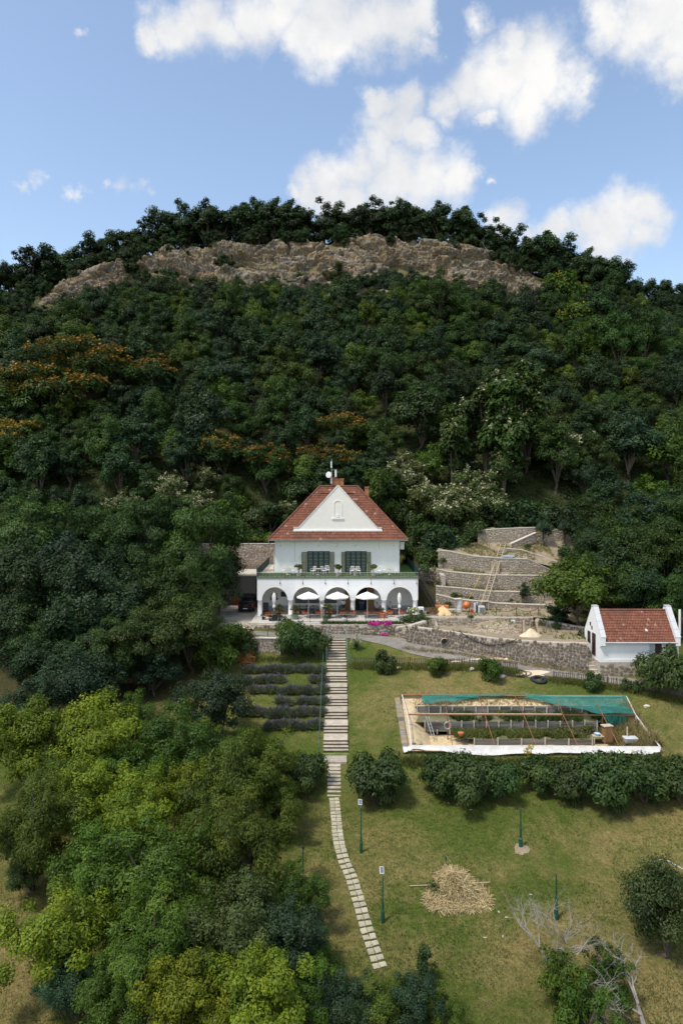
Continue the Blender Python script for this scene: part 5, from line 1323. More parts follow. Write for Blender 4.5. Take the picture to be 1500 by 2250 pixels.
# people
def person(label, P, cloth, radii_scale=1.0, hair_long=False, shirt='shirt_white', legs='trouser_tan', loc=(0, 0, 0), rz=0.0, long_sleeve=False):
    """P: joint name -> position (metres, local); body grown as one skin over the joints"""
    root = thing('person', label, 'person', loc, rz)
    J = {'pelvis': .125, 'waist': .115, 'chest': .145, 'neck': .055, 'head': .085, 'crown': .075, 'shl': .062, 'ell': .042, 'wrl': .032, 'hal': .03, 'shr': .062, 'elr': .042, 'wrr': .032, 'har': .03, 'hil': .095, 'knl': .062, 'anl': .042, 'tol': .036, 'hir': .095, 'knr': .062, 'anr': .042, 'tor': .036}
    E = [('pelvis', 'waist'), ('waist', 'chest'), ('chest', 'neck'), ('neck', 'head'), ('head', 'crown'), ('chest', 'shl'), ('shl', 'ell'), ('ell', 'wrl'), ('wrl', 'hal'), ('chest', 'shr'), ('shr', 'elr'), ('elr', 'wrr'), ('wrr', 'har'), ('pelvis', 'hil'), ('hil', 'knl'), ('knl', 'anl'), ('anl', 'tol'), ('pelvis', 'hir'), ('hir', 'knr'), ('knr', 'anr'), ('anr', 'tor')]
    def grow(name, edges, mat, k=1.0, add=0.0, rootj='pelvis'):
        names = []
        for a, b in edges:
            for q in (a, b):
                if q not in names: names.append(q)
        me = bpy.data.meshes.new(name); me.from_pydata([P[q] for q in names], [(names.index(a), names.index(b)) for a, b in edges], [])
        o = bpy.data.objects.new(name, me); link(o, root)
        s = o.modifiers.new('skin', 'SKIN'); sv = me.skin_vertices[0].data
        for i, q in enumerate(names): rr = J[q] * k + add; sv[i].radius = (rr, rr); sv[i].use_root = (q == rootj)
        o.modifiers.new('smooth', 'SUBSURF').levels = 1; o.modifiers['smooth'].render_levels = 1
        me.materials.append(mat)
        bpy.context.view_layer.update()
        dg = bpy.context.evaluated_depsgraph_get(); nm = bpy.data.meshes.new_from_object(o.evaluated_get(dg)); o.modifiers.clear(); o.data = nm
        nm.polygons.foreach_set('use_smooth', [True] * len(nm.polygons))
        return o
    body = grow('body', E, M['skin'])
    sl = [('pelvis', 'waist'), ('waist', 'chest'), ('chest', 'shl'), ('shl', 'ell'), ('chest', 'shr'), ('shr', 'elr')]
    grow('shirt', sl, M[shirt], 1.08, .02)
    lg = [('pelvis', 'hil'), ('hil', 'knl'), ('pelvis', 'hir'), ('hir', 'knr')] + ([] if legs == 'navy_short' else [('knl', 'anl'), ('knr', 'anr')])
    grow('trousers', lg, M['navy' if legs == 'navy_short' else legs], 1.06, .018)
    h = V3(P['head']).lerp(V3(P['crown']), .62); fwd = V3(P.get('face', (0, -1, 0)))
    bm = bmesh.new(); bmesh.ops.create_uvsphere(bm, u_segments=12, v_segments=8, radius=.108)
    hm = bpy.data.meshes.new('hair'); 
    for v in list(bm.verts):
        if v.co.dot(fwd) > .035 and v.co.z < .045: v.co *= .55
        if v.co.z < -.02 and not hair_long: v.co *= .7
        if hair_long and v.co.z < -.02 and v.co.dot(fwd) < 0: v.co.z -= .14
    bm.to_mesh(hm); bm.free(); hm.materials.append(M['hair']); ho = bpy.data.objects.new('hair', hm); link(ho, root); ho.location = h + V3((0, 0, .02)) - fwd * .015
    for s in (-1, 1):
        for nmj in (('shoe', 'anl', 'tol') if s < 0 else ('shoe', 'anr', 'tor'),):
            a, b = V3(P[nmj[1]]), V3(P[nmj[2]]); mb = MB(); mb.tube((a.x, a.y, .05), (b.x, b.y, .04), .052, .042, 8)
            add_mesh('shoe', mb.v, mb.f, M['shirt_white' if shirt == 'shirt_white' else 'dark_pot'], root, True, None, local=True)
    return root
def standing(h=1.75, armr=None, arml=None):
    k = h / 1.75
    P = {'pelvis': (0, 0, .95), 'waist': (0, .01, 1.12), 'chest': (0, .01, 1.32), 'neck': (0, 0, 1.50), 'head': (0, -.015, 1.60), 'crown': (0, -.01, 1.70), 'shl': (-.19, .01, 1.42), 'ell': (-.25, .03, 1.14), 'wrl': (-.23, -.08, .90), 'hal': (-.22, -.12, .82), 'shr': (.19, .01, 1.42), 'elr': (.25, .03, 1.14), 'wrr': (.23, -.08, .90), 'har': (.22, -.12, .82), 'hil': (-.10, 0, .90), 'knl': (-.11, -.02, .50), 'anl': (-.11, .03, .09), 'tol': (-.12, -.14, .04), 'hir': (.10, 0, .90), 'knr': (.11, -.03, .50), 'anr': (.12, .02, .09), 'tor': (.13, -.15, .04)}
    if armr: P['elr'], P['wrr'], P['har'] = armr
    if arml: P['ell'], P['wrl'], P['hal'] = arml
    return {q: tuple(c * k for c in p) for q, p in P.items()}
def seated():
    return {'pelvis': (0, .05, .53), 'waist': (0, .06, .70), 'chest': (0, .03, .92), 'neck': (0, .0, 1.09), 'head': (0, -.03, 1.18), 'crown': (0, -.03, 1.28), 'shl': (-.18, .03, 1.01), 'ell': (-.24, -.10, .80), 'wrl': (-.12, -.30, .78), 'hal': (-.06, -.36, .79), 'shr': (.18, .03, 1.01), 'elr': (.24, -.08, .78), 'wrr': (.14, -.28, .72), 'har': (.10, -.35, .72), 'hil': (-.10, .02, .52), 'knl': (-.14, -.40, .53), 'anl': (-.13, -.36, .10), 'tol': (-.13, -.52, .05), 'hir': (.10, .02, .52), 'knr': (.13, -.42, .53), 'anr': (.14, -.42, .10), 'tor': (.15, -.58, .05)}
person('person in white shirt and tan trousers reaching towards a potted shrub', standing(1.82, ((.32, -.22, 1.36), (.26, -.48, 1.34), (.24, -.60, 1.33)), ((-.22, -.26, 1.30), (-.18, -.50, 1.30), (-.17, -.62, 1.29))), None, loc=(PX(706.5, 75.5), 75.5, 0), rz=R(80))
person('person with long dark hair in white top and dark shorts standing under the middle arch', standing(1.66), None, hair_long=True, legs='navy_short', loc=(PX(754, 79.0), 79.0, 0), rz=R(195))
person('person in pale grey top sitting at the fourth arch', seated(), None, shirt='shirt_grey', legs='navy', loc=(PX(828, 78.3), 78.3, 0), rz=R(40))
person('person in pale top and blue trousers sitting at the rightmost arch', seated(), None, shirt='shirt_grey', legs='denim', loc=(PX(857, 78.6), 78.6, 0), rz=R(25))
person('person in dark blue clothes standing in the dark doorway', standing(1.72), None, shirt='navy', legs='denim', loc=(PX(794, 80.2), 80.2, 0), rz=R(-10))
# pickup seen from behind
car = thing('pickup', 'black double cab pickup parked beside the villa, tailgate towards the lane', 'pickup', (PX(539.5, 81.5), 81.5, -.45))
cx, cy, cz = PX(539.5, 81.5), 81.5, -.43
def hullsec(secs, mat, name, parent, bev=.03):
    """loft of rectangles: (y, half width, z0, z1, half width at top)"""
    vs = []; fs = []
    for (y, w, z0, z1, wt) in secs: vs += [(cx - w, cy + y, cz + z0), (cx + w, cy + y, cz + z0), (cx + wt, cy + y, cz + z1), (cx - wt, cy + y, cz + z1)]
    for i in range(len(secs) - 1):
        a = 4 * i; b = a + 4; fs += [(a + j, a + (j + 1) % 4, b + (j + 1) % 4, b + j) for j in range(4)]
    fs += [(3, 2, 1, 0), tuple(4 * (len(secs) - 1) + j for j in range(4))]
    o = add_mesh(name, vs, fs, mat, parent); m = o.modifiers.new('edge', 'BEVEL'); m.width = bev; m.segments = 2; return o
body = hullsec([(0, .90, .45, 1.12, .90), (1.55, .93, .40, 1.14, .92), (3.4, .93, .40, 1.10, .92), (4.6, .92, .42, 1.06, .86), (5.15, .84, .45, .92, .78)], M['car_black'], 'body', car, .05)
hullsec([(1.50, .84, 1.13, 1.74, .70), (2.3, .85, 1.12, 1.82, .71), (3.2, .85, 1.10, 1.80, .70), (4.05, .84, 1.08, 1.14, .80)], M['car_black'], 'cab', car, .05)
hullsec([(.06, .84, 1.12, 1.34, .74), (1.49, .84, 1.13, 1.40, .76)], M['car_black'], 'bed_cover', car, .04)
MB().quadmesh([(cx - .70, cy + 1.478, cz + 1.36), (cx + .70, cy + 1.478, cz + 1.36), (cx + .60, cy + 1.472, cz + 1.70), (cx - .60, cy + 1.472, cz + 1.70)], [(0, 1, 2, 3)]).build('rear_window', M['car_glass'], car)
for s in (-1, 1):
    MB().quadmesh([(cx + s * .858, cy + 1.6, cz + 1.16), (cx + s * .858, cy + 3.5, cz + 1.16), (cx + s * .735, cy + 3.1, cz + 1.72), (cx + s * .722, cy + 1.7, cz + 1.72)], [(0, 1, 2, 3)]).build('side_window', M['car_glass'], car)
    MB().box((cx + s * .83, cy + .0, cz + .90), (.15, .10, .42)).build('tail_lamp', M['red_lens'], car, bevel=.02)
    MB().box((cx + s * .55, cy - .06, cz + .50), (.20, .04, .09)).build('reflector', M['red_lens'], car)
    MB().box((cx + s * 1.0, cy + 3.35, cz + 1.22), (.2, .12, .2)).build('mirror', M['car_black'], car, bevel=.03)
    for y in (1.0, 4.2):
        w = MB(); w.tube((cx + s * .72, cy + y, cz + .38), (cx + s * .95, cy + y, cz + .38), .38, None, 18); wo = w.build('wheel', M['rubber'], car)
        MB().tube((cx + s * .95, cy + y, cz + .38), (cx + s * .965, cy + y, cz + .38), .24, .22, 14).build('rim', M['steel'], wo)
tg = MB().box((cx, cy - .03, cz + .86), (1.42, .05, .44)).build('tailgate', M['car_black'], car, bevel=.02)
for k in range(7): MB().box((cx - .20 + .085 * k, cy - .06, cz + .80), (.05, .01, .045)).build('badge_letter', M['steel'], tg)
MB().box((cx, cy - .06, cz + 1.0), (.4, .03, .05)).build('tailgate_handle', M['car_black'], tg)
MB().box((cx, cy - .08, cz + .47), (1.7, .2, .2)).build('rear_bumper', M['car_black'], car, bevel=.04)
MB().box((cx, cy - .19, cz + .50), (.52, .02, .12)).build('number_plate', M['plate'], car)
rk = MB()
for s in (-.62, .62): rk.tube((cx + s, cy + 1.7, cz + 1.86), (cx + s, cy + 3.0, cz + 1.86), .025)
for y in (1.9, 2.8): rk.tube((cx - .62, cy + y, cz + 1.87), (cx + .62, cy + y, cz + 1.87), .025)
rk.build('roof_rack', M['iron'], car)
# carport and hut behind the pickup
cp = thing('carport', 'flat grey roofed carport with pale wall behind the pickup', 'carport', (-12.9, 88, -.4))
MB().bb(-17.0, FX0 - .12, 85.2, 91.0, 3.45, 3.65).build('roof', M['coping'], cp)
MB().bb(-17.0, -10.8, 90.2, 90.5, -.5, 3.45).build('wall', M['white'], cp)
MB().bb(-10.75, -10.35, 85.6, 86.0, -.5, 3.45).build('post', M['charcoal'], cp); MB().bb(-16.9, -16.5, 85.6, 86.0, -.5, 3.45).build('post', M['charcoal'], cp)
bench = thing('red_bench', 'low red wooden bench in the shade left of the pickup', 'bench', (PX(519, 87), 87, -.4))
MB().box((PX(519, 87), 87, .05), (1.1, .4, .06)).build('seat', M['orange'], bench); MB().box((PX(519, 87), 87.22, .3), (1.1, .05, .3)).build('backrest', M['orange'], bench)
for s in (-.45, .45): MB().box((PX(519, 87) + s, 87, -.2), (.06, .36, .44)).build('leg', M['orange'], bench)
pier = thing('gate_pier', 'short whitewashed gate pier with stone cap at the left edge of the driveway', 'pier', (PX(467.5, 69.0), 69.0, -.6))
MB().bb(PX(463, 69), PX(473, 69), 68.75, 69.25, -1.6, .18).build('shaft', M['coping'], pier, bevel=.02); MB().bb(PX(460, 69), PX(476.5, 69), 68.65, 69.35, .182, .32).build('cap', M['step'], pier, bevel=.02)
wr = thing('wire_rail', 'thin wire rail along the lower edge of the driveway', 'railing', (-11, 68.9, -.5))
pr = [(PX(478, 68.9), 68.9), (PX(505, 68.8), 68.8), (PX(548, 68.6), 68.6), (PX(588, 68.4), 68.4), (PX(618, 68.2), 68.2)]
for a in pr: MB().tube((*a, -1.0), (*a, .22), .025).build('post', M['iron'], wr)
MB().path([(*a, .20) for a in pr], .016, 5).build('wire', M['iron'], wr)
# iron stair at the right rear
isr = thing('iron_stair', 'dark iron stair descending behind the right end of the villa', 'stairs', (9.6, 81.5, 0))
a, b = V3((9.0, 83.0, 4.3)), V3((11.1, 79.6, .45))
for s in (-.4, .4): MB().path([a + V3((s * .85, s * .5, 0)), b + V3((s * .85, s * .5, 0))], .05, 6).build('stringer', M['iron'], isr); MB().path([a + V3((s * .85, s * .5, .95)), b + V3((s * .85, s * .5, .95))], .025, 6).build('handrail', M['iron'], isr)
for k in range(15):
    p = a.lerp(b, (k + .5) / 15); MB().box(p, (.72, .26, .03), -.9).build('tread', M['iron'], isr)
# ================================================================= cottage
KY0, KY1 = 62.5, 66.1; KX0, KX1 = PX(1318, 62.5), PX(1489, 62.5); KB = PZ(1455, KY0); KE = PZ(1411, KY0) + .03; KRY = (KY0 + KY1) / 2; KR = PZ(1341, KRY)
cot = thing('cottage', 'small white cottage with mossy tile roof, parapet gables and stone plinth', 'cottage', ((KX0 + KX1) / 2, KY0, KB))
MB().bb(KX0 - .06, KX1 + .06, KY0 - .05, KY1, -4.2, KB - .002).build('plinth', M['mortar'], cot)
lay_stones(cot, [(KX0 - .06, KY0 - .05), (KX1 + .06, KY0 - .05)], [-2.95, -3.2], [KB - .01, KB - .01], .38, 'plinth', 90, .045, seed=30)
cw = MB(); cw.bb(KX0, KX1, KY0, KY0 + .35, KB, KE - .1); cw.bb(KX0, KX1, KY1 - .35, KY1, KB, KE - .1)
cw.build('wall', M['white'], cot)
MB().bb(KX0 + .25, KX1 - .25, KY0 - .035, KY0 - .002, KB + .01, KB + .28).build('base_band', M['white'], cot)
sl = (KR - KE) / (KRY - KY0)
for k, (a, b) in enumerate(((KX0 - .04, KX0 + .36), (KX1 - .36, KX1 + .04))):
    up = .30
    poly = [(KY0 - .02, KB), (KY0 - .02, KE - .45), (KY0 - .34, KE - .30), (KY0 - .34, KE + .42), (KRY - .22, KR + up + .12), (KRY + .22, KR + up + .12), (KY1 + .34, KE + .42), (KY1 + .34, KE - .30), (KY1 + .02, KE - .45), (KY1 + .02, KB)]
    gw = MB().prism_x(poly, a, b).build('gable_wall', M['white'], cot)
    p0 = V3(((a + b) / 2, KY0 - .34, KE + .46)); p1 = V3(((a + b) / 2, KRY - .14, KR + up + .17)); n = 4
    for i in range(n):
        u, v = p0.lerp(p1, i / n), p0.lerp(p1, (i + .97) / n); d = v - u; ang = math.atan2(d.z, d.y)
        MB().box((u + v) / 2, (b - a + .10, d.length, .07), M=Matrix.Rotation(ang, 3, 'X')).build('coping_slab', M['grey_paint'], gw)
    MB().box(((a + b) / 2, KRY, KR + up + .15), (b - a + .1, .5, .08)).build('cap_slab', M['grey_paint'], gw)
    if k == 0:
        Xf = a
        MB().bb(Xf - .06, Xf - .003, PX(0, 1) * 0 + KY0 + 1.05, KY0 + 1.85, KB + .35, KB + 2.35).build('door', M['maroon'], gw)
        MB().bb(Xf - .05, Xf - .003, KY0 + 2.35, KY0 + 3.05, KB + 1.25, KB + 2.3).build('window', M['maroon'], gw)
        for yy, zz in ((KRY + .45, KE + 1.05), (KRY + .05, KE + .75)): MB().bb(Xf - .04, Xf - .003, yy, yy + .22, zz, zz + .32).build('vent', M['black'], gw)
        MB().bb(Xf - .05, Xf - .003, KRY - .25, KRY + .25, KE + .1, KE + .42).build('wall_plaque', M['white_paint'], gw)
e0 = .26
for sgn_, nm in ((-1, 5), (1, 6)):
    ye = KY0 - e0 if sgn_ < 0 else KY1 + e0
    c = (V3((KX0 + .37, ye, KE - e0 * sl * .0)), V3((KX1 - .37, ye, KE)), V3((KX0 + .37, KRY, KR)), V3((KX1 - .37, KRY, KR)))
    rf = MB().quadmesh([c[0], c[1], c[3], c[2]], [(0, 1, 2, 3)]).build('roof', M['tile_b'], cot)
    if sgn_ < 0: tiles('roof_tile', lambda s: (c[0].lerp(c[2], s), c[1].lerp(c[3], s)), 12, M['tile_b'], rf, .245, 9, .03)
    if sgn_ < 0:
        caps((KX0 + .37, KRY, KR + .04), (KX1 - .37, KRY, KR + .04), .11, .36, 'ridge_tile', M['tile_b'], rf)
        MB().tube((KX0 + .3, ye - .05, KE - .03), (KX1 - .2, ye - .05, KE - .03), .06, None, 8).build('gutter', M['grey_paint'], rf)
MB().tube((KX1 - .2, KY0 - .1, KE - .05), (KX1 - .2, KY0 - .1, KB), .04).build('downpipe', M['grey_paint'], cot)
for (a, b, nm, mt) in ((1426, 1436.5, 'shutter', 'grey_dado'), (1438, 1452, 'door', 'maroon'), (1461.5, 1483, 'window', 'charcoal')):
    z0 = KB + (.15 if nm == 'door' else .5)
    f = MB().bb(PX(a, KY0), PX(b, KY0), KY0 - .05, KY0 - .003, z0, KE - .12).build(nm, M[mt], cot)
    if nm == 'window':
        MB().bb(PX(a + 1.2, KY0), PX((a + b) / 2 - .5, KY0), KY0 - .065, KY0 - .052, z0 + .08, KE - .2).build('pane', M['glass'], f); MB().bb(PX((a + b) / 2 + .5, KY0), PX(b - 1.2, KY0), KY0 - .065, KY0 - .052, z0 + .08, KE - .2).build('pane', M['glass'], f)
MB().tube((PX(1491, 66), 65.9, KE), (PX(1491, 66), 65.9, PZ(1339, 66)), .11, None, 10).build('chimney_pipe', M['white_paint'], cot)
cst = thing('stone_steps', 'worn stone steps climbing beside the left gable of the cottage', 'steps', (23.3, 63.2, -2.8))
for k in range(9):
    z = -2.72 + .27 * k; MB().bb(22.95, KX0 - .08, 62.6 + .36 * k, 63.02 + .36 * k + (1.2 if k == 8 else 0), z - .5, z + .12).build('step', M['step'], cst, bevel=.03)
# ================================================================= long garden stairs
stairs = thing('garden_stairs', 'long straight concrete stairs with landings running down from the lane to the orchard', 'stairs', (-.4, 55, -5))
def srow(py, x0, x1):
    Y = gY(py, py) if False else 45900.0 / (py - 750); return Y
tread_py = [1407.5, 1413, 1418.5, 1424, 1429, 1434.5, 1439.5, 1445, 1450.5]       # edges of the top flight
land_py = [(1459, 1467.5), (1487, 1496), (1516, 1525.5), (1545, 1555), (1578, 1587), (1609, 1617), (1644, 1657)]
def stair_line():
    """(top Y, bottom Y, z) of every tread from the top down"""
    ytop, ybot, ymid = 70.2, 52.3, 66.3
    zt = -1.04; zm = float(lawn2(-.4, ymid)) + .03; zb = float(lawn2(-.4, ybot)) + .03; out = []
    Y, z = ytop, zt
    for s in range(10):
        last = s == 9; d = .9 if last else .42; z = zt + (zm - zt) * s / 9
        out.append((Y, Y - d, z, last)); Y -= d
    flights = [3, 3, 3, 3, 3, 3, 4]; n = sum(flights); rise = (zm - zb) / n; land = (Y - ybot - .31 * (n - 6)) / 6
    for fi, k in enumerate(flights):
        for s in range(k):
            last = (s == k - 1) and fi < len(flights) - 1; z -= rise; d = land if last else .31
            out.append((Y, Y - d, z, last)); Y -= d
    return out
SX0, SX1 = PX(721.5, 70), PX(760.5, 70)
for (ya, yb, z, land) in stair_line():
    k = (70.2 - ya) / 19.5; x0 = -1.36 + .02 * math.sin(ya * 3) - (.08 if ya < 67 else 0); x1 = .46 + .02 * math.sin(ya * 5) + (.05 if ya < 67 else -.02)
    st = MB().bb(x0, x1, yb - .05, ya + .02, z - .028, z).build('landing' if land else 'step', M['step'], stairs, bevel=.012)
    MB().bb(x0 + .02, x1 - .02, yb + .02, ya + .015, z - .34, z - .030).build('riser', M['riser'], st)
low = thing('lower_stairs', 'narrow flight of stone stairs between the bushes at the foot of the long stairs', 'stairs', (-.5, 47, -6))
n = 9
MB().bb(-1.3, .40, 50.85, 52.33, float(lawn2(-.4, 52.3)) - .9, float(lawn2(-.4, 52.0)) + .03).build('landing', M['step'], low, bevel=.02)
for k in range(n):
    ya = 50.9 - .43 * k; z = float(lawn2(-.5, 50.9)) + .02 - (float(lawn2(-.5, 50.9)) - float(lawn2(-.5, 47.1))) * k / (n - 1)
    x0, x1 = PX(717 + k * .3, 48), PX(748 + k * .1, 48)
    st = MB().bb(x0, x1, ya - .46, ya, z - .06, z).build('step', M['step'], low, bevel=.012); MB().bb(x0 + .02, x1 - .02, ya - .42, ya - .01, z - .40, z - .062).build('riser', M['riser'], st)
def handrail(label, pts, mat, hgt=.95, r=.026, gap=1.6):
    c = V3(pts[0]); root = thing('handrail', label, 'handrail', c)
    MB().path([V3(p) + V3((0, 0, hgt)) for p in pts], r, 6).build('rail', mat, root)
    for a, b in zip(pts[:-1], pts[1:]):
        m = max(1, int(math.dist(a, b) / gap))
        for i in range(m): p = V3(a).lerp(V3(b), i / m); MB().tube(p - V3((0, 0, .3)), p + V3((0, 0, hgt)), r, None, 6).build('post', mat, root)
    p = V3(pts[-1]); MB().tube(p - V3((0, 0, .3)), p + V3((0, 0, hgt)), r, None, 6).build('post', mat, root)
def on_lawn(x, y): return (x, y, G(x, y))
handrail('pale green handrail left of the top flight of stairs', [(-1.45, 71.6, -1.05), (-1.42, 70.2, -1.06), (-1.45, 66.4, -2.1)], M['rail_green'], 1.0, .032)
handrail('pale green handrail right of the top flight of stairs', [(.42, 71.6, -1.05), (.46, 70.2, -1.06), (.52, 66.4, -2.1)], M['rail_green'], 1.0, .032)
handrail('long dark green handrail down the left side of the stairs', [on_lawn(-1.78, 66.6), on_lawn(-1.78, 62), on_lawn(-1.75, 57), on_lawn(-1.72, 51.5)], M['handrail'], .95, .024, 2.2)
handrail('short green gate post beside the picket fence at the right of the stairs', [on_lawn(.75, 66.0), on_lawn(.95, 65.7)], M['handrail'], 1.0, .03)
# slab path
path = thing('slab_path', 'winding path of paired concrete slabs leading down from the stairs', 'path', (0, 40, -7.5))
pl = [(734, 1757), (738, 1795), (741, 1830), (746, 1862), (755, 1893), (770, 1925), (783, 1965), (793, 2000), (806, 2045), (820, 2085), (836, 2128)]
gpts = densify([gp(*p)[:2] for p in pl], .04); acc = 0; last = None; prev = gpts[0]
slab_me = [MB().box((0, 0, 0), (.32 + .02 * math.sin(k), .30 + .03 * math.cos(2 * k), .07)).build('paving_slab', M['slab'], None) for k in range(4)]
for s in slab_me:
    bm = bmesh.new(); bm.from_mesh(s.data); bmesh.ops.bevel(bm, geom=bm.edges[:], offset=.012, segments=1, affect='EDGES'); bm.to_mesh(s.data); bm.free()
slab_meshes = [s.data for s in slab_me]
for s in slab_me: bpy.data.objects.remove(s)
nextd = 0; k = 0; rr = random.Random(4)
for i in range(1, len(gpts)):
    acc += math.dist(gpts[i - 1], gpts[i])
    if acc >= nextd:
        nextd = acc + .40; d = Vector((gpts[min(i + 12, len(gpts) - 1)][0] - gpts[max(0, i - 12)][0], gpts[min(i + 12, len(gpts) - 1)][1] - gpts[max(0, i - 12)][1])).normalized(); nn = Vector((-d.y, d.x))
        for s in (-1, 1):
            x = gpts[i][0] + nn.x * s * .175; y = gpts[i][1] + nn.y * s * .175
            o = bpy.data.objects.new('paving_slab', slab_meshes[rr.randrange(4)]); link(o, path)
            o.location = V3((x, y, G(x, y) + .03)) - org(path); o.rotation_euler = (R(12) + rr.uniform(-.05, .05), rr.uniform(-.05, .05), math.atan2(d.x, -d.y) * -0 + math.atan2(nn.y, nn.x) + rr.uniform(-.12, .12)); k += 1
# ================================================================= fences
def picket_fence(label, a, b, gap=.175, h=.86, sag=.12):
    A = [gp(*p) for p in (a, b)] if not isinstance(a, list) else [gp(*p) for p in a]
    root = thing('picket_fence', label, 'fence', A[0]); rng = random.Random(len(label))
    pm = []
    for q in range(3):
        m = MB().quadmesh([(-.032, -.012, 0), (.032, -.012, 0), (.032, .012, 0), (-.032, .012, 0), (-.03, -.012, h - .08), (.03, -.012, h - .08), (.03, .012, h - .08), (-.03, .012, h - .08), (0, -.012, h), (0, .012, h)], [(0, 1, 5, 4), (1, 2, 6, 5), (2, 3, 7, 6), (3, 0, 4, 7), (4, 5, 8), (6, 7, 9), (5, 6, 9, 8), (7, 4, 8, 9)]).build('picket', M['dark_wood'], None)
        pm.append(m.data); bpy.data.objects.remove(m)
    for p, q in zip(A[:-1], A[1:]):
        d = Vector((q[0] - p[0], q[1] - p[1])); L = d.length; ang = math.atan2(d.y, d.x); n = int(L / gap)
        for i in range(n):
            x = p[0] + d.x * i / n; y = p[1] + d.y * i / n
            o = bpy.data.objects.new('picket', pm[rng.randrange(3)]); link(o, root); o.location = V3((x, y, G(x, y) - .02)) - org(root)
            o.rotation_euler = (rng.gauss(0, .04), rng.gauss(0, .05), ang + rng.gauss(0, .08)); o.scale = (1, 1, rng.uniform(.88, 1.08))
        for zz in (.24, .66):
            m = max(2, int(L / 2)); pts = [V3((p[0] + d.x * i / m, p[1] + d.y * i / m + .03, G(p[0] + d.x * i / m, p[1] + d.y * i / m) + zz)) for i in range(m + 1)]
            MB().path(pts, .022, 5).build('rail', M['dark_wood'], root)
        for i in range(max(2, int(L / 2.2)) + 1):
            f = i / max(2, int(L / 2.2)); x = p[0] + d.x * f; y = p[1] + d.y * f + .05; MB().tube((x, y, G(x, y) - .3), (x, y, G(x, y) + h * .95), .04, None, 6).build('post', M['dark_wood'], root)
picket_fence('dark picket fence from the stairs towards the bare sandy patch', [(778, 1462), (900, 1463), (1020, 1466), (1135, 1475)], None)
picket_fence('dark picket fence in front of the white cottage', [(1216, 1493), (1290, 1499), (1380, 1514), (1500, 1540), (1600, 1566)], None)

# ================================================================= netted sunken garden
gf = thing('net_shelter', 'rusty steel and white pole frame over the sunken vegetable garden', 'garden frame', (14.5, 55, -6))
def fp(px, py, Y): return V3((PX(px, Y), Y, PZ(py, Y)))
YBk, YMd, YFr = 59.0, 54.7, 51.05
BL, BR = fp(883, 1527, YBk), fp(1375, 1530, YBk); ML, MR_ = fp(895, 1570, YMd), fp(1396, 1572, YMd); FL, FR = fp(903, 1639, YFr), fp(1449, 1641, YFr)
def pole(a, b, r, mat, nm='pole'): return MB().tube(a, b, r, None, 8).build(nm, M[mat], gf)
pole(BL, ML, .045, 'frame_white', 'side_pole'); pole(ML, FL, .045, 'frame_white', 'side_pole'); pole(BR, MR_, .05, 'frame_white', 'side_pole'); pole(MR_, FR, .05, 'frame_white', 'side_pole')
pole(BL, fp(1180, 1529.5, YBk), .055, 'rust', 'back_rail'); pole(fp(1180, 1529.5, YBk), BR, .04, 'frame_white', 'back_rail')
pole(ML, fp(1233, 1571, YMd), .062, 'rust', 'middle_rail'); pole(fp(1233, 1571, YMd), MR_, .045, 'brown_steel', 'middle_rail')
pole(ML + V3((0, 0, .075)), fp(1233, 1571, YMd) + V3((0, 0, .075)), .035, 'wood', 'batten')
pole(FL, FR, .04, 'frame_white', 'front_rail')
def zb2(y): return -5.95
for (pb, pm_, pf) in ((974, 983, 993), (1050, 1065, 1086), (1130, 1150, 1177), (1221, 1236, 1268), (1304, 1323, 1358)):
    a = fp(pb, 1529.5, YBk); m = fp(pm_, 1571, YMd); f = fp(pf, 1637, YFr); pole(a, m, .026, 'rust', 'rafter'); pole(m, f, .026, 'rust', 'rafter')
    pole(m, V3((m.x, m.y, -6.3)), .042, 'brown_steel', 'post')
for p in (BL, BR, FL, FR, ML, MR_):
    if p in (BL, BR): continue
    pole(p, V3((p.x, p.y, G(p.x - (.4 if p.x < 12 else -.5), p.y) - .4)), .045, 'frame_white', 'post')
# floor, beds and banks inside the pit
pf = soil_sheet('garden_soil', [[(5.0, 51.0, -6.0), (24.3, 51.0, -5.95)], [(5.0, 53.75, -5.85), (24.3, 53.75, -5.8)], [(5.0, 55.42, -5.62), (24.3, 55.42, -5.62)]], M['straw_soil'], 'straw strewn floor of the sunken garden', .06)
soil_sheet('garden_soil', [[(9.7, 53.78, -5.36), (24.3, 53.78, -5.36)], [(9.7, 55.4, -5.28), (24.3, 55.4, -5.28)]], M['bed_soil'], 'planted middle bed of the sunken garden', .06)
soil_sheet('garden_soil', [[(5.0, 55.45, -4.6), (24.3, 55.45, -4.6)], [(5.0, 57.5, -4.50), (24.3, 57.5, -4.50)]], M['bed_soil'], 'planted upper bed of the sunken garden', .06)
soil_sheet('straw_bank', [[(5.0, 57.55, -3.98), (24.3, 57.55, -4.0)], [(5.0, 59.03, -3.78), (24.3, 59.03, -3.8)]], M['straw_soil'], 'straw covered bank along the upper edge of the sunken garden', .05)
soil_sheet('straw_bank', [[(5.0, 51.0, -5.3), (5.7, 51.0, -5.6), (7.2, 51.0, -6.3)], [(5.0, 54.5, -4.5), (5.8, 54.5, -4.75), (7.4, 54.5, -6.0)], [(5.0, 57.6, -3.84), (6.1, 57.6, -3.92), (7.4, 57.6, -5.6)]], M['straw_soil'], 'straw covered bank along the left side of the sunken garden', .1)
soil_sheet('grass_bank', [[(21.4, 51.0, -6.2), (23.2, 51.0, -5.6), (24.3, 51.0, -5.25)], [(20.6, 54.5, -6.0), (23.2, 54.5, -4.8), (24.3, 54.5, -4.5)], [(20.2, 57.6, -5.2), (22.6, 57.6, -4.2), (24.3, 57.6, -3.8)]], M['bed_soil'], 'weedy bank at the right end of the sunken garden', .14)
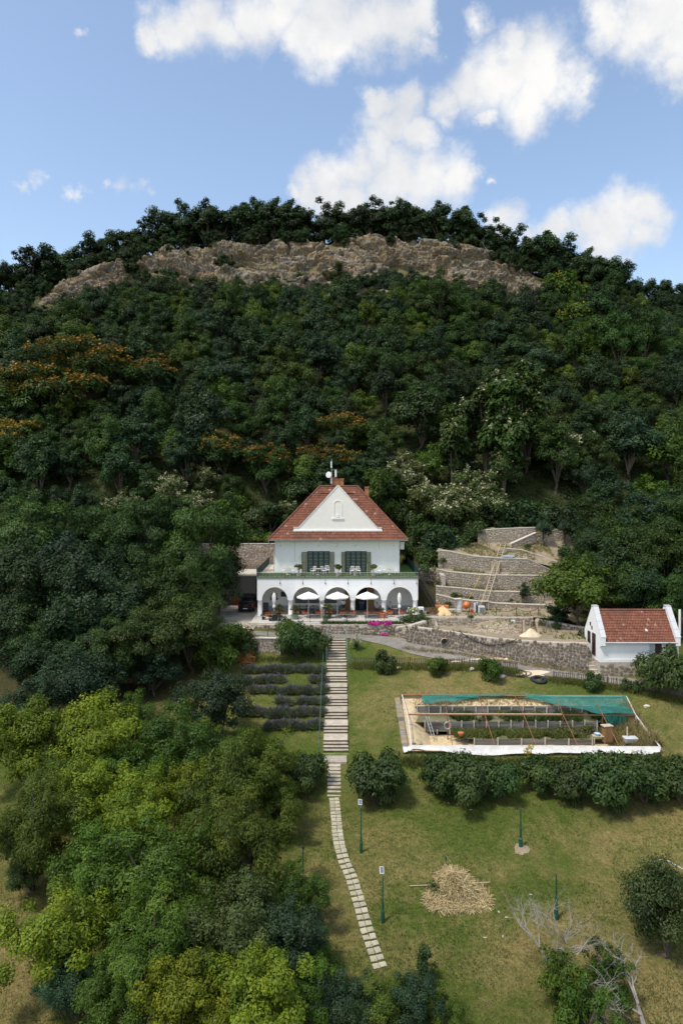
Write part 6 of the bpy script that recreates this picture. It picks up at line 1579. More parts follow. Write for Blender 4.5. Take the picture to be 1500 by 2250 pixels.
def plank_wall(label, x0, x1, y, zb, zt, nb, slant=0.0, seed=0):
    root = thing('plank_wall', label, 'plank wall', ((x0 + x1) / 2, y, zb)); rng = random.Random(seed)
    pm = MB().box((0, 0, 0), (1, 1, 1)).build('plank', M['plank'], None); me = pm.data; bpy.data.objects.remove(pm)
    w = (x1 - x0) / nb; rows = 4; hh = (zt - zb) / rows
    for i in range(nb):
        for r in range(rows):
            o = bpy.data.objects.new('plank', me); link(o, root); o.scale = (w * rng.uniform(.96, 1.03), .05, hh * rng.uniform(.86, .97))
            o.location = V3((x0 + (i + .5) * w, y + .03 + rng.uniform(-.015, .015), zb + (r + .5) * hh)) - org(root); o.rotation_euler = (0, rng.gauss(0, .012), 0)
    for i in range(nb + 1):
        X = x0 + i * w; MB().bb(X - .045, X + .045, y - .09, y - .0, zb - .2, zt + rng.uniform(.05, .14)).build('post', M['bed_post'], root)
plank_wall('uppermost grey plank wall under the straw bank of the sunken garden', 6.35, 22.2, 57.5, -4.6, -3.95, 16, 0, 1)
plank_wall('middle grey plank wall of the sunken garden, with the tyre before it', 6.75, 20.7, 55.4, -5.34, -4.52, 14, 0, 2)
plank_wall('lowest grey plank wall behind the white sheet of the sunken garden', PX(1041, 53.75), PX(1300, 53.75), 53.75, -5.9, -5.36, 5, 0, 3)
for (x, w, lab) in ((4.78, .5, 'weathered kerb'),):
    kb = thing('plank_edge', 'weathered brown board edge along the left side of the sunken garden', 'edging', (4.8, 55, -5)); 
    for i in range(12):
        y0 = 51.2 + i * .66; MB().quadmesh([(4.55 + random.uniform(-.04, .04), y0, G(4.3, y0) - .1), (5.02, y0, G(4.3, y0) - .1), (5.02, y0 + .62, G(4.3, y0 + .62) - .1), (4.55 + random.uniform(-.04, .04), y0 + .62, G(4.3, y0 + .62) - .1), (4.6, y0, G(4.3, y0) + .10), (5.02, y0, G(4.3, y0) + .14), (5.02, y0 + .62, G(4.3, y0 + .62) + .14), (4.6, y0 + .62, G(4.3, y0 + .62) + .10)], [(4, 5, 6, 7), (0, 1, 5, 4), (2, 3, 7, 6), (3, 0, 4, 7), (1, 2, 6, 5)]).build('board', M['soil' if i % 3 else 'plank'], kb)
MB().quadmesh([(5.03, 51.0, -7), (5.03, 59.05, -7), (5.03, 59.05, -3.3), (5.03, 51.0, -5.1)], [(0, 1, 2, 3)]).quadmesh([(24.22, 51, -7), (24.22, 59.05, -7), (24.22, 59.05, -3.4), (24.22, 51, -5.1)], [(0, 1, 2, 3)]).quadmesh([(5.03, 59.02, -7), (24.22, 59.02, -7), (24.22, 59.02, -3.45), (5.03, 59.02, -3.45)], [(0, 1, 2, 3)]).build('pit_side', M['soil']); tag(bpy.data.objects['pit_side'], 'earth sides of the sunken garden', kind='structure')
# nets
def net_sheet(label, top, bot, seed, folds=.10, nu=60, nv=14, name='shade_net', mat='net', rise=.10, cat='net', twist=0.0):
    def interp(L, u):
        k = [i / (len(L) - 1) for i in range(len(L))]; return V3([float(np.interp(u, k, [p[c] for p in L])) for c in range(3)])
    vs = []; 
    for j in range(nv + 1):
        for i in range(nu + 1):
            u, v = i / nu, j / nv; p = interp(top, u).lerp(interp(bot, u), v)
            q = float(fbm(np.array([u * 14 + seed]), np.array([v * 2.2]), seed, 3, 61)[0]); s = math.sin(v * math.pi)
            p.z += rise * (1 - v) * .6 - .16 * s + folds * q * (.25 + v); p.y += folds * .5 * q; vs.append(p)
    fs = [(j * (nu + 1) + i, j * (nu + 1) + i + 1, (j + 1) * (nu + 1) + i + 1, (j + 1) * (nu + 1) + i) for j in range(nv) for i in range(nu)]
    o = add_mesh(name, vs, fs, M[mat], None, True); return tag(o, label, cat)
def onroof(px, py):
    """point on the frame's roof plane seen at a picture position"""
    t = (py - 1529) / (1571 - 1529); Y = YBk + (YMd - YBk) * t if t < 1 else YMd + (YFr - YMd) * (py - 1571) / 68
    return V3((PX(px, Y), Y, PZ(py, Y) + .05))
net_sheet('teal shade net gathered on the left part of the back rail', [onroof(925, 1529), onroof(960, 1526), onroof(1000, 1528), onroof(1050, 1530)], [onroof(930, 1548), onroof(965, 1546), onroof(1000, 1541), onroof(1050, 1534)], 1, .12)
net_sheet('large teal shade net sagging over the right half of the sunken garden', [onroof(1000, 1529), onroof(1100, 1527), onroof(1140, 1523), onroof(1160, 1529), onroof(1220, 1530), onroof(1300, 1530), onroof(1374, 1531)], [onroof(1000, 1533), onroof(1085, 1532), onroof(1130, 1531), onroof(1175, 1538), onroof(1235, 1550), onroof(1310, 1569), onroof(1394, 1570)], 2, .12, 80, 16)
net_sheet('loose end of teal net hanging from the middle rail near the brown cupboard', [fp(1326, 1571, YMd - .05), fp(1352, 1571, YMd - .1), fp(1376, 1571, YMd - .05)], [fp(1338, 1604, YMd + .2), fp(1350, 1610, YMd + .3), fp(1374, 1596, YMd + .1)], 3, .2, 26, 14, rise=0)
bd = thing('side_board', 'pale board fixed inside the right pole of the sunken garden', 'board', fp(1425, 1615, 52.6)); MB().quadmesh([fp(1404, 1582, 53.9), fp(1426, 1618, 52.2), fp(1426, 1632, 52.2), fp(1405, 1607, 53.9), fp(1405.5, 1582, 53.9), fp(1427.5, 1618, 52.2), fp(1427.5, 1632, 52.2), fp(1406.5, 1607, 53.9)], [(0, 1, 2, 3), (4, 7, 6, 5), (0, 4, 5, 1), (3, 2, 6, 7)]).build('panel', M['bed_post'], bd)
net_sheet('crumpled white sheet hanging along the front of the sunken garden', [fp(900, 1637, 51.0), fp(1040, 1637.5, 51.0), fp(1200, 1638.5, 51.0), fp(1330, 1639.5, 51.0), fp(1451, 1640.5, 51.0)], [fp(905, 1646, 50.6), fp(960, 1649, 50.5), fp(1010, 1656, 50.4), fp(1080, 1658, 50.35), fp(1160, 1656, 50.4), fp(1220, 1655, 50.4), fp(1300, 1657, 50.4), fp(1370, 1655, 50.4), fp(1412, 1662, 50.3), fp(1447, 1654, 50.45)], 4, .085, 90, 10, 'white_sheet', 'tarp', 0, 'sheet')
net_sheet('torn left corner of white sheet lying on the grass', [fp(884, 1640, 51.1), fp(893, 1641, 51.05), fp(903, 1637, 51.0)], [fp(888, 1653, 50.6), fp(896, 1650, 50.6), fp(905, 1646, 50.6)], 5, .08, 12, 6, 'white_sheet', 'tarp', 0, 'sheet')
# things in the garden
cup = thing('cupboard', 'tall brown wooden cupboard in the sunken garden', 'cupboard', fp(1333, 1632, 52.8)); q = fp(1333, 1630, 52.8)
MB().box((q.x, q.y, q.z + .62), (.66, .45, 1.25), .2).build('carcass', M['brown_door'], cup, bevel=.01); MB().box((q.x - .02, q.y, q.z + 1.27), (.8, .55, .05), .2).build('lid', M['wood'], cup)
for s in (-.16, .16): MB().box((q.x + s * .95 + .046, q.y - .232 + s * .2, q.z + .64), (.28, .02, 1.1), .2).build('door', M['brown_door'], cup, bevel=.006)
tb = thing('work_table', 'low wooden work table with pale things on it left of the brown cupboard', 'table', fp(1315, 1632, 52.9)); q = fp(1314, 1632, 52.9)
MB().box((q.x, q.y, q.z + .55), (.9, .5, .06)).build('tabletop', M['wood'], tb)
for sx in (-.4, .4):
    for sy in (-.2, .2): MB().box((q.x + sx, q.y + sy, q.z + .26), (.06, .06, .52)).build('leg', M['wood'], tb)
cr = thing('crate', 'pale blue and white basin standing on the low work table', 'basin', (q.x - .12, q.y, q.z + .58)); MB().lathe((q.x - .12, q.y, q.z + .58), [(.16, 0), (.24, .16), (.25, .16), (.22, .14), (.15, .02)], 14).build('bowl', M['blue_panel'], cr)
tubq = fp(1385, 1632, 52.2); tub = thing('bath_tub', 'pale grey tub half hidden at the right end of the white sheet', 'tub', tubq)
MB().quadmesh([(tubq.x - .45, 52.0, tubq.z), (tubq.x + .4, 52.0, tubq.z), (tubq.x + .4, 52.5, tubq.z), (tubq.x - .45, 52.5, tubq.z), (tubq.x - .55, 51.9, tubq.z + .42), (tubq.x + .5, 51.9, tubq.z + .42), (tubq.x + .5, 52.6, tubq.z + .42), (tubq.x - .55, 52.6, tubq.z + .42)], [(0, 1, 5, 4), (1, 2, 6, 5), (2, 3, 7, 6), (3, 0, 4, 7), (0, 3, 2, 1), (4, 5, 6, 7)]).build('shell', M['grey_paint'], tub, bevel=.05)
po_ = fp(1377, 1626, 52.4); MB().tube(po_ - V3((0, 0, .3)), po_ + V3((0, 0, 1.0)), .055).build('stake', M['bed_post']); tag(bpy.data.objects['stake'], 'pale round stake standing behind the grey tub', 'stake')
tyq = fp(983, 1594, 54.2); MB().build
def torus(name, label, cat, c, R0, r0, mat, tiltx=0, n=22, m=8):
    vs = []; fs = []; q = Matrix.Rotation(tiltx, 3, 'X')
    for i in range(n):
        a = 2 * math.pi * i / n
        for j in range(m): b = 2 * math.pi * j / m; vs.append(V3(c) + q @ V3(((R0 + r0 * math.cos(b)) * math.cos(a), (R0 + r0 * math.cos(b)) * math.sin(a), r0 * math.sin(b))))
    for i in range(n):
        for j in range(m): fs.append((i * m + j, ((i + 1) % n) * m + j, ((i + 1) % n) * m + (j + 1) % m, i * m + (j + 1) % m))
    o = add_mesh(name, vs, fs, mat, None, True); return tag(o, label, cat)
torus('wheel_ring', 'grey wheel ring hung on a rusty post in the sunken garden', 'ring', tyq, .27, .045, M['steel'], R(88))
pal = thing('pallet_stack', 'stack of grey boards leaning on the middle plank wall', 'boards', fp(952, 1612, 54.9))
for k in range(7):
    q = fp(936 + k * 1.2, 1596, 55.0); MB().box((q.x + .55, q.y - .05 * k + .15, -5.30 + .11 * k + .3), (1.05 - .03 * k, .05, .10), .03 * (k % 3), M=Matrix.Rotation(R(-12), 3, 'X')).build('board', M['plank'], pal)
lad = thing('garden_ladder', 'light grey ladder leaning on the stack of boards in the sunken garden', 'ladder', fp(945, 1617, 54.3))
a, b = fp(948, 1617, 54.2), fp(935, 1574, 55.1); a2, b2 = fp(954, 1617, 54.2), fp(941, 1574, 55.1)
for u, v in ((a, b), (a2, b2)): MB().tube(u, v, .03).build('rail', M['steel'], lad)
for k in range(6): MB().tube(a.lerp(b, (k + .5) / 6), a2.lerp(b2, (k + .5) / 6), .016).build('rung', M['steel'], lad)
potq = fp(1011.5, 1616, 53.6); MB().lathe(potq, [(.15, 0), (.21, .18), (.24, .18), (.24, .24), (.18, .24)], 14).build('clay_pot', M['terracotta']); tag(bpy.data.objects['clay_pot'], 'empty terracotta pot on the straw floor of the sunken garden', 'pot')
stk = fp(1025, 1628, 52.9); MB().tube(fp(1028, 1632, 52.8), fp(1019, 1592, 53.3), .04).build('dark_stake', M['green_iron']); tag(bpy.data.objects['dark_stake'], 'dark leaning stake near the terracotta pot', 'stake')

# ================================================================= lawn furniture
def solar_lamp(label, px, py, h):
    x, y, z = gp(px, py); r = thing('solar_lamp', label, 'lamp post', (x, y, z), 0, 'solar lamps on the lawn')
    MB().lathe((x, y, z), [(.095, -.3), (.095, .42), (.085, .62), (.06, .66), (.05, 1.15), (.04, 1.2), (.028, h - .45), (.024, h - .3)], 12).build('pole', M['pole_green'], r)
    MB().path([(x, y, z + h - .32), (x, y - .06, z + h - .12), (x - .04, y - .12, z + h - .02)], .022, 6).build('arm', M['wood'], r)
    q = Matrix.Rotation(R(35), 3, 'X') @ Matrix.Rotation(R(4), 3, 'Y')
    pn = MB().box((x - .06, y - .10, z + h + .06), (.22, .36, .03), M=q).build('panel_frame', M['lamp_white'], r, bevel=.008)
    MB().box(V3((x - .06, y - .10, z + h + .06)) + q @ V3((0, 0, .019)), (.175, .31, .006), M=q).build('solar_cell', M['solar'], pn)
solar_lamp('solar lamp on a green post, farther one near the foot of the stairs', 793, 1873, 3.0)
solar_lamp('solar lamp on a green post, nearer one beside the slab path', 840.5, 2026, 2.75)
def green_pole(label, px, py, h):
    x, y, z = gp(px, py); r = thing('green_pole', label, 'pole', (x, y, z), 0, 'bare green poles on the lawn')
    MB().lathe((x, y, z), [(.12, -.3), (.115, .5), (.125, .52), (.075, .58), (.07, 1.2), (.05, 1.24), (.035, h), (.0, h + .02)], 12).build('shaft', M['pole_green'], r)
    MB().lathe((x, y, z + .50), [(.13, 0), (.13, .05)], 12).build('collar', M['handrail'], r)
green_pole('bare green pole in a patch of earth below the hedge', 1143, 1862, 2.35)
green_pole('bare green pole on the lawn behind the dead tree', 1221, 2020, 2.35)
x, y, z = gp(666, 1920); r = thing('clothes_post', 'thin dark post at the edge of the trees left of the slab path', 'post', (x, y, z)); MB().tube((x, y, z - .3), (x, y, z + 1.55), .035).build('shaft', M['green_iron'], r); MB().box((x, y, z + 1.5), (.12, .06, .12)).build('bracket', M['green_iron'], r)
x, y, z = gp(979, 1903); r = thing('short_stake', 'short green stake with a crooked stick behind the straw heap', 'stake', (x, y, z)); MB().tube((x, y, z - .2), (x, y, z + .6), .035).build('shaft', M['pole_green'], r); MB().tube((x, y, z + .62), (x + .28, y, z + .2), .015).build('stick', M['wood'], r)
x, y, z = gp(1483, 1930); bn = thing('tubular_rail', 'grey tubular frame behind the drooping tree at the right edge', 'frame', (x, y, z)); MB().path([(x - 1.2, y + .6, z + .55), (x - .35, y + .6, z + .75), (x + .55, y - .4, z + .55)], .04).build('bar', M['steel'], bn); MB().tube((x - .35, y + .6, z), (x - .35, y + .6, z + .75), .035).build('leg', M['steel'], bn); MB().tube((x + .5, y - .35, z), (x + .5, y - .35, z + .6), .035).build('leg', M['steel'], bn)
def boulder(label, px, py, r, seed, mat='coping'):
    x, y, z = gp(px, py); rng = np.random.default_rng(seed); bm = bmesh.new(); bmesh.ops.create_icosphere(bm, subdivisions=3, radius=1)
    sc = rng.uniform(.8, 1.2, 3) * np.array([1.3, 1, .75])
    for v in bm.verts:
        k = 1 + .25 * float(fbm(np.array([v.co.x * 1.3 + seed]), np.array([v.co.y * 1.3]), v.co.z * 1.3, 3, seed)[0]); v.co = V3((v.co.x * sc[0], v.co.y * sc[1], v.co.z * sc[2])) * r * k
    me = bpy.data.meshes.new('boulder'); bm.to_mesh(me); bm.free(); me.materials.append(M[mat]); o = bpy.data.objects.new('boulder', me); link(o); o.location = (x, y, z + r * .3); tag(o, label, 'boulder', 'boulders on the lawn')
boulder('pale boulder on the lawn left of the black hoses', 1101, 1490, .26, 1, 'mortar'); boulder('small brownish boulder in the grass below the picket fence', 1037, 1474, .24, 2, 'mortar'); boulder('flat grey stone on the lawn near the top of the stairs', 905, 1467, .20, 3); boulder('flat dull stone beside the flat grey one near the stairs', 876, 1470, .18, 4, 'mortar'); boulder('dark stone in the weeds under the picket fence', 944, 1470, .22, 5, 'mortar'); boulder('pale stone in the dry grass right of the netted garden', 1420, 1553, .2, 6)
x, y, z = gp(1184, 1496); torus('rubber_ring', 'black tyre lying on the lawn near the sandy patch', 'tyre', (x, y, z + .14), .55, .15, M['rubber'], R(12)); bpy.data.objects['rubber_ring']['group'] = 'tyres'
torus('rubber_ring', 'second black tyre lying under the first, nearer the sandy patch', 'tyre', (x - .2, y + .18, z + .07), .5, .12, M['rubber'], R(12), n=20)
hp = []
for k in range(90):
    a = k * .35; cx_, cy_, cz_ = gp(1118 + k * .28, 1482); rr_ = .75 + .12 * math.sin(k * .9); xx, yy = cx_ + rr_ * 1.4 * math.cos(a), cy_ + rr_ * .8 * math.sin(a); hp.append((xx, yy, G(xx, yy) + .06 + .12 * abs(math.sin(k * .37))))
MB().path(hp, .028, 5).build('black_hose', M['rubber']); tag(bpy.data.objects['black_hose'], 'tangled black hose on the grass by the end of the picket fence', 'hose')
# straw heap
def straw_heap(name, label, cat, c, rx, ry, h, n, ls, mat, seed, w=.018, under=None, spread=1.35):
    rng = np.random.default_rng(seed); root = thing(name, label, cat, c)
    heap('mound', None, None, c[0], c[1], c[2] - .05, rx * .8, ry * .8, h * .42, M[mat], seed, root, .25, 1.6)
    a = rng.uniform(0, 6.28, n); q = rng.uniform(0, 1, n) ** .6 * spread; lum = 1 + .2 * np.sin(3 * a + seed)
    x = c[0] + rx * q * lum * np.cos(a); y = c[1] + ry * q * lum * np.sin(a); qq = np.clip(q, 0, 1)
    gz = ground_z(x, y); z = gz + np.maximum(0, h * (1 - qq ** 1.6)) * rng.uniform(.35, 1.12, n) + .03
    d = np.stack([np.cos(a) * rx, np.sin(a) * ry, -h * .9 * qq], 1) * .6 + rng.normal(0, 1.1, (n, 3)) * np.array([1, 1, .4]); d /= np.linalg.norm(d, axis=1, keepdims=True)
    L = ls * rng.uniform(.5, 1.5, n)[:, None]; p = np.stack([x, y, z], 1); s = np.cross(d, rng.normal(0, 1, (n, 3))); s /= np.linalg.norm(s, axis=1, keepdims=True); s *= w
    e1 = p - d * L * .5; e2 = p + d * L * .5; e2[:, 2] = np.maximum(e2[:, 2], ground_z(e2[:, 0], e2[:, 1]) + .01)
    v = np.stack([e1 - s, e1 + s, e2 + s, e2 - s], 1).reshape(-1, 3)
    o = add_mesh('stalks', v, np.arange(4 * n).reshape(-1, 4), M[mat], root, False, rng.random(n)); o['kind'] = 'stuff'; return root
q = gp(1000, 1968); straw_heap('straw_heap', 'big heap of pale cut straw and stalks on the lawn', 'heap', (q[0] + .05, q[1] + .2, q[2]), 1.1, 1.0, 1.1, 5200, .62, 'straw', 3, .009, spread=1.5)
x, y, z = gp(965, 1965); rng_ = np.random.default_rng(4); dk = thing('brush_pile', 'dark grey green cuttings at the left side of the straw heap', 'brush', (x, y, z)); v, f, t = leaf_cloud(rng_, np.array([[x, y, z + .25], [x - .3, y + .3, z + .3], [x + .4, y + .5, z + .35]]), np.array([.45, .4, .4]), 420, .22, .3, .8, .3); add_mesh('leaves', v, f, LEAF['olive'], dk, False, t); MB().tube((x - 1.6, y + .5, z + .2), (x + 2.9, y + .6, z + .35), .02).build('cane', M['wood'], dk)
q = gp(541, 1450); straw_heap('hay_heap', 'small round heap of orange brown hay beside the lane wall', 'heap', q, .9, .8, 1.35, 1500, .6, 'hay', 5, .02, spread=1.0)
ns = thing('paper_scraps', 'few pale scraps scattered on the lawn right of the straw heap', 'scraps', gp(1062, 2062), 0, None, 'stuff')
for (a, b) in ((1065, 2062), (1104, 2060), (1112, 2018), (1095, 2006), (1165, 1968), (1004, 1768), (985, 1765), (1034, 1780)):
    q = gp(a, b); MB().box((q[0], q[1], q[2] + .05), (.16, .06, .03), a).build('scrap', M['bed_post'], ns)
# ================================================================= building site things
al, bl_ = V3((PX(1056, 79.4), 79.4, .9)), V3((PX(1099, 86.9), 86.9, PZ(1196, 86.9))); wv = V3((.62, 0, 0))
ld = thing('long_ladder', 'long wooden ladder track climbing over all the terrace walls', 'ladder', al)
for o_ in (V3((0, 0, 0)), wv): MB().tube(al + o_, bl_ + o_ * .98, .045, None, 6).build('rail', M['wood'], ld)
for k in range(25): p = al.lerp(bl_, (k + .4) / 25); MB().tube(p, p + wv, .03, None, 5).build('rung', M['wood'], ld)
for (p, hh) in ((.0, .9), (.32, .7), (.62, .8), (.97, .9)):
    c = al.lerp(bl_, p)
    for o_ in (V3((0, 0, 0)), wv): MB().tube(c + o_ - V3((0, -.1, hh)), c + o_, .04, None, 6).build('prop', M['wood'], ld)
ch_ = thing('board_chute', 'pale upright boards fixed beside the ladder on the fourth terrace wall', 'boards', (PX(1086, 84.2), 84.2, 4))
for k in range(4): x = PX(1080 + 5 * k, 84.3); MB().box((x, 84.3, PZ(1247, 84.3)), (.2, .05, 1.5 - .2 * (k % 2)), M=Matrix.Rotation(R(4), 3, 'Y')).build('board', M['wood'], ch_)
pt_ = thing('timber_trestle', 'grey timber trestle and loading box at the foot of the ladder', 'trestle', (PX(1062, 79.0), 79.0, .35)); qx = PX(1063, 79.0)
for s in (-.45, .45): MB().box((qx + s, 79.3, .85), (.10, .10, 1.0)).build('post', M['wood'], pt_); MB().box((qx + s, 78.8, .80), (.10, .10, .9)).build('post', M['wood'], pt_)
MB().box((qx, 79.05, 1.34), (1.1, .7, .06)).build('platform', M['wood'], pt_); MB().box((qx + .35, 79.05, .9), (.4, .55, .8)).build('side_panel', M['plank'], pt_)
gb_ = thing('grey_cube', 'pale grey metal box standing before the timber trestle', 'box', (PX(1057, 76.6), 76.6, .36)); MB().box((PX(1057, 76.6), 76.6, .79), (.68, .6, .84)).build('housing', M['grey_paint'], gb_, bevel=.03); MB().box((PX(1057, 76.6), 76.28, .80), (.5, .03, .5)).build('hatch', M['edge_grey'], gb_)
en = thing('winch_engine', 'dark engine with pale cowling left of the grey box', 'engine', (PX(1046, 77.2), 77.2, .36)); ex = PX(1046, 77.2)
MB().box((ex + .1, 77.2, .80), (.4, .5, .85)).build('block', M['iron'], en, bevel=.04); MB().box((ex - .2, 77.15, .95), (.2, .4, 1.0)).build('cowling', M['grey_paint'], en, bevel=.04); MB().lathe((ex + .1, 77.2, 1.22), [(.16, 0), (.16, .25), (.1, .3)], 12).build('filter', M['steel'], en)
mx_ = thing('cement_mixer', 'orange cement mixer beside the grey barrel', 'cement mixer', (PX(1023, 77.4), 77.4, .36)); q = V3((PX(1023, 77.4), 77.4, 1.15))
dm = MB(); ax = V3((.25, -.75, .45)).normalized(); dm.tube(q - ax * .42, q - ax * .15, .22, .42, 16); dm.tube(q - ax * .15, q + ax * .12, .42, .42, 16); dm.tube(q + ax * .12, q + ax * .45, .42, .24, 16); dm.build('drum', M['orange'], mx_, True)
lgm = MB(); lgm.path([q + V3((-.4, .1, 0)), q + V3((-.45, .3, -.8))], .035); lgm.path([q + V3((.4, .1, 0)), q + V3((.45, .3, -.8))], .035); lgm.path([q + V3((-.45, .3, -.75)), q + V3((.45, .3, -.75))], .03); lgm.path([q + V3((0, .1, -.2)), q + V3((0, -.5, -.8))], .035); lgm.build('stand', M['edge_grey'], mx_)
for s in (-.4, .4): MB().tube(q + V3((s, .32, -.66)), q + V3((s * 1.15, .32, -.66)), .14, None, 12).build('wheel', M['rubber'], mx_)
MB().box(q + V3((.42, .12, .0)), (.2, .3, .35)).build('motor_box', M['red'], mx_, bevel=.03)
ibc = thing('grey_barrel', 'tall pale grey barrel with a folded lid behind the sand pile', 'barrel', (PX(1009, 77.6), 77.6, .36)); MB().lathe((PX(1009, 77.6), 77.6, .36), [(.33, 0), (.36, .3), (.34, .32), (.36, .7), (.34, .72), (.36, 1.1), (.35, 1.4), (.28, 1.45)], 18).build('drum', M['grey_paint'], ibc); MB().box((PX(1007, 77.6) - .15, 77.5, 1.86), (.9, .7, .1), .2).build('lid', M['coping'], ibc, bevel=.02)
gn = thing('red_canister', 'small red fuel canister between mixer and engine', 'canister', (PX(1036, 76.9), 76.9, .36)); MB().box((PX(1036, 76.9), 76.9, .56), (.3, .2, .38)).build('body', M['red'], gn, bevel=.03); MB().tube((PX(1036, 76.9) - .05, 76.9, .75), (PX(1036, 76.9) + .08, 76.9, .82), .025).build('spout', M['iron'], gn)
tl = thing('orange_skip', 'orange red metal tray on legs near the terrace end', 'tray', (PX(970, 77.3), 77.3, .36)); q = V3((PX(970, 77.3), 77.3, .95))
MB().quadmesh([q + V3(p) for p in ((-.6, -.3, -.2), (.6, -.3, -.2), (.6, .3, -.2), (-.6, .3, -.2), (-.75, -.4, .2), (.75, -.4, .2), (.75, .4, .2), (-.75, .4, .2))], [(0, 3, 2, 1), (0, 1, 5, 4), (1, 2, 6, 5), (2, 3, 7, 6), (3, 0, 4, 7)]).build('tray', M['orange'], tl)
for s in (-.5, .5): MB().path([q + V3((s, -.25, -.2)), q + V3((s, -.25, -.62))], .03).build('leg', M['iron'], tl); MB().path([q + V3((s, .25, -.2)), q + V3((s, .25, -.62))], .03).build('leg', M['iron'], tl)
lt = thing('pale_table', 'low pale trestle table between orange tray and sand pile', 'table', (PX(985, 76.8), 76.8, .36)); MB().box((PX(985, 76.8), 76.8, .80), (1.5, .5, .06)).build('tabletop', M['coping'], lt)
for s in (-.6, .6): MB().box((PX(985, 76.8) + s, 76.8, .57), (.06, .4, .42)).build('leg', M['wood'], lt)
wb = thing('wheelbarrow', 'rusty wheelbarrow full of weeds at the left end of the building site', 'wheelbarrow', (PX(951, 76.0), 76.0, .36)); q = V3((PX(951, 76), 76, .82))
MB().quadmesh([q + V3(p) for p in ((-.45, -.2, -.18), (.3, -.2, -.18), (.3, .2, -.18), (-.45, .2, -.18), (-.62, -.34, .15), (.5, -.34, .15), (.5, .34, .15), (-.62, .34, .15))], [(0, 3, 2, 1), (0, 1, 5, 4), (1, 2, 6, 5), (2, 3, 7, 6), (3, 0, 4, 7)]).build('tray', M['rust'], wb)
MB().tube(q + V3((-.6, -.04, -.28)), q + V3((-.6, .04, -.28)), .18, None, 14).build('wheel', M['rubber'], wb)
for s in (-.25, .25): MB().path([q + V3((-.6, s * .3, -.28)), q + V3((.3, s, -.2)), q + V3((1.0, s, .05))], .022).build('handle', M['iron'], wb); MB().tube(q + V3((.35, s, -.2)), q + V3((.4, s, -.46)), .022).build('leg', M['iron'], wb)
rng_ = np.random.default_rng(6); v, f, t = leaf_cloud(rng_, np.array([q + V3((0, 0, .2)), q + V3((-.25, 0, .2)), q + V3((.25, 0, .18))]), np.array([.3, .25, .25]), 300, .14, .4, .6); add_mesh('weeds', v, f, LEAF['grassy'], wb, False, t)
cf = thing('chain_fence', 'black posts with a sagging chain along the edge of the site yard', 'chain fence', (PX(1135, 75.5), 75.5, .36))
cps = [V3((PX(p, 75.3), 75.3, .36)) for p in (1089, 1134, 1182)]
for p in cps: MB().tube(p, p + V3((0, 0, .9)), .035).build('post', M['iron'], cf); MB().lathe(p + V3((0, 0, .9)), [(.05, 0), (.06, .05), (.0, .1)], 8).build('finial', M['iron'], cf)
for a, b in zip(cps[:-1], cps[1:]):
    pts = [a.lerp(b, k / 10) + V3((0, 0, .82 - .38 * (1 - (2 * k / 10 - 1) ** 2))) for k in range(11)]; MB().path(pts, .025, 5).build('chain', M['iron'], cf)
MB().path([cps[-1] + V3((0, 0, .8)), V3((PX(1190, 74.5), 74.5, -.1))], .02).build('chain', M['iron'], cf)
yh = [V3((PX(1054, 82.9), 82.9, PZ(1264, 82.9) + .1)), V3((PX(1047, 82.5), 82.5, PZ(1280, 82.5))), V3((PX(1036, 81.4), 81.4, PZ(1302, 81.4))), V3((PX(1027, 80.3), 80.3, PZ(1318, 80.3)))]
MB().path(yh, .03, 5).build('yellow_hose', plain('yellow_hose_rubber', (.55, .38, .06))); tag(bpy.data.objects['yellow_hose'], 'thin yellow hose hanging down the terrace walls left of the ladder', 'hose')
bs = MB().box((PX(1116, 84.8), 84.75, PZ(1222, 84.75)), (1.35, .45, .22)); bs.build('blue_sheet', M['blue_panel']); tag(bpy.data.objects['blue_sheet'], 'pale blue folded sheet lying on top of the fourth terrace wall', 'sheet')
py_ = thing('pallet', 'wooden pallet standing against the left end of the yard wall', 'pallet', (PX(944, 73.5), 73.5, -.4)); q = V3((PX(943, 73.4), 73.4, .02))
for s in (-.42, 0, .42): MB().box(q + V3((s, .06, 0)), (.10, .10, 1.05)).build('bearer', M['wood'], py_)
for k in range(5): MB().box(q + V3((0, 0, -.46 + .23 * k)), (1.0, .03, .13)).build('slat', M['wood'], py_)
MB().quadmesh([q + V3((.5, .1, -.5)), q + V3((.95, .05, -.5)), q + V3((.75, .1, .1)), q + V3((.5, .12, .5)), q + V3((.5, .2, -.5)), q + V3((.95, .15, -.5)), q + V3((.75, .2, .1)), q + V3((.5, .22, .5))], [(0, 1, 2, 3), (4, 7, 6, 5), (1, 5, 6, 2), (2, 6, 7, 3)]).build('white_sack', M['tarp']); tag(bpy.data.objects['white_sack'], 'white sacking leaning beside the wooden pallet', 'sack')
mb_ = thing('meter_box', 'white meter box with open grey door on the low site wall', 'box', (PX(1124, 73.7), 73.7, -.3)); MB().box((PX(1126, 73.8), 73.75, -.15), (.42, .25, .62)).build('case', M['white_paint'], mb_, bevel=.01); MB().box((PX(1118, 73.7), 73.6, -.15), (.24, .03, .7), .5).build('door', M['steel'], mb_)
for px_, lean, lab in ((1149, 0, 'upright weathered timber post at the left of the small sand pile'), (1182, -.18, 'leaning weathered timber post at the right of the small sand pile')):
    q = V3((PX(px_, 69.5), 69.5, -.4)); r = thing('timber_post', lab, 'post', q, 0, 'timber posts on the building site'); MB().box(q + V3((lean * .7, 0, .62)), (.2, .2, 1.5), M=Matrix.Rotation(lean, 3, 'Y')).build('beam', M['wood'], r); MB().box(q + V3((lean * .7 - .13, .02, .62)), (.05, .22, 1.45), M=Matrix.Rotation(lean, 3, 'Y')).build('facing', M['rust'], r)
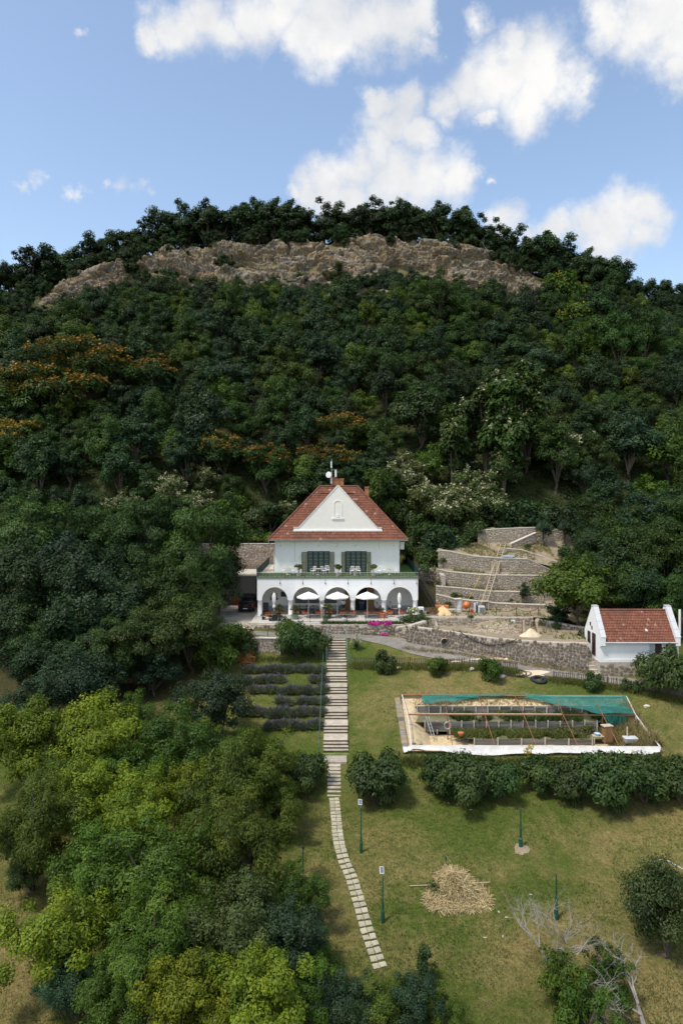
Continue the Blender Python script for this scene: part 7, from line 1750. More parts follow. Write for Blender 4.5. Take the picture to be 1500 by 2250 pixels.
pq = V3((PX(974, 68.6), w0_y(PX(974, 68.6)) - .12, PZ(1407.5, 68.5))); dr = thing('drain_pipe', 'round dark drain pipe mouth in the lower wall', 'pipe', pq); MB().tube(pq + V3((0, .3, 0)), pq + V3((0, -.16, 0)), .30, None, 18, caps=False).build('rim', M['coping'], dr); MB().tube(pq + V3((0, .3, 0)), pq + V3((0, -.13, 0)), .24, None, 18).build('bore', M['black'], dr)
hh_ = []
for k in range(21):
    u = k / 20; px_ = 1008 + (1122 - 1008) * u; X = PX(px_, 67.5); Y_ = float(w0_y(X)) - .16; hh_.append(V3((X, Y_, .28 - .32 * u - 1.15 * (1 - (2 * u - 1) ** 2) * .8)))
MB().path(hh_, .045, 6).build('drain_hose', M['rubber']); tag(bpy.data.objects['drain_hose'], 'black drain hose hanging in a long curve over the lower wall', 'hose')
bw = thing('white_cabinet', 'white cabinet with dark opening at the right end of the villa terrace', 'cabinet', (PX(923, 76.5), 76.5, 0)); MB().box((PX(924, 76.5), 76.5, .55), (.62, .5, 1.1)).build('case', M['white_paint'], bw, bevel=.02); MB().lathe((PX(924, 76.5), 76.24, .5), [(.2, 0), (.22, .3), (.1, .36)], 14).build('drum', M['iron'], bw)
# ================================================================= vegetation
LAB = {}
def tree_set(kind, n, **kw):
    return [make_tree(kind, '', 'tree', None, seed=kw.get('s0', 0) * 100 + i + 1, **{k: v for k, v in kw.items() if k != 's0'}) for i in range(n)]
# slope trees (small in the picture)
S_forest = tree_set('forest_tree', 4, s0=1, mat='forest', Rx=3.3, H=7.6, nl=9000, ls=.27, ncl=46, clr=.25, lobes=.4, ctint=.27)
S_locust = tree_set('locust_tree', 3, s0=2, mat='locust', Rx=3.6, H=8.2, nl=9000, ls=.31, aspect=.32, ncl=46, clr=.25, droop=.4, flat=.8, lobes=.4, ctint=.27)
S_blue = tree_set('ash_tree', 3, s0=3, mat='bluish', Rx=3.2, H=7.4, nl=8600, ls=.27, ncl=42, clr=.26, lobes=.4, ctint=.27)
S_fresh = tree_set('maple_tree', 2, s0=4, mat='fresh', Rx=3.2, H=7.0, nl=8200, ls=.27, ncl=42, clr=.26, lobes=.4, ctint=.27)
S_orange = tree_set('ailanthus_tree', 3, s0=5, mat='locust', Rx=3.6, H=7.8, nl=8200, ls=.32, aspect=.3, ncl=44, clr=.26, droop=.5, flat=.75, extra=('seed_clusters', 'orange', 2600, .19, 12, .05))
S_yell = tree_set('yellow_tree', 1, s0=6, mat='fresh', Rx=2.6, H=5.5, nl=3800, ls=.34, ncl=20, clr=.36, extra=('yellow_sprays', 'yellowfl', 70, .2, 8, .2))
S_white = tree_set('blossom_shrub', 3, s0=7, mat='olive', Rx=2.6, H=4.6, base=.08, nl=6500, ls=.22, ncl=36, clr=.27, low=-.95, lobes=.4, extra=('blossom_sprays', 'blossom', 1100, .17, 9, .2))
S_bush = tree_set('cliff_bush', 3, s0=8, mat='forest', Rx=1.6, H=2.6, base=.1, nl=1500, ls=.30, ncl=12, clr=.42, nlimb=4, trunk_r=.06)
S_ivy = tree_set('ivy_column', 2, s0=9, mat='locust', Rx=1.9, H=9.5, base=.02, nl=5200, ls=.32, ncl=34, clr=.34, low=-1, droop=.7, aspect=.6, extra=('blossom_sprays', 'blossom', 500, .17, 9, .5))
S_hilltop = tree_set('hilltop_tree', 4, s0=10, mat='forest', Rx=3.1, H=8.2, base=.10, nl=7000, ls=.30, ncl=34, clr=.27, lobes=.5, nlimb=12, trunk_r=.18, bottom=-.7)
placed = []     # x, y, r
rt_ = random.Random(5)
def put(S, x, y, z, s, label, group, flat=1.0, squash=1.0):
    t = S[rt_.randrange(len(S))]
    o = t.place((x, y, z), rt_.uniform(0, 6.28), (s, s * flat, s * squash), label, group); placed.append((x, y, 3.0 * s)); return o
# --- accents seen in particular places on the slope
for (px_, py_, rp, lab) in ((195, 775, 78, 'large orange seeded ailanthus high on the left slope'), (332, 802, 56, 'orange seeded ailanthus right of the largest one'), (105, 835, 80, 'orange tinged ailanthus below and left of the largest one'), (28, 945, 60, 'orange seeded ailanthus at the left edge of the photo, below the others'), (12, 850, 55, 'orange seeded ailanthus cut by the left edge of the photo, higher one'), (490, 972, 56, 'sparsely orange ailanthus left of the bright one above the roof'), (585, 1000, 56, 'bright orange topped ailanthus just left above the villa roof'), (700, 990, 48, 'orange topped ailanthus directly above the villa chimney'), (745, 1000, 44, 'smaller orange topped ailanthus right of the antenna mast'), (762, 925, 48, 'yellowish orange ailanthus higher above the villa chimney')):
    x, y, z = hill_at(px_, py_, 6.0); s = rp / F * y / S_orange[0].Rx; x, y, z = hill_at(px_, py_, .62 * S_orange[0].H * s); put(S_orange, x, y, z - .3, s, lab, 'orange seeded ailanthus trees', 1.0, .78)
for (px_, py_, rp, lab) in ((1245, 655, 40, 'yellowing tree at the right end of the cliff'), (1262, 700, 34, 'lower yellowing tree at the right end of the cliff')):
    x, y, z = hill_at(px_, py_, 4.0); put(S_yell, x, y, z, rp / F * y / S_yell[0].Rx, lab, 'yellowing trees')
for (px_, py_, rp, lab) in ((380, 1095, 50, 'cream blossomed shrub on the slope left of the villa'), (452, 1050, 34, 'small cream blossomed shrub higher left of the villa'), (275, 1115, 42, 'cream blossomed shrub farthest left on the slope'), (430, 1120, 46, 'cream blossomed shrub nearest the left of the bright green bush'), (628, 1112, 30, 'slim cream blossomed shrub beside the left roof edge'), (892, 1070, 50, 'cream blossomed shrub just right of the villa roof'), (880, 1030, 40, 'upper cream blossomed shrub right of the villa roof'), (940, 1120, 55, 'broad cream blossomed shrub between roof and terrace walls'), (985, 1160, 62, 'big dark shrub with cream blossom beside the terrace walls'), (1075, 1125, 50, 'cream blossomed shrub above the topmost terrace wall'), (1165, 980, 46, 'tall white blossomed creeper high right of the villa'), (1240, 1005, 56, 'white blossomed shrub on the slope above the cottage'), (1030, 1070, 45, 'blossomed shrub under the ivy column'), (1100, 1050, 50, 'pale blossomed creeper on the slope above the terrace walls'), (1010, 1120, 55, 'dense blossomed shrub left of the topmost terrace wall')):
    x, y, z = hill_at(px_, py_, 2.6); y = max(y, 93.5); x = (px_ - 750) / F * y; put(S_white, x, y, G(x, y) - .2, rp / F * y / S_white[0].Rx, lab, 'cream blossomed shrubs')
for (px_, py_, rp, lab) in ((992, 1010, 38, 'tall ivy clad column of foliage right of the villa'), (1150, 960, 44, 'ivy clad tree with white sprays right of the ivy column'), (1075, 985, 46, 'ivy curtain hanging on the slope between two ivy clad trunks'), (1110, 1020, 50, 'low ivy curtain above the terrace walls')):
    x, y, z = hill_at(px_, py_, 5.5); put(S_ivy, x, y, z - .5, rp / F * y / S_ivy[0].Rx, lab, 'ivy clad trees')
S_fig = make_tree('bright_bush', '', 'bush', None, 'figleaf', 71, Rx=2.4, H=3.6, base=.05, ncl=20, nl=2600, ls=.42, aspect=.5, clr=.36, droop=.4)
x, y, z = hill_at(512, 1105, 2.0); S_fig.place((x, y, z), 0, 1.15, 'bright green rounded bush on the slope left of the roof', 'bright bushes')
for (px_, py_, s, lab) in ((528, 1178, .62, 'bright broad leaved bush over the left part of the rear wall'), (560, 1180, .62, 'bright broad leaved bush in the middle over the rear wall'), (590, 1180, .55, 'bright broad leaved bush nearest the roof corner')):
    Y = 93.2; S_fig.place((PX(px_, Y), Y, 6.6), px_, s, lab, 'bright bushes')
# --- hilltop skyline
top_line = [(-40, 590), (0, 572), (50, 553), (110, 540), (150, 518), (190, 505), (235, 482), (275, 492), (310, 478), (345, 462), (400, 452), (440, 432), (490, 436), (520, 425), (550, 412), (600, 428), (650, 452), (690, 432), (750, 452), (800, 448), (850, 438), (890, 446), (935, 455), (985, 444), (1010, 440), (1050, 455), (1080, 490), (1110, 508), (1160, 515), (1215, 512), (1255, 545), (1290, 552), (1330, 556), (1362, 580), (1385, 603), (1440, 606), (1500, 612), (1560, 630)]
def hilltop(px_, Y, label, off=0, wide=1.0, smin=.45):
    X = (px_ - 750) / F * Y; zt = CZ + (1073 - float(np.interp(px_, [t[0] for t in top_line], [t[1] for t in top_line])) - off) / F * Y; z = G(X, Y)
    s = max(smin, (zt - z) / S_hilltop[0].H); put(S_hilltop, X, Y, z - .2, min(s, 1.9) * rt_.uniform(.9, 1.1), label, 'trees on the hilltop skyline', wide, 1.0)
p_ = -50
while p_ < 1580:
    hilltop(p_, rt_.uniform(179.5, 183), 'front skyline tree ' + ('above the left slope of the hill' if p_ < 300 else 'above the left half of the cliff' if p_ < 650 else 'above the right half of the cliff' if p_ < 1080 else 'on the right shoulder of the hill'), rt_.uniform(-4, 14)); p_ += rt_.uniform(27, 44)
p_ = -40
while p_ < 1580:
    hilltop(p_, rt_.uniform(184, 190), 'tree filling the skyline behind the front ones ' + ('on the left slope of the hill' if p_ < 300 else 'over the left half of the cliff' if p_ < 650 else 'over the right half of the cliff' if p_ < 1080 else 'on the right shoulder'), rt_.uniform(5, 26)); p_ += rt_.uniform(40, 62)
p_ = 0
while p_ < 1500:
    Y = rt_.uniform(176.8, 178.6); X = (p_ - 750) / F * Y; put(S_bush if rt_.random() < .6 else S_forest, X, Y, G(X, Y) - .2, rt_.uniform(.55, .85) if True else 1, 'bushy low tree along the upper edge of the ' + ('far left slope' if p_ < 150 else 'left third of the cliff' if p_ < 500 else 'middle of the cliff' if p_ < 850 else 'right third of the cliff' if p_ < 1200 else 'right shoulder of the hill'), 'low trees along the cliff edge'); p_ += rt_.uniform(16, 34)
p_ = -20
while p_ < 1520:
    Y = rt_.uniform(180, 185); X = (p_ - 750) / F * Y; put(S_forest, X, Y, G(X, Y) - .3, rt_.uniform(.55, .85), 'undergrowth tree between the trunks of the ' + ('left' if p_ < 500 else 'middle' if p_ < 1000 else 'right') + ' skyline trees', 'low trees along the cliff edge'); p_ += rt_.uniform(22, 36)
for (px_, py_, s) in ((1295, 600, 1.35), (1340, 605, 1.3), (1375, 625, .9), (1265, 575, .9)):
    x, y, z = hill_at(px_, py_, 5); put(S_forest, x, max(y, 170), G((px_ - 750) / F * max(y, 170), max(y, 170)), s, 'big dark tree standing out at the right end of the skyline', 'big trees at the right end of the skyline')
p_ = 100
while p_ < 1240:
    for q_ in range(rt_.choice((1, 2, 3))):
        Y = rt_.uniform(173.5, 176.5); a_ = p_ + rt_.uniform(-14, 14); X = (a_ - 750) / F * Y; put(S_forest if rt_.random() < .7 else S_hilltop, X, Y - .6, G(X, Y) + .2, rt_.uniform(.38, .72) * (1.25 if a_ < 380 else 1), 'small tree overhanging the upper edge of the ' + ('left third of the cliff' if a_ < 480 else 'middle of the cliff' if a_ < 850 else 'right third of the cliff'), 'small trees overhanging the cliff')
    p_ += rt_.choice((18, 26, 40, 75))
# --- bushes on the cliff
for k in range(70):
    px_ = rt_.uniform(100, 1200) if k < 40 else rt_.uniform(110, 520); Y = rt_.choice((rt_.uniform(166.5, 170), rt_.uniform(168, 175))); X = (px_ - 750) / F * YC
    Y -= .8; put(S_bush, X, Y, G(X, Y) + .3, rt_.uniform(.45, 1.0), 'small dark bush growing on the rock face', 'bushes on the rock face')
for (px_, py_, s) in ((210, 640, 1.5), (265, 625, 1.3), (375, 610, 1.4), (493, 575, 1.1), (605, 545, 1.2), (775, 545, 1.2), (710, 605, .8), (830, 600, .9), (1000, 585, .9), (330, 655, 1.5), (940, 625, 1.3), (1190, 640, 1.3), (290, 600, 1.7), (240, 590, 1.5), (160, 680, 1.5)):
    x, y, z = hill_at(px_, py_, 1.5); put(S_bush, x, y - .8, z + .5, s, 'larger dark bush standing out against the rock face', 'large bushes on the rock face')
for k in range(70):
    px_ = rt_.uniform(90, 1230); Y = rt_.uniform(161, 166.5); X = (px_ - 750) / F * YC; s = rt_.uniform(.5, 1.0) * (1.25 if px_ < 430 else 1)
    put(S_forest if rt_.random() < .7 else S_blue, X, Y, G(X, Y) + .2, s, 'low tree standing along the foot of the ' + ('left part of the cliff' if px_ < 430 else 'middle of the cliff' if px_ < 830 else 'right part of the cliff'), 'trees along the foot of the cliff')
for (px_, py_, s) in ((215, 610, .8), (275, 590, .9), (320, 620, .8), (250, 640, .7), (375, 625, .75), (495, 585, .6), (150, 640, .6), (600, 545, .6), (778, 545, .6), (1150, 600, .8), (1185, 625, .85), (1215, 600, .9), (940, 640, .7), (1110, 575, .7)):
    x, y, z = hill_at(px_, py_, 2.5); put(S_forest, x, y - 1.0, z, s, 'tree growing out in front of the rock face', 'trees in front of the rock face')
# --- forest over the slope
grid_ = {}
def ok(x, y, r):
    k = (int(x // 6), int(y // 6))
    for i in (-1, 0, 1):
        for j in (-1, 0, 1):
            for (a, b, c) in grid_.get((k[0] + i, k[1] + j), ()):
                if (a - x) ** 2 + (b - y) ** 2 < (.5 * (r + c)) ** 2 * 1.25: return False
    return True
def reg(x, y, r): grid_.setdefault((int(x // 6), int(y // 6)), []).append((x, y, r))
for q_ in placed: reg(q_[0], q_[1], q_[2] * .58)
cand = []
for k in range(9000):
    y = rt_.uniform(94.5, 168.5); x = rt_.uniform(-.53 * y - 4, .53 * y + 4); cand.append((x, y))
nf = 0
for (x, y) in cand:
    px_ = 750 + F * x / y
    if 930 < px_ < 1290 and y < 98.5: continue
    if 480 < px_ < 620 and y < 97: continue
    if y > 166 and cliff_amount(x) > .3 and rt_.random() < .75: continue
    s = rt_.choice((rt_.uniform(.75, 1.05), rt_.uniform(1.0, 1.5))) * (1.05 if y > 120 else 1.15); r = 3.0 * s
    if y > 158: s *= .72; r *= .72
    if not ok(x, y, r): continue
    reg(x, y, r); u = rt_.random() + .18 * float(fbm(np.array([x * .05]), np.array([y * .05]), 0, 2, 81)[0])
    if u < .42: S, n_, lab = S_forest, 0, 'dark green round crowned tree in the forest on the slope'
    elif u < .68: S, n_, lab = S_locust, 1, 'mid green feathery locust tree in the forest on the slope'
    elif u < .83: S, n_, lab = S_blue, 2, 'blue green leafy ash tree in the forest on the slope'
    else: S, n_, lab = S_fresh, 3, 'lighter green maple in the forest on the slope'
    gy_ = 1073 - (G(x, y) - CZ) * F / y; lab = lab.split(' in the forest')[0] + (' just below the cliff' if y > 140 else ' halfway up the slope' if y > 115 else ' low on the slope') + (', leftmost part' if px_ < 200 else ', left of the villa' if px_ < 480 else ', above the left roof half' if px_ < 740 else ', above the right roof half' if px_ < 1000 else ', above the terrace walls' if px_ < 1250 else ', above the cottage')
    put(S, x, y, G(x, y) - .3, s, lab, 'forest trees on the slope', 1.0, rt_.uniform(.9, 1.15)); nf += 1
print('slope forest trees', nf)
# undergrowth between the trees
rng = np.random.default_rng(77); n = 26000
yy = rng.uniform(93.5, 176, n); xx = rng.uniform(-.54, .54, n) * yy; keep = ~((xx > 10.5) & (xx < 34) & (yy < 97.5)); xx, yy = xx[keep], yy[keep]; c_ = cliff_amount(xx) * sm(166, 169, yy); keep = rng.random(len(xx)) > c_ * .93; xx, yy = xx[keep], yy[keep]
k_ = np.argsort(rng.random(len(xx)) * np.where(yy < 108, .35, 1))[:5600]; cs = np.stack([xx, yy, ground_z(xx, yy) + .35], 1)[k_]
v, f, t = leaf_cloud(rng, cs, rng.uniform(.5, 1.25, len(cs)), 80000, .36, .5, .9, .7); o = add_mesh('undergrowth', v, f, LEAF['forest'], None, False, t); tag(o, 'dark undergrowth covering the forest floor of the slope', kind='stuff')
# bare snags
def dead_tree(name, label, cat, loc, h, spread, seed, depth=5, r0=.12, lean=(0, 0), up=.55, mat='dead', nb=3, group=None, twist=.55):
    rng = random.Random(seed); mb = MB(); root = thing(name, label, cat, loc, 0, group); L = V3(loc)
    limbs = MB()
    def grow(p, d, l, r, k):
        steps = 3; q = p
        for i in range(steps):
            d = (d + V3((rng.gauss(0, .16), rng.gauss(0, .16), rng.gauss(0, .12)))).normalized(); q2 = q + d * l / steps
            (mb if k >= depth - 1 else limbs).tube(q, q2, r * (1 - .22 * i), r * (1 - .22 * (i + 1)), 6 if k > 2 else 4); q = q2
        if k <= 0: return
        for j in range(nb if k > 1 else 2):
            e = (d + V3((rng.gauss(0, twist), rng.gauss(0, twist), rng.gauss(up * .25, .4)))).normalized(); grow(p.lerp(q, rng.uniform(.5, 1.0)), e, l * rng.uniform(.55, .85), r * .5, k - 1)
    grow(L - V3((0, 0, .3)), V3((lean[0], lean[1], 1)).normalized(), h * .42, r0, depth)
    mb.build('trunk', M[mat], root); limbs.build('branches', M[mat], root); return root
for (px_, py_, h, lab) in ((557, 895, 6.5, 'bare pale snag among the trees above the villa, left'), (480, 930, 5.0, 'leaning bare snag left of the orange ailanthus'), (690, 640, 5.5, 'grey leafless tree under the middle of the cliff'), (1075, 500, 7.0, 'thin leafless tree on the skyline right of the summit trees'), (95, 1010, 6.0, 'bare grey snag on the left slope'), (955, 850, 5.5, 'bare snag in the forest right of centre'), (300, 640, 5, 'leafless tree at the foot of the left part of the cliff')):
    x, y, z = hill_at(px_, py_, h * .7); dead_tree('snag', lab, 'dead tree', (x, y - 2.0, z), h, 1, int(px_), 4, .12, (.1, -.1), group='bare snags')
# --- trees at both sides of the villa
B_locust = tree_set('locust_tree', 3, s0=21, mat='locust', Rx=4.2, H=9.5, nl=15000, ls=.28, aspect=.33, ncl=56, clr=.25, lobes=.4, ctint=.27, droop=.45, flat=.75, bottom=-.5)
B_dark = tree_set('broadleaf_tree', 3, s0=22, mat='forest', Rx=4.0, H=8.5, nl=15000, ls=.24, ncl=54, clr=.25, lobes=.4, ctint=.27)
B_blue = tree_set('ash_tree', 2, s0=23, mat='bluish', Rx=3.8, H=8.0, nl=15000, ls=.24, ncl=54, clr=.25, lobes=.4, ctint=.27)
def at_px(px_, py_, Y): return PX(px_, Y), Y, PZ(py_, Y)
def big(S, px_, py_, Y, rp, label, group=None, hfac=1.0, sink=.25, free=False):
    """crown centre seen at a picture position; the tree stands where ground and crown height agree"""
    t = S[rt_.randrange(len(S))] if isinstance(S, list) else S
    H, Rx, C = t.H, t.Rx, t.C; cf = C / Rx * hfac
    Ys = np.linspace(Y - 6, Y + 4, 101); X = (px_ - 750) / F * Ys; gpy = 1073 - (ground_z(X, Ys) - CZ) * F / Ys
    e = np.abs(gpy - (py_ + cf * rp)) / 30 + .03 * np.abs(Ys - Y); e = e + 3 * (gpy < py_ + .3 * rp)
    Y = float(Ys[int(np.argmin(e))])
    x, y, zc = at_px(px_, py_, Y); z = G(x, y) - sink; s = rp / F * Y / Rx
    sz = min(1.45 * s, max(.85 * s, (zc - z) / C)); zb = min(z, zc - C * sz)      # a low crown stands partly in the undergrowth
    return t.place((x, y, max(zb, z - .30 * H * sz)), rt_.uniform(0, 6.28), (s, s, sz), label, group)
side = [
 (B_locust, 452, 1195, 79, 98, 'tall feathery locust overhanging the driveway beside the villa'), (B_locust, 330, 1160, 86, 80, 'feathery locust behind the tree that overhangs the driveway'), (B_dark, 484, 1255, 76, 60, 'dense tree shading the pickup at the left of the driveway'),
 (B_locust, 370, 1280, 73, 75, 'locust with hanging fronds left of the driveway'), (B_dark, 180, 1260, 74, 90, 'broad dark tree left of the driveway locusts'), (B_blue, 240, 1320, 70, 85, 'blue green ash below the broad dark tree on the left'), (B_locust, 60, 1170, 82, 85, 'feathery locust near the left edge of the photo, upper'),
 (B_dark, 40, 1270, 74, 75, 'dark tree at the left edge level with the villa'), (B_locust, 200, 1170, 88, 80, 'feathery locust up the slope left of the villa'), (B_blue, 100, 1220, 80, 70, 'ash tree between the left edge and the broad dark tree'), (B_locust, 420, 1370, 66, 72, 'feathery locust beside the whitewashed gate pier'), (B_locust, 330, 1400, 64, 75, 'feathery locust left of the one beside the gate pier'), (B_dark, 140, 1370, 66, 70, 'loose dark tree with crooked pale stems at the left'),
 (B_locust, 250, 1420, 62, 62, 'small locust below the blue green ash on the left'), (B_dark, 30, 1370, 67, 60, 'dark tree at the left edge above bare earth'),
 (B_locust, 1390, 1200, 84, 78, 'feathery locust behind the left part of the cottage roof'), (B_locust, 1460, 1230, 80, 75, 'feathery locust behind the right part of the cottage roof'), (B_dark, 1345, 1250, 80, 62, 'dark tree between terrace walls and cottage'), (B_locust, 1500, 1150, 88, 80, 'feathery locust at the right edge above the cottage'), (B_blue, 1430, 1130, 92, 75, 'ash tree on the slope above the cottage'), (B_dark, 1400, 1290, 74, 55, 'dark low tree directly behind the cottage ridge'), (B_locust, 1480, 1310, 72, 50, 'locust directly behind the right gable of the cottage'), (B_locust, 1340, 1150, 93, 72, 'locust on the slope right of the topmost terrace wall'), (B_dark, 1310, 1190, 88, 50, 'dark tree at the right end of the topmost terrace wall')]
for (S, a, b, Y, rp, lab) in side: big(S, a, b, Y, rp, lab, 'tall trees beside the buildings')
nfill = 0
for k in range(2600):
    y = rt_.uniform(55, 93.5); x = rt_.uniform(-.54 * y, -7) if rt_.random() < .72 else rt_.uniform(26, .54 * y)
    px_ = 750 + F * x / y; gpy = 1073 - (G(x, y) - CZ) * F / y
    if x < 0 and (px_ > 455 - max(0, gpy - 1400) * .6 or gpy > 1545 or (gpy > 1490 and px_ < 60)): continue
    if x > 0 and (y < 71 or (x < 29 and y > 78) or px_ < 1300): continue
    s = rt_.uniform(.72, .98); r = 3.5 * s
    if not ok(x, y, r): continue
    reg(x, y, r); S = (B_locust, B_dark, B_blue)[rt_.choice((0, 0, 1, 1, 2))]; S[rt_.randrange(len(S))].place((x, y, G(x, y) - .3), rt_.uniform(0, 6.28), (s, s, s * rt_.uniform(.8, 1.0)), ('shaded tree in the dense wood left of the villa' + (', leftmost part' if px_ < 120 else ', middle part' if px_ < 300 else ', nearest the driveway') + (' and high up' if y > 78 else ' and low down') if x < 0 else 'shaded tree in the dense wood behind the cottage'), 'trees in the woods beside the buildings'); nfill += 1
print('side wood trees', nfill)
M_shr = [make_tree('slope_shrub', '', 'shrub', None, m, 360 + i, Rx=2.4, H=3.4, base=.03, ncl=24, nl=3600, ls=.30, clr=.34, low=-1, lobes=.35) for i, m in enumerate(('hedge', 'forest', 'locust'))]
for (a, b, Y, rp, lab) in ((905, 1135, 93.5, 34, 'dark shrub touching the right edge of the villa roof'), (925, 1165, 91, 38, 'dark shrub on the bank just right of the villa'), (960, 1185, 90, 42, 'broad dark shrub above the left end of the terrace walls'), (1005, 1190, 90, 40, 'dark shrub left of the topmost terrace wall, lower'), (1035, 1160, 92.5, 36, 'dark shrub against the left end of the topmost terrace wall'), (905, 1200, 90, 34, 'dark shrub beside the right wall of the villa'), (935, 1225, 87, 30, 'dark shrub above the iron stair'), (905, 1235, 88, 24, 'small dark shrub behind the right balcony railing'), (1090, 1140, 95, 34, 'dark shrub above the middle of the topmost terrace wall'), (1140, 1130, 96, 40, 'broad shrub above the right part of the topmost left wall'), (1190, 1125, 96, 40, 'shrub between the two topmost terrace walls'), (1235, 1140, 96, 38, 'shrub above the topmost right wall'), (1280, 1165, 93, 36, 'shrub at the right end of the topmost right wall'), (1290, 1225, 86, 34, 'shrub on the bank right of the fourth terrace wall'), (1250, 1215, 88, 24, 'small shrub on the bare earth right of the sloping wall'), (600, 1130, 94.5, 30, 'dark shrub left of the villa roof'), (625, 1160, 94, 26, 'dark shrub under the left slope of the villa roof'), (560, 1140, 95, 34, 'dark shrub above the rear wall'), (650, 1075, 97, 34, 'dark shrub on the slope behind the left roof ridge'), (850, 1085, 97, 34, 'dark shrub on the slope behind the right roof ridge'), (500, 1160, 94, 34, 'shrub at the left end above the rear wall'), (870, 1120, 95, 30, 'dark shrub behind the right hip of the villa roof'), (1240, 1320, 78, 26, 'dark shrub at the right end of the lowest terrace wall'), (1225, 1350, 76, 22, 'low dark shrub on the yard right of the chain posts')):
    big(M_shr, a, b, Y, rp, lab, 'shrubs on the banks round the villa')
T_wal = make_tree('walnut_tree', '', 'tree', None, 'fresh', 301, Rx=3.9, H=8.2, base=.16, ncl=40, nl=12000, ls=.32, clr=.30, low=-.95)
big(T_wal, 1266, 1278, 77, 70, 'round leafy tree standing between the terrace walls and the cottage', None, 1.0)
for (a, b, Y, w, h, lab) in ((1194, 1165, 89.6, .42, .62, 'slim young tree in front of the topmost right terrace wall'), (1241, 1172, 89.8, .40, .62, 'second slim young tree, right of the slim one by the topmost wall')):
    S_blue[0].place((PX(a, Y), Y, 6.9), 1, (w, w, h), lab, 'slim young trees by the topmost wall')
T_con = make_tree('young_conifer', '', 'conifer', None, 'conifer', 311, Rx=.8, H=2.1, base=.02, ncl=26, nl=1600, ls=.18, aspect=.3, clr=.34, low=-1)
T_con.place((PX(1151, 80.9), 80.9, 1.1), 0, (1.05, 1.05, 1.15), 'small dark conifer on the lowest bench of the terrace walls', None)
S_tuft = make_tree('wall_shrub', '', 'shrub', None, 'hedge', 312, Rx=.8, H=1.0, base=.02, ncl=10, nl=700, ls=.16, clr=.45, nlimb=3, trunk_r=.03)
for (a, Y, z, s, lab) in ((968, 83.2, 2.4, 1.2, 'shrub hanging at the left end of the third terrace wall'), (972, 84.5, 5.0, 1.0, 'shrub at the left end of the tallest terrace wall'), (995, 80.8, 1.3, .9, 'shrub on the lowest bench near the left end'), (1035, 80.7, 1.2, .5, 'small green tuft on the lowest bench left of the ladder'), (1124, 80.8, .95, .45, 'small green tuft left of the dark conifer'), (1035, 72.6, .45, .55, 'dark tuft growing from the top of the spoil heap'), (1160, 88.2, 6.6, .7, 'dark shrub below the sloping upper wall'), (985, 79.3, .5, .8, 'yellow green shrub behind the orange tray'), (1205, 73.2, -.5, 1.2, 'weedy shrub at the foot of the dark end wall'), (1225, 71.8, -.5, 1.0, 'low weeds before the dark end wall'), (930, 73.0, -.3, 1.6, 'bright green shrub at the right end of the villa terrace'), (905, 72.9, -.1, 1.3, 'green shrub spilling over the wall beside the cream hydrangea'), (890, 72.6, -.1, 1.0, 'grassy green shrub right of the petunias'), (936, 84.5, 3.9, 1.4, 'dark ivy tuft above the iron stair')):
    S_tuft.place((PX(a, Y), Y, z), a, s, lab, 'shrubs among the stone walls')
# --- bushes round the lane and stairs
N_bush = [make_tree('garden_bush', '', 'bush', None, m, 320 + i, Rx=2.0, H=3.0, base=.05, ncl=26, nl=5200, ls=.24, aspect=a, clr=.34, low=-.95, droop=d) for i, (m, a, d) in enumerate((('hedge', .5, .2), ('fresh', .5, .2), ('hedge', .35, .5)))]
for (i, a, b, Y, rp, lab) in ((2, 655, 1400, 68.6, 46, 'big dark leafy bush left of the top of the stairs'), (0, 690, 1410, 68.2, 30, 'ivy bush against the left handrail at the top of the stairs'), (1, 500, 1405, 66.0, 46, 'bright leafy bush left of the whitewashed lane wall'), (0, 545, 1400, 66.3, 24, 'upright ivy bush at the left end of the whitewashed lane wall'), (1, 470, 1440, 63.5, 44, 'bright bush behind the orange brown hay'), (1, 632, 1378, 71.8, 22, 'green bush in front of the terrace wall above the lane'), (2, 1455, 1465, 60.6, 62, 'large leafy bush before the right part of the cottage'), (2, 1495, 1475, 60.0, 45, 'leafy bush at the right edge before the cottage'), (0, 845, 1452, 64.6, 24, 'dark bush growing through the picket fence'), (1, 1075, 1468, 63.6, 26, 'weedy bush at the right end of the first picket fence'), (0, 1300, 1497, 61.2, 20, 'dark bush at the foot of the cottage picket fence'), (0, 1372, 1505, 60.2, 12, 'upright ivy clump on the cottage picket fence, left one'), (0, 1397, 1510, 59.8, 12, 'upright ivy clump on the cottage picket fence, right one'), (1, 958, 1463, 64.2, 22, 'low green bush under the middle of the first picket fence')):
    big(N_bush[i], a, b, Y, rp, lab, 'bushes round the lane')
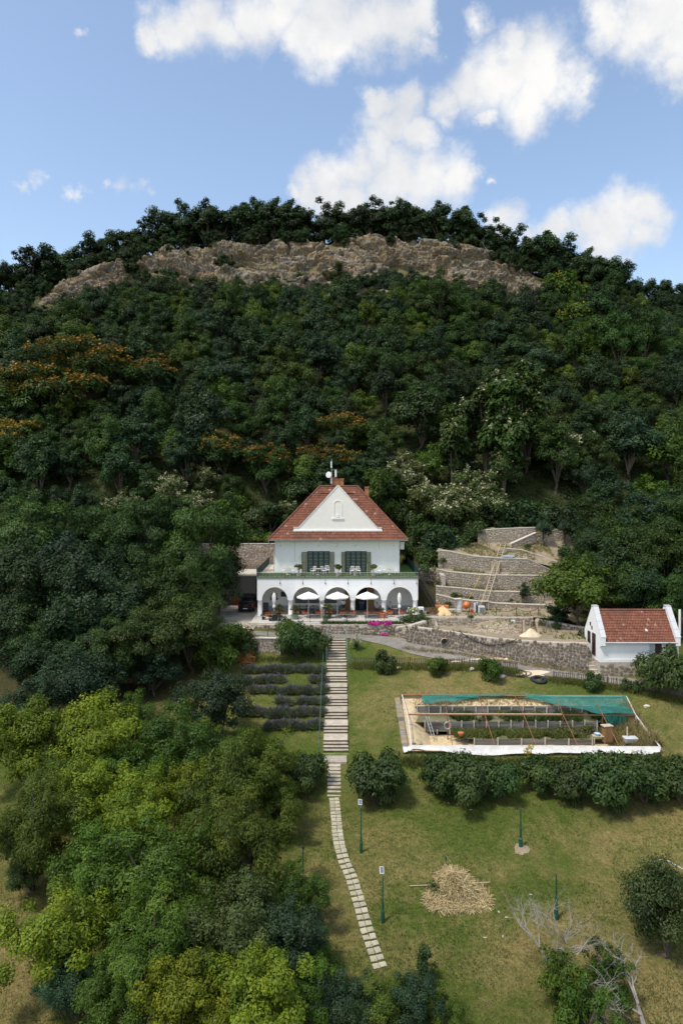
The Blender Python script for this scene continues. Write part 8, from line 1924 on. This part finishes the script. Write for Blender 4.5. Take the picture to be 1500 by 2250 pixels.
# --- hedge row below the stairs
H_b = [make_tree('hedge_bush', '', 'bush', None, 'hedge', 340 + i, Rx=2.1, H=3.0, base=.03, ncl=34, nl=9000, ls=.24, aspect=.42, clr=.30, low=-1, droop=.35) for i in range(3)]
for (a, b, Y, rp, lab) in ((824, 1702, 47.5, 60, 'round dark bush right of the lower stairs'), (975, 1695, 47.8, 45, 'dark bush below the left end of the white sheet'), (1030, 1702, 47.2, 62, 'broad dark bush below the left half of the white sheet'), (1095, 1708, 47.2, 45, 'dark bush left of the flowering gap in the hedge'), (1185, 1700, 47.8, 42, 'lower bush in the middle of the hedge with pale flowers behind'), (1250, 1706, 47.4, 45, 'dark bush right of the middle of the hedge'), (1330, 1705, 47.4, 60, 'broad dark bush below the right half of the white sheet'), (1410, 1705, 47.8, 52, 'dark bush near the right end of the hedge'), (1480, 1703, 47.6, 55, 'dark bush at the right edge ending the hedge'), (670, 1690, 47.5, 46, 'dark bush left of the lower stairs'), (628, 1700, 46.5, 40, 'dark bush behind the one left of the lower stairs'), (1545, 1710, 47, 50, 'dark bush beyond the right edge of the hedge')):
    big(H_b, a, b, Y, rp, lab, 'hedge bushes below the netted garden')
# --- near trees at the lower left
def near(name, mat, seed, Rx, H, nl, ls, label, **kw):
    t = make_tree(name, label, 'tree', None, mat, seed, Rx=Rx, H=H, nl=nl, ls=ls, ncl=kw.pop('ncl', 72), clr=kw.pop('clr', .205), lobes=kw.pop('lobes', .42), ctint=.28, low=kw.pop('low', -.9), **kw); return t
NT = {
 'lime': [near('walnut_tree', 'lime', 401 + i, 4.0, 7.5, 21000, .20, '', base=.12) for i in range(2)],
 'locust': [near('locust_tree', 'fresh', 411 + i, 4.0, 7.5, 21000, .21, '', aspect=.28, droop=.45, flat=.75, base=.12) for i in range(2)],
 'fresh': [near('plum_tree', 'plum', 421 + i, 3.8, 7.2, 20000, .18, '', base=.14) for i in range(2)],
 'blue': [near('elder_tree', 'bluish', 431 + i, 3.4, 6.0, 19000, .165, '', base=.08, clr=.21, ncl=72) for i in range(2)],
 'olive': [near('pear_tree', 'olive', 441 + i, 3.6, 6.8, 20000, .17, '', base=.14) for i in range(2)]}
for (k, a, b, Y, rp, lab) in (
 ('lime', 215, 1612, 50, 92, 'bright yellow green walnut at the back of the lower left trees'), ('lime', 70, 1620, 49, 95, 'yellow green walnut at the left edge behind the drooping ailanthus'), ('fresh', 380, 1620, 51, 88, 'mid green plum tree right of the bright walnut'), ('blue', 480, 1530, 57, 72, 'dark round elder left of the lavender rows'), ('blue', 172, 1490, 62, 78, 'dark blue green round elder above the bright walnut'),
 ('locust', 72, 1800, 43, 92, 'light green drooping ailanthus at the left edge above dry grass'), ('locust', 540, 1690, 47, 100, 'soft feathery locust below the lavender rows'), ('locust', 590, 1690, 47.5, 55, 'feathery locust beside the dark bush at the lower stairs'), ('lime', 310, 1775, 43.5, 85, 'golden green walnut in the middle of the lower left trees'), ('locust', 545, 1840, 40, 100, 'large feathery locust at the right side of the lower left trees'), ('fresh', 460, 1810, 41, 78, 'mid green plum tree left of the large feathery locust'), ('lime', 190, 1740, 45, 85, 'yellow green walnut between the drooping ailanthus and the golden walnut'),
 ('fresh', 230, 1890, 39.5, 92, 'mid green plum tree below the golden walnut'), ('fresh', 340, 1905, 38.5, 110, 'wide plum tree in the centre of the lower left trees'), ('lime', 120, 2050, 35, 95, 'light leafy tree at the edge of the dry grass, lower left'), ('locust', 330, 2070, 34.5, 105, 'feathery locust below the wide pear tree'), ('olive', 520, 2010, 36, 92, 'pear tree with brown seed tips near the lower centre'), ('blue', 640, 2050, 35.5, 85, 'dark elder beside the dry lawn, lower centre'), ('fresh', 650, 1950, 38, 60, 'small green tree right of the pear with brown tips'),
 ('lime', 400, 2195, 31, 100, 'bright yellow green tree at the bottom edge, left one'), ('lime', 570, 2190, 31, 110, 'bright yellow green tree at the bottom edge, right one'), ('fresh', 235, 2180, 32, 80, 'deep green tree at the bottom edge left of the yellow green ones'), ('fresh', 690, 2170, 31.5, 62, 'mid green tree at the bottom edge right of the yellow green ones'),
 ('blue', 745, 2195, 31, 60, 'dark bushy tree at the bottom edge left of the path end'), ('fresh', 830, 2205, 30.5, 55, 'leafy bush at the bottom edge below the path end'), ('blue', 905, 2190, 30.8, 58, 'dark leafy bush at the bottom edge right of the path end'), ('fresh', 965, 2205, 30.5, 45, 'small leafy bush at the bottom edge farthest right of the path end'), ('blue', 50, 1565, 54, 55, 'dark elder at the left edge above the walnuts'), ('fresh', 290, 1570, 54, 55, 'plum tree behind the bright walnut')):
    big(NT[k], a, b, Y, rp * 1.12, lab, 'orchard trees at the lower left')
for (k, a, b, Y, rp, lab) in (('fresh', 290, 1690, 47, 72, 'shaded plum tree between bright walnut and golden walnut'), ('lime', 420, 1735, 45, 70, 'yellow green walnut right of the golden walnut'), ('locust', 120, 1715, 46, 70, 'feathery locust under the left edge walnut'), ('fresh', 440, 1935, 38, 72, 'plum tree behind the pear with brown tips'), ('fresh', 250, 1985, 37, 72, 'plum tree between wide plum and feathery locust'), ('fresh', 160, 1925, 39, 55, 'small plum tree at the edge of the left dry grass'), ('fresh', 430, 2110, 34, 70, 'plum tree just above the bottom yellow green trees'), ('fresh', 600, 2115, 34, 65, 'plum tree above the bottom yellow green trees, right'), ('fresh', 690, 2085, 34.5, 50, 'leafy tree at the edge of the path lawn, lower'), ('locust', 610, 1760, 44, 55, 'feathery tree above the large feathery locust'), ('olive', 60, 1900, 40, 45, 'low dull tree under the drooping ailanthus'), ('locust', 440, 1640, 49.5, 62, 'feathery tree below the dark round elder'), ('fresh', 600, 1990, 37, 60, 'plum tree left of the short dark post'), ('blue', 160, 2160, 32.5, 60, 'dark elder at the foot of the light leafy tree')):
    big(NT[k], a, b, Y, rp * 1.1, lab, 'orchard trees at the lower left')
T_iv = near('ivy_stump', 'hedge', 461, 1.0, 3.4, 2600, .17, '', base=.02, ncl=22, clr=.4); big(T_iv, 936, 2110, 32.5, 24, 'upright ivy covered stump at the bottom centre')
T_wp = near('drooping_pear', 'hedge', 472, 2.6, 6.4, 16000, .16, '', base=.05, droop=.7, clr=.30, low=-1, ncl=60, lobes=.12); big(T_wp, 1445, 1975, 36.5, 74, 'dark drooping pear tree at the right edge of the lawn', None, .92)
# dead tree with a leafy cherry under it
x, y, z = gp(1240, 2190); dead_tree('dead_tree', 'bleached dead tree with bare crooked branches at the lower right', 'dead tree', (x, y, z), 5.6, 1, 12, 6, .15, (.0, .0), .8, nb=3, twist=.6)
x, y, z = gp(1420, 2270); dead_tree('dead_tree', 'second bleached dead tree with low sprawling branches at the bottom right corner', 'dead tree', (x, y, z), 4.2, 1, 21, 5, .14, (-.25, .1), .5, nb=3, twist=.7)
x, y, z = gp(1300, 2235); dead_tree('dead_tree', 'third bleached dead tree with fine twigs at the bottom edge between the other two', 'dead tree', (x, y, z), 4.2, 1, 33, 5, .12, (.1, .1), .6, nb=3, twist=.65)
T_ch = near('cherry_bush', 'plum', 481, 2.2, 3.8, 5200, .20, '', base=.06, aspect=.36, droop=.6, clr=.2, lobes=.7, ncl=40)
for (a, b, Y, rp, lab) in ((1240, 2140, 32.5, 66, 'leafy cherry growing round the foot of the dead tree'), (1335, 2130, 33, 56, 'leafy cherry right of the dead tree'), (1280, 2200, 31.3, 76, 'leafy cherry at the bottom edge between both dead trees')): big(T_ch, a, b, Y, rp, lab, 'cherries under the dead trees')
# --- lavender
def lavender(seed):
    rng = np.random.default_rng(seed); r = thing('lavender_bush', '', 'lavender', (0, 0, 0)); n = 900
    a = rng.uniform(0, 6.28, n); e = rng.uniform(.15, 1.0, n); d = np.stack([np.cos(a) * np.cos(e * 1.5), np.sin(a) * np.cos(e * 1.5), np.sin(e * 1.5)], 1); L = rng.uniform(.4, .75, n)[:, None]
    b = rng.normal(0, .10, (n, 3)) * np.array([1.6, 1.2, 0]); s = np.cross(d, rng.normal(0, 1, (n, 3))); s /= np.linalg.norm(s, axis=1, keepdims=True); s *= .02
    def blades_(p0, p1, w): return np.stack([p0 - s * w, p0 + s * w, p1 + s * w * .5, p1 - s * w * .5], 1).reshape(-1, 3)
    fo = add_mesh('foliage', blades_(b, b + d * L, 1.2), np.arange(4 * n).reshape(-1, 4), LEAF['lavender'], r, False, rng.random(n), local=True)
    m = 170; add_mesh('flower_spikes', blades_(b + d * L * .95, b + d * (L + .17), 1.5).reshape(-1, 4, 3)[:m].reshape(-1, 3), np.arange(4 * m).reshape(-1, 4), LEAF['purple'], fo, False, rng.random(m), local=True); return Proto(r)
LV = [lavender(k) for k in (1, 2, 3)]
rows = ((1476, [(550, 640), (655, 705)], 'in the topmost lavender row'), (1499, [(546, 628), (690, 712)], 'in the second lavender row from the top'), (1522, [(556, 712)], 'in the third lavender row from the top'), (1546, [(616, 646), (664, 712)], 'in the fourth, gappy lavender row'), (1571, [(532, 712)], 'in the second lavender row from the bottom'), (1600, [(592, 708)], 'in the bottom lavender row'))
for (py_, spans, lab) in rows:
    for (a, b) in spans:
        p_ = a
        while p_ <= b:
            x, y, z = gp(p_, py_ + rt_.uniform(-2, 2)); LV[rt_.randrange(3)].place((x, y, z), rt_.uniform(0, 6), rt_.uniform(.7, 1.05), 'bushy lavender plant ' + lab, 'lavender rows beside the stairs'); p_ += rt_.uniform(13, 20)
# --- yucca
x, y, z = gp(783, 1428); yu = thing('yucca', 'yucca with tall cream flower spikes right of the top of the stairs', 'yucca', (x, y, z)); rng = np.random.default_rng(5); n = 70
a = rng.uniform(0, 6.28, n); e = rng.uniform(.1, 1.35, n); d = np.stack([np.cos(a) * np.cos(e), np.sin(a) * np.cos(e), np.sin(e)], 1); s = np.stack([-np.sin(a), np.cos(a), 0 * a], 1) * .045; p0 = np.array([x, y, z + .25]) + 0 * d; p1 = p0 + d * rng.uniform(.7, 1.0, n)[:, None]
add_mesh('leaves', np.stack([p0 - s, p0 + s, p1], 1).reshape(-1, 3), np.arange(3 * n).reshape(-1, 3), LEAF['bluish'], yu, False, rng.random(n))
for dx, hh in ((0, 1.9), (-.45, 1.2), (.42, 1.15)):
    st = MB().tube((x + dx * .6, y, z + .3), (x + dx, y, z + hh), .03).build('flower_stalk', M['rail_green'], yu); cs = np.stack([np.full(7, x + dx), np.full(7, y), np.linspace(z + hh * .55, z + hh, 7)], 1); v, f, t = leaf_cloud(rng, cs, np.linspace(.22, .07, 7), 260, .11, .7, 1, .2, 0, .5, -1); add_mesh('flowers', v, f, LEAF['blossom'], st, False, t)
# --- grass over the lawn, rough edges, garden weeds
rng = np.random.default_rng(9)
def tufts(name, x, y, h, w, mat, label, seed, zf=None, per=3, lean=.5):
    rng = np.random.default_rng(seed); n = len(x); x = np.repeat(x, per) + rng.normal(0, .07, n * per); y = np.repeat(y, per) + rng.normal(0, .07, n * per); z = (zf(x, y) if zf else ground_z(x, y)) - .01; m = n * per
    a = rng.uniform(0, 6.28, m); hh = h * rng.uniform(.4, 1.4, m); s = np.stack([np.cos(a) * w, np.sin(a) * w, 0 * a], 1); tip = np.stack([rng.normal(0, lean, m) * hh, rng.normal(0, lean, m) * hh, hh], 1); p = np.stack([x, y, z], 1)
    v = np.stack([p - s, p + s, p + tip], 1).reshape(-1, 3); o = add_mesh(name, v, np.arange(3 * m).reshape(-1, 3), LEAF[mat], None, False, rng.random(m)); tag(o, label, kind='stuff'); return o
def lawn_pts(n, y0, y1):
    y = 1 / rng.uniform(1 / y1, 1 / y0, n); x = rng.uniform(-.52, .52, n) * y
    k = ~((x > 4.9) & (x < 24.4) & (y > 50.9) & (y < 59.2)) & ~((x > -1.5) & (x < .65) & (y > 45.5)) & (y < 67)
    k &= ~((x > 5) & (y > w0_y(x) - 2.6)); return x[k], y[k]
x, y = lawn_pts(60000, 26, 66); dn = fbm(x * .35, y * .35, 0, 3, 55); g_ = dn < .05
tufts('grass', x[g_], y[g_], .11, .02, 'grassy', 'short green lawn grass on the slope', 3)
tufts('dry_grass', x[~g_], y[~g_], .10, .018, 'dry', 'short straw coloured grass in the dry parts of the lawn', 4)
def near_line(pts, n, w): 
    L = densify([tuple(p) for p in pts], .3); i = rng.integers(0, len(L), n); P_ = np.array(L)[i]; return P_[:, 0] + rng.normal(0, w, n), P_[:, 1] + rng.normal(0, w, n)
ln = [gp(*p)[:2] for p in ((775, 1466), (900, 1468), (1020, 1471), (1135, 1480))]; x, y = near_line(ln, 2400, .3); tufts('tall_weeds', x, y, .42, .03, 'grassy', 'tall weeds along the first picket fence', 5)
ln = [gp(*p)[:2] for p in ((1216, 1496), (1290, 1503), (1380, 1518), (1500, 1544))]; x, y = near_line(ln, 1900, .25); tufts('tall_weeds', x, y, .36, .03, 'grassy', 'tall weeds along the cottage picket fence', 6)
ln = [gp(*p)[:2] for p in ((890, 1676), (1050, 1680), (1250, 1680), (1470, 1676))]; x, y = near_line(ln, 3600, .35); tufts('tall_weeds', x, y, .32, .03, 'grassy', 'rough tall grass between white sheet and hedge', 7)
x, y = near_line([(6.3, 68.6), (11, 66.9 + .4), (14.5, 65.6), (22.9, 62.9)], 900, .16); tufts('tall_weeds', x, y, .25, .03, 'dry', 'dry weeds at the foot of the lower wall', 8)
for (q_, Y_, n_) in ((w2t, 80.9, 420), (w3t, 82.3, 380), (w4t, 83.8, 420)):
    x = rng.uniform(11.3, 24.5, n_); y = np.full(n_, Y_) + rng.normal(0, .25, n_); k = fbm(x * .6, y, 3, 2, int(Y_)) > -.05; zz_ = float(np.mean(q_)); tufts('bench_weeds', x[k], y[k], .3, .04, 'grassy' if n_ > 400 else 'dry', 'weeds growing on the bench behind a terrace wall', int(Y_), lambda a, b, q_=q_: np.interp(a, np.linspace(11.2, 24.8, len(q_)), q_) - .05)
x = rng.uniform(13, 27, 1500); y = rng.uniform(85.2, 90.6, 1500); k = fbm(x * .35, y * .35, 3, 3, 66) > .02; tufts('slope_weeds', x[k], y[k], .32, .045, 'dry', 'dry weeds on the bare slope between the upper terrace walls', 15, lambda a, b: np.array([zslope(float(i), float(j)) for i, j in zip(a, b)]))
x = rng.uniform(7.5, 25, 1300); y = rng.uniform(65.5, 79, 1300); k = (y > w0_y(x) + .6) & (fbm(x * .5, y * .5, 3, 3, 67) > .03); zyard = ray_z(['site_ground', 'site_yard', 'spoil_heap']); tufts('yard_weeds', x[k], y[k], .28, .04, 'grassy', 'weeds scattered over the building site', 16, lambda a, b: np.array([zyard(float(i), float(j)) for i, j in zip(a, b)]))
x, y = near_line([(-9, 67.0), (-6, 67.0), (-2.2, 66.8)], 900, .35); tufts('tall_weeds', x, y, .3, .03, 'grassy', 'weeds at the foot of the whitewashed lane wall', 9)
x = rng.uniform(5.4, 23, 2600); y = rng.uniform(53.9, 55.3, 2600); k = (fbm(x * .8, y * .8, 0, 3, 91) > -.12) & (x > 9); tufts('vegetable_bed', x[k], y[k], .42, .05, 'grassy', 'green and dry plants in the middle bed of the sunken garden', 10, lambda a, b: np.full_like(a, -5.32), 4)
x = rng.uniform(8, 23, 2200); y = rng.uniform(55.5, 57.3, 2200); k = fbm(x * .7, y * .7, 0, 3, 92) > -.1; tufts('vegetable_bed', x[k], y[k], .36, .06, 'hedge', 'dark green plants in the upper bed of the sunken garden', 11, lambda a, b: np.full_like(a, -4.55), 4)
x = rng.uniform(20.8, 24, 1100); y = rng.uniform(51.3, 57.5, 1100); tufts('tall_weeds', x, y, .5, .03, 'dry', 'dry tall grass on the right bank of the sunken garden', 12, ray_z_np if False else (lambda a, b: -5.9 + (a - 20.8) * .42 + (b - 51) * .12), 4)
x = rng.uniform(6, 24, 500); y = rng.uniform(57.7, 58.9, 500); tufts('straw_grass', x, y, .22, .025, 'dry', 'bleached grass on the upper bank of the sunken garden', 13, lambda a, b: -3.98 + (b - 57.6) * .14, 4)
G_b = make_tree('garden_plant', '', 'plant', None, 'grassy', 501, Rx=.7, H=1.0, base=.02, ncl=10, nl=600, ls=.14, clr=.42, nlimb=3, trunk_r=.02)
for (a, Y, z, s, lab) in ((912, 52.3, -5.9, 1.0, 'green shrub at the left front corner of the sunken garden'), (1230, 54.6, -5.32, .9, 'leafy plant in the middle bed near the brown cupboard'), (1255, 54.4, -5.32, 1.0, 'tall leafy plant in the middle bed left of the brown cupboard'), (1205, 54.5, -5.32, .8, 'leafy plant in the middle bed left of the tall leafy one'), (1290, 54.8, -5.32, 1.0, 'leafy plant behind the low work table'), (1130, 54.4, -5.32, .7, 'leafy plant in the centre of the middle bed'), (1000, 56.3, -4.55, .7, 'leafy plant at the left end of the upper bed'), (1100, 56.5, -4.55, .8, 'dark leafy plant in the centre of the upper bed'), (1180, 56.4, -4.55, .8, 'dark leafy plant right of centre in the upper bed')):
    G_b.place((PX(a, Y), Y, z), a, s, lab, 'plants in the sunken garden')
x, y, z = gp(1158, 1672); v, f, t = leaf_cloud(rng, np.array([[x, y, z + .7], [x + .2, y, z + 1.0]]), np.array([.35, .3]), 160, .12, .8, .8); yf = thing('yellow_flowers', 'patch of yellow flowers in the rough grass below the white sheet', 'flowers', (x, y, z)); add_mesh('blossom', v, f, LEAF['yellowfl'], yf, False, t)
# short weeds along the terrace edge
x, y = near_line([(-2, 72.95), (6, 72.9)], 700, .12); tufts('edge_weeds', x, y, .28, .03, 'hedge', 'weeds along the front edge of the villa terrace', 14, lambda a, b: np.full_like(a, -.02))
# drop prototypes that were never used
for o in list(bpy.data.objects):
    if o.parent is None and o.type == 'EMPTY' and not o.get('label'):
        for c in list(o.children_recursive): bpy.data.objects.remove(c)
        bpy.data.objects.remove(o)
    elif 'label' in o and o['label'] == '': del o['label']
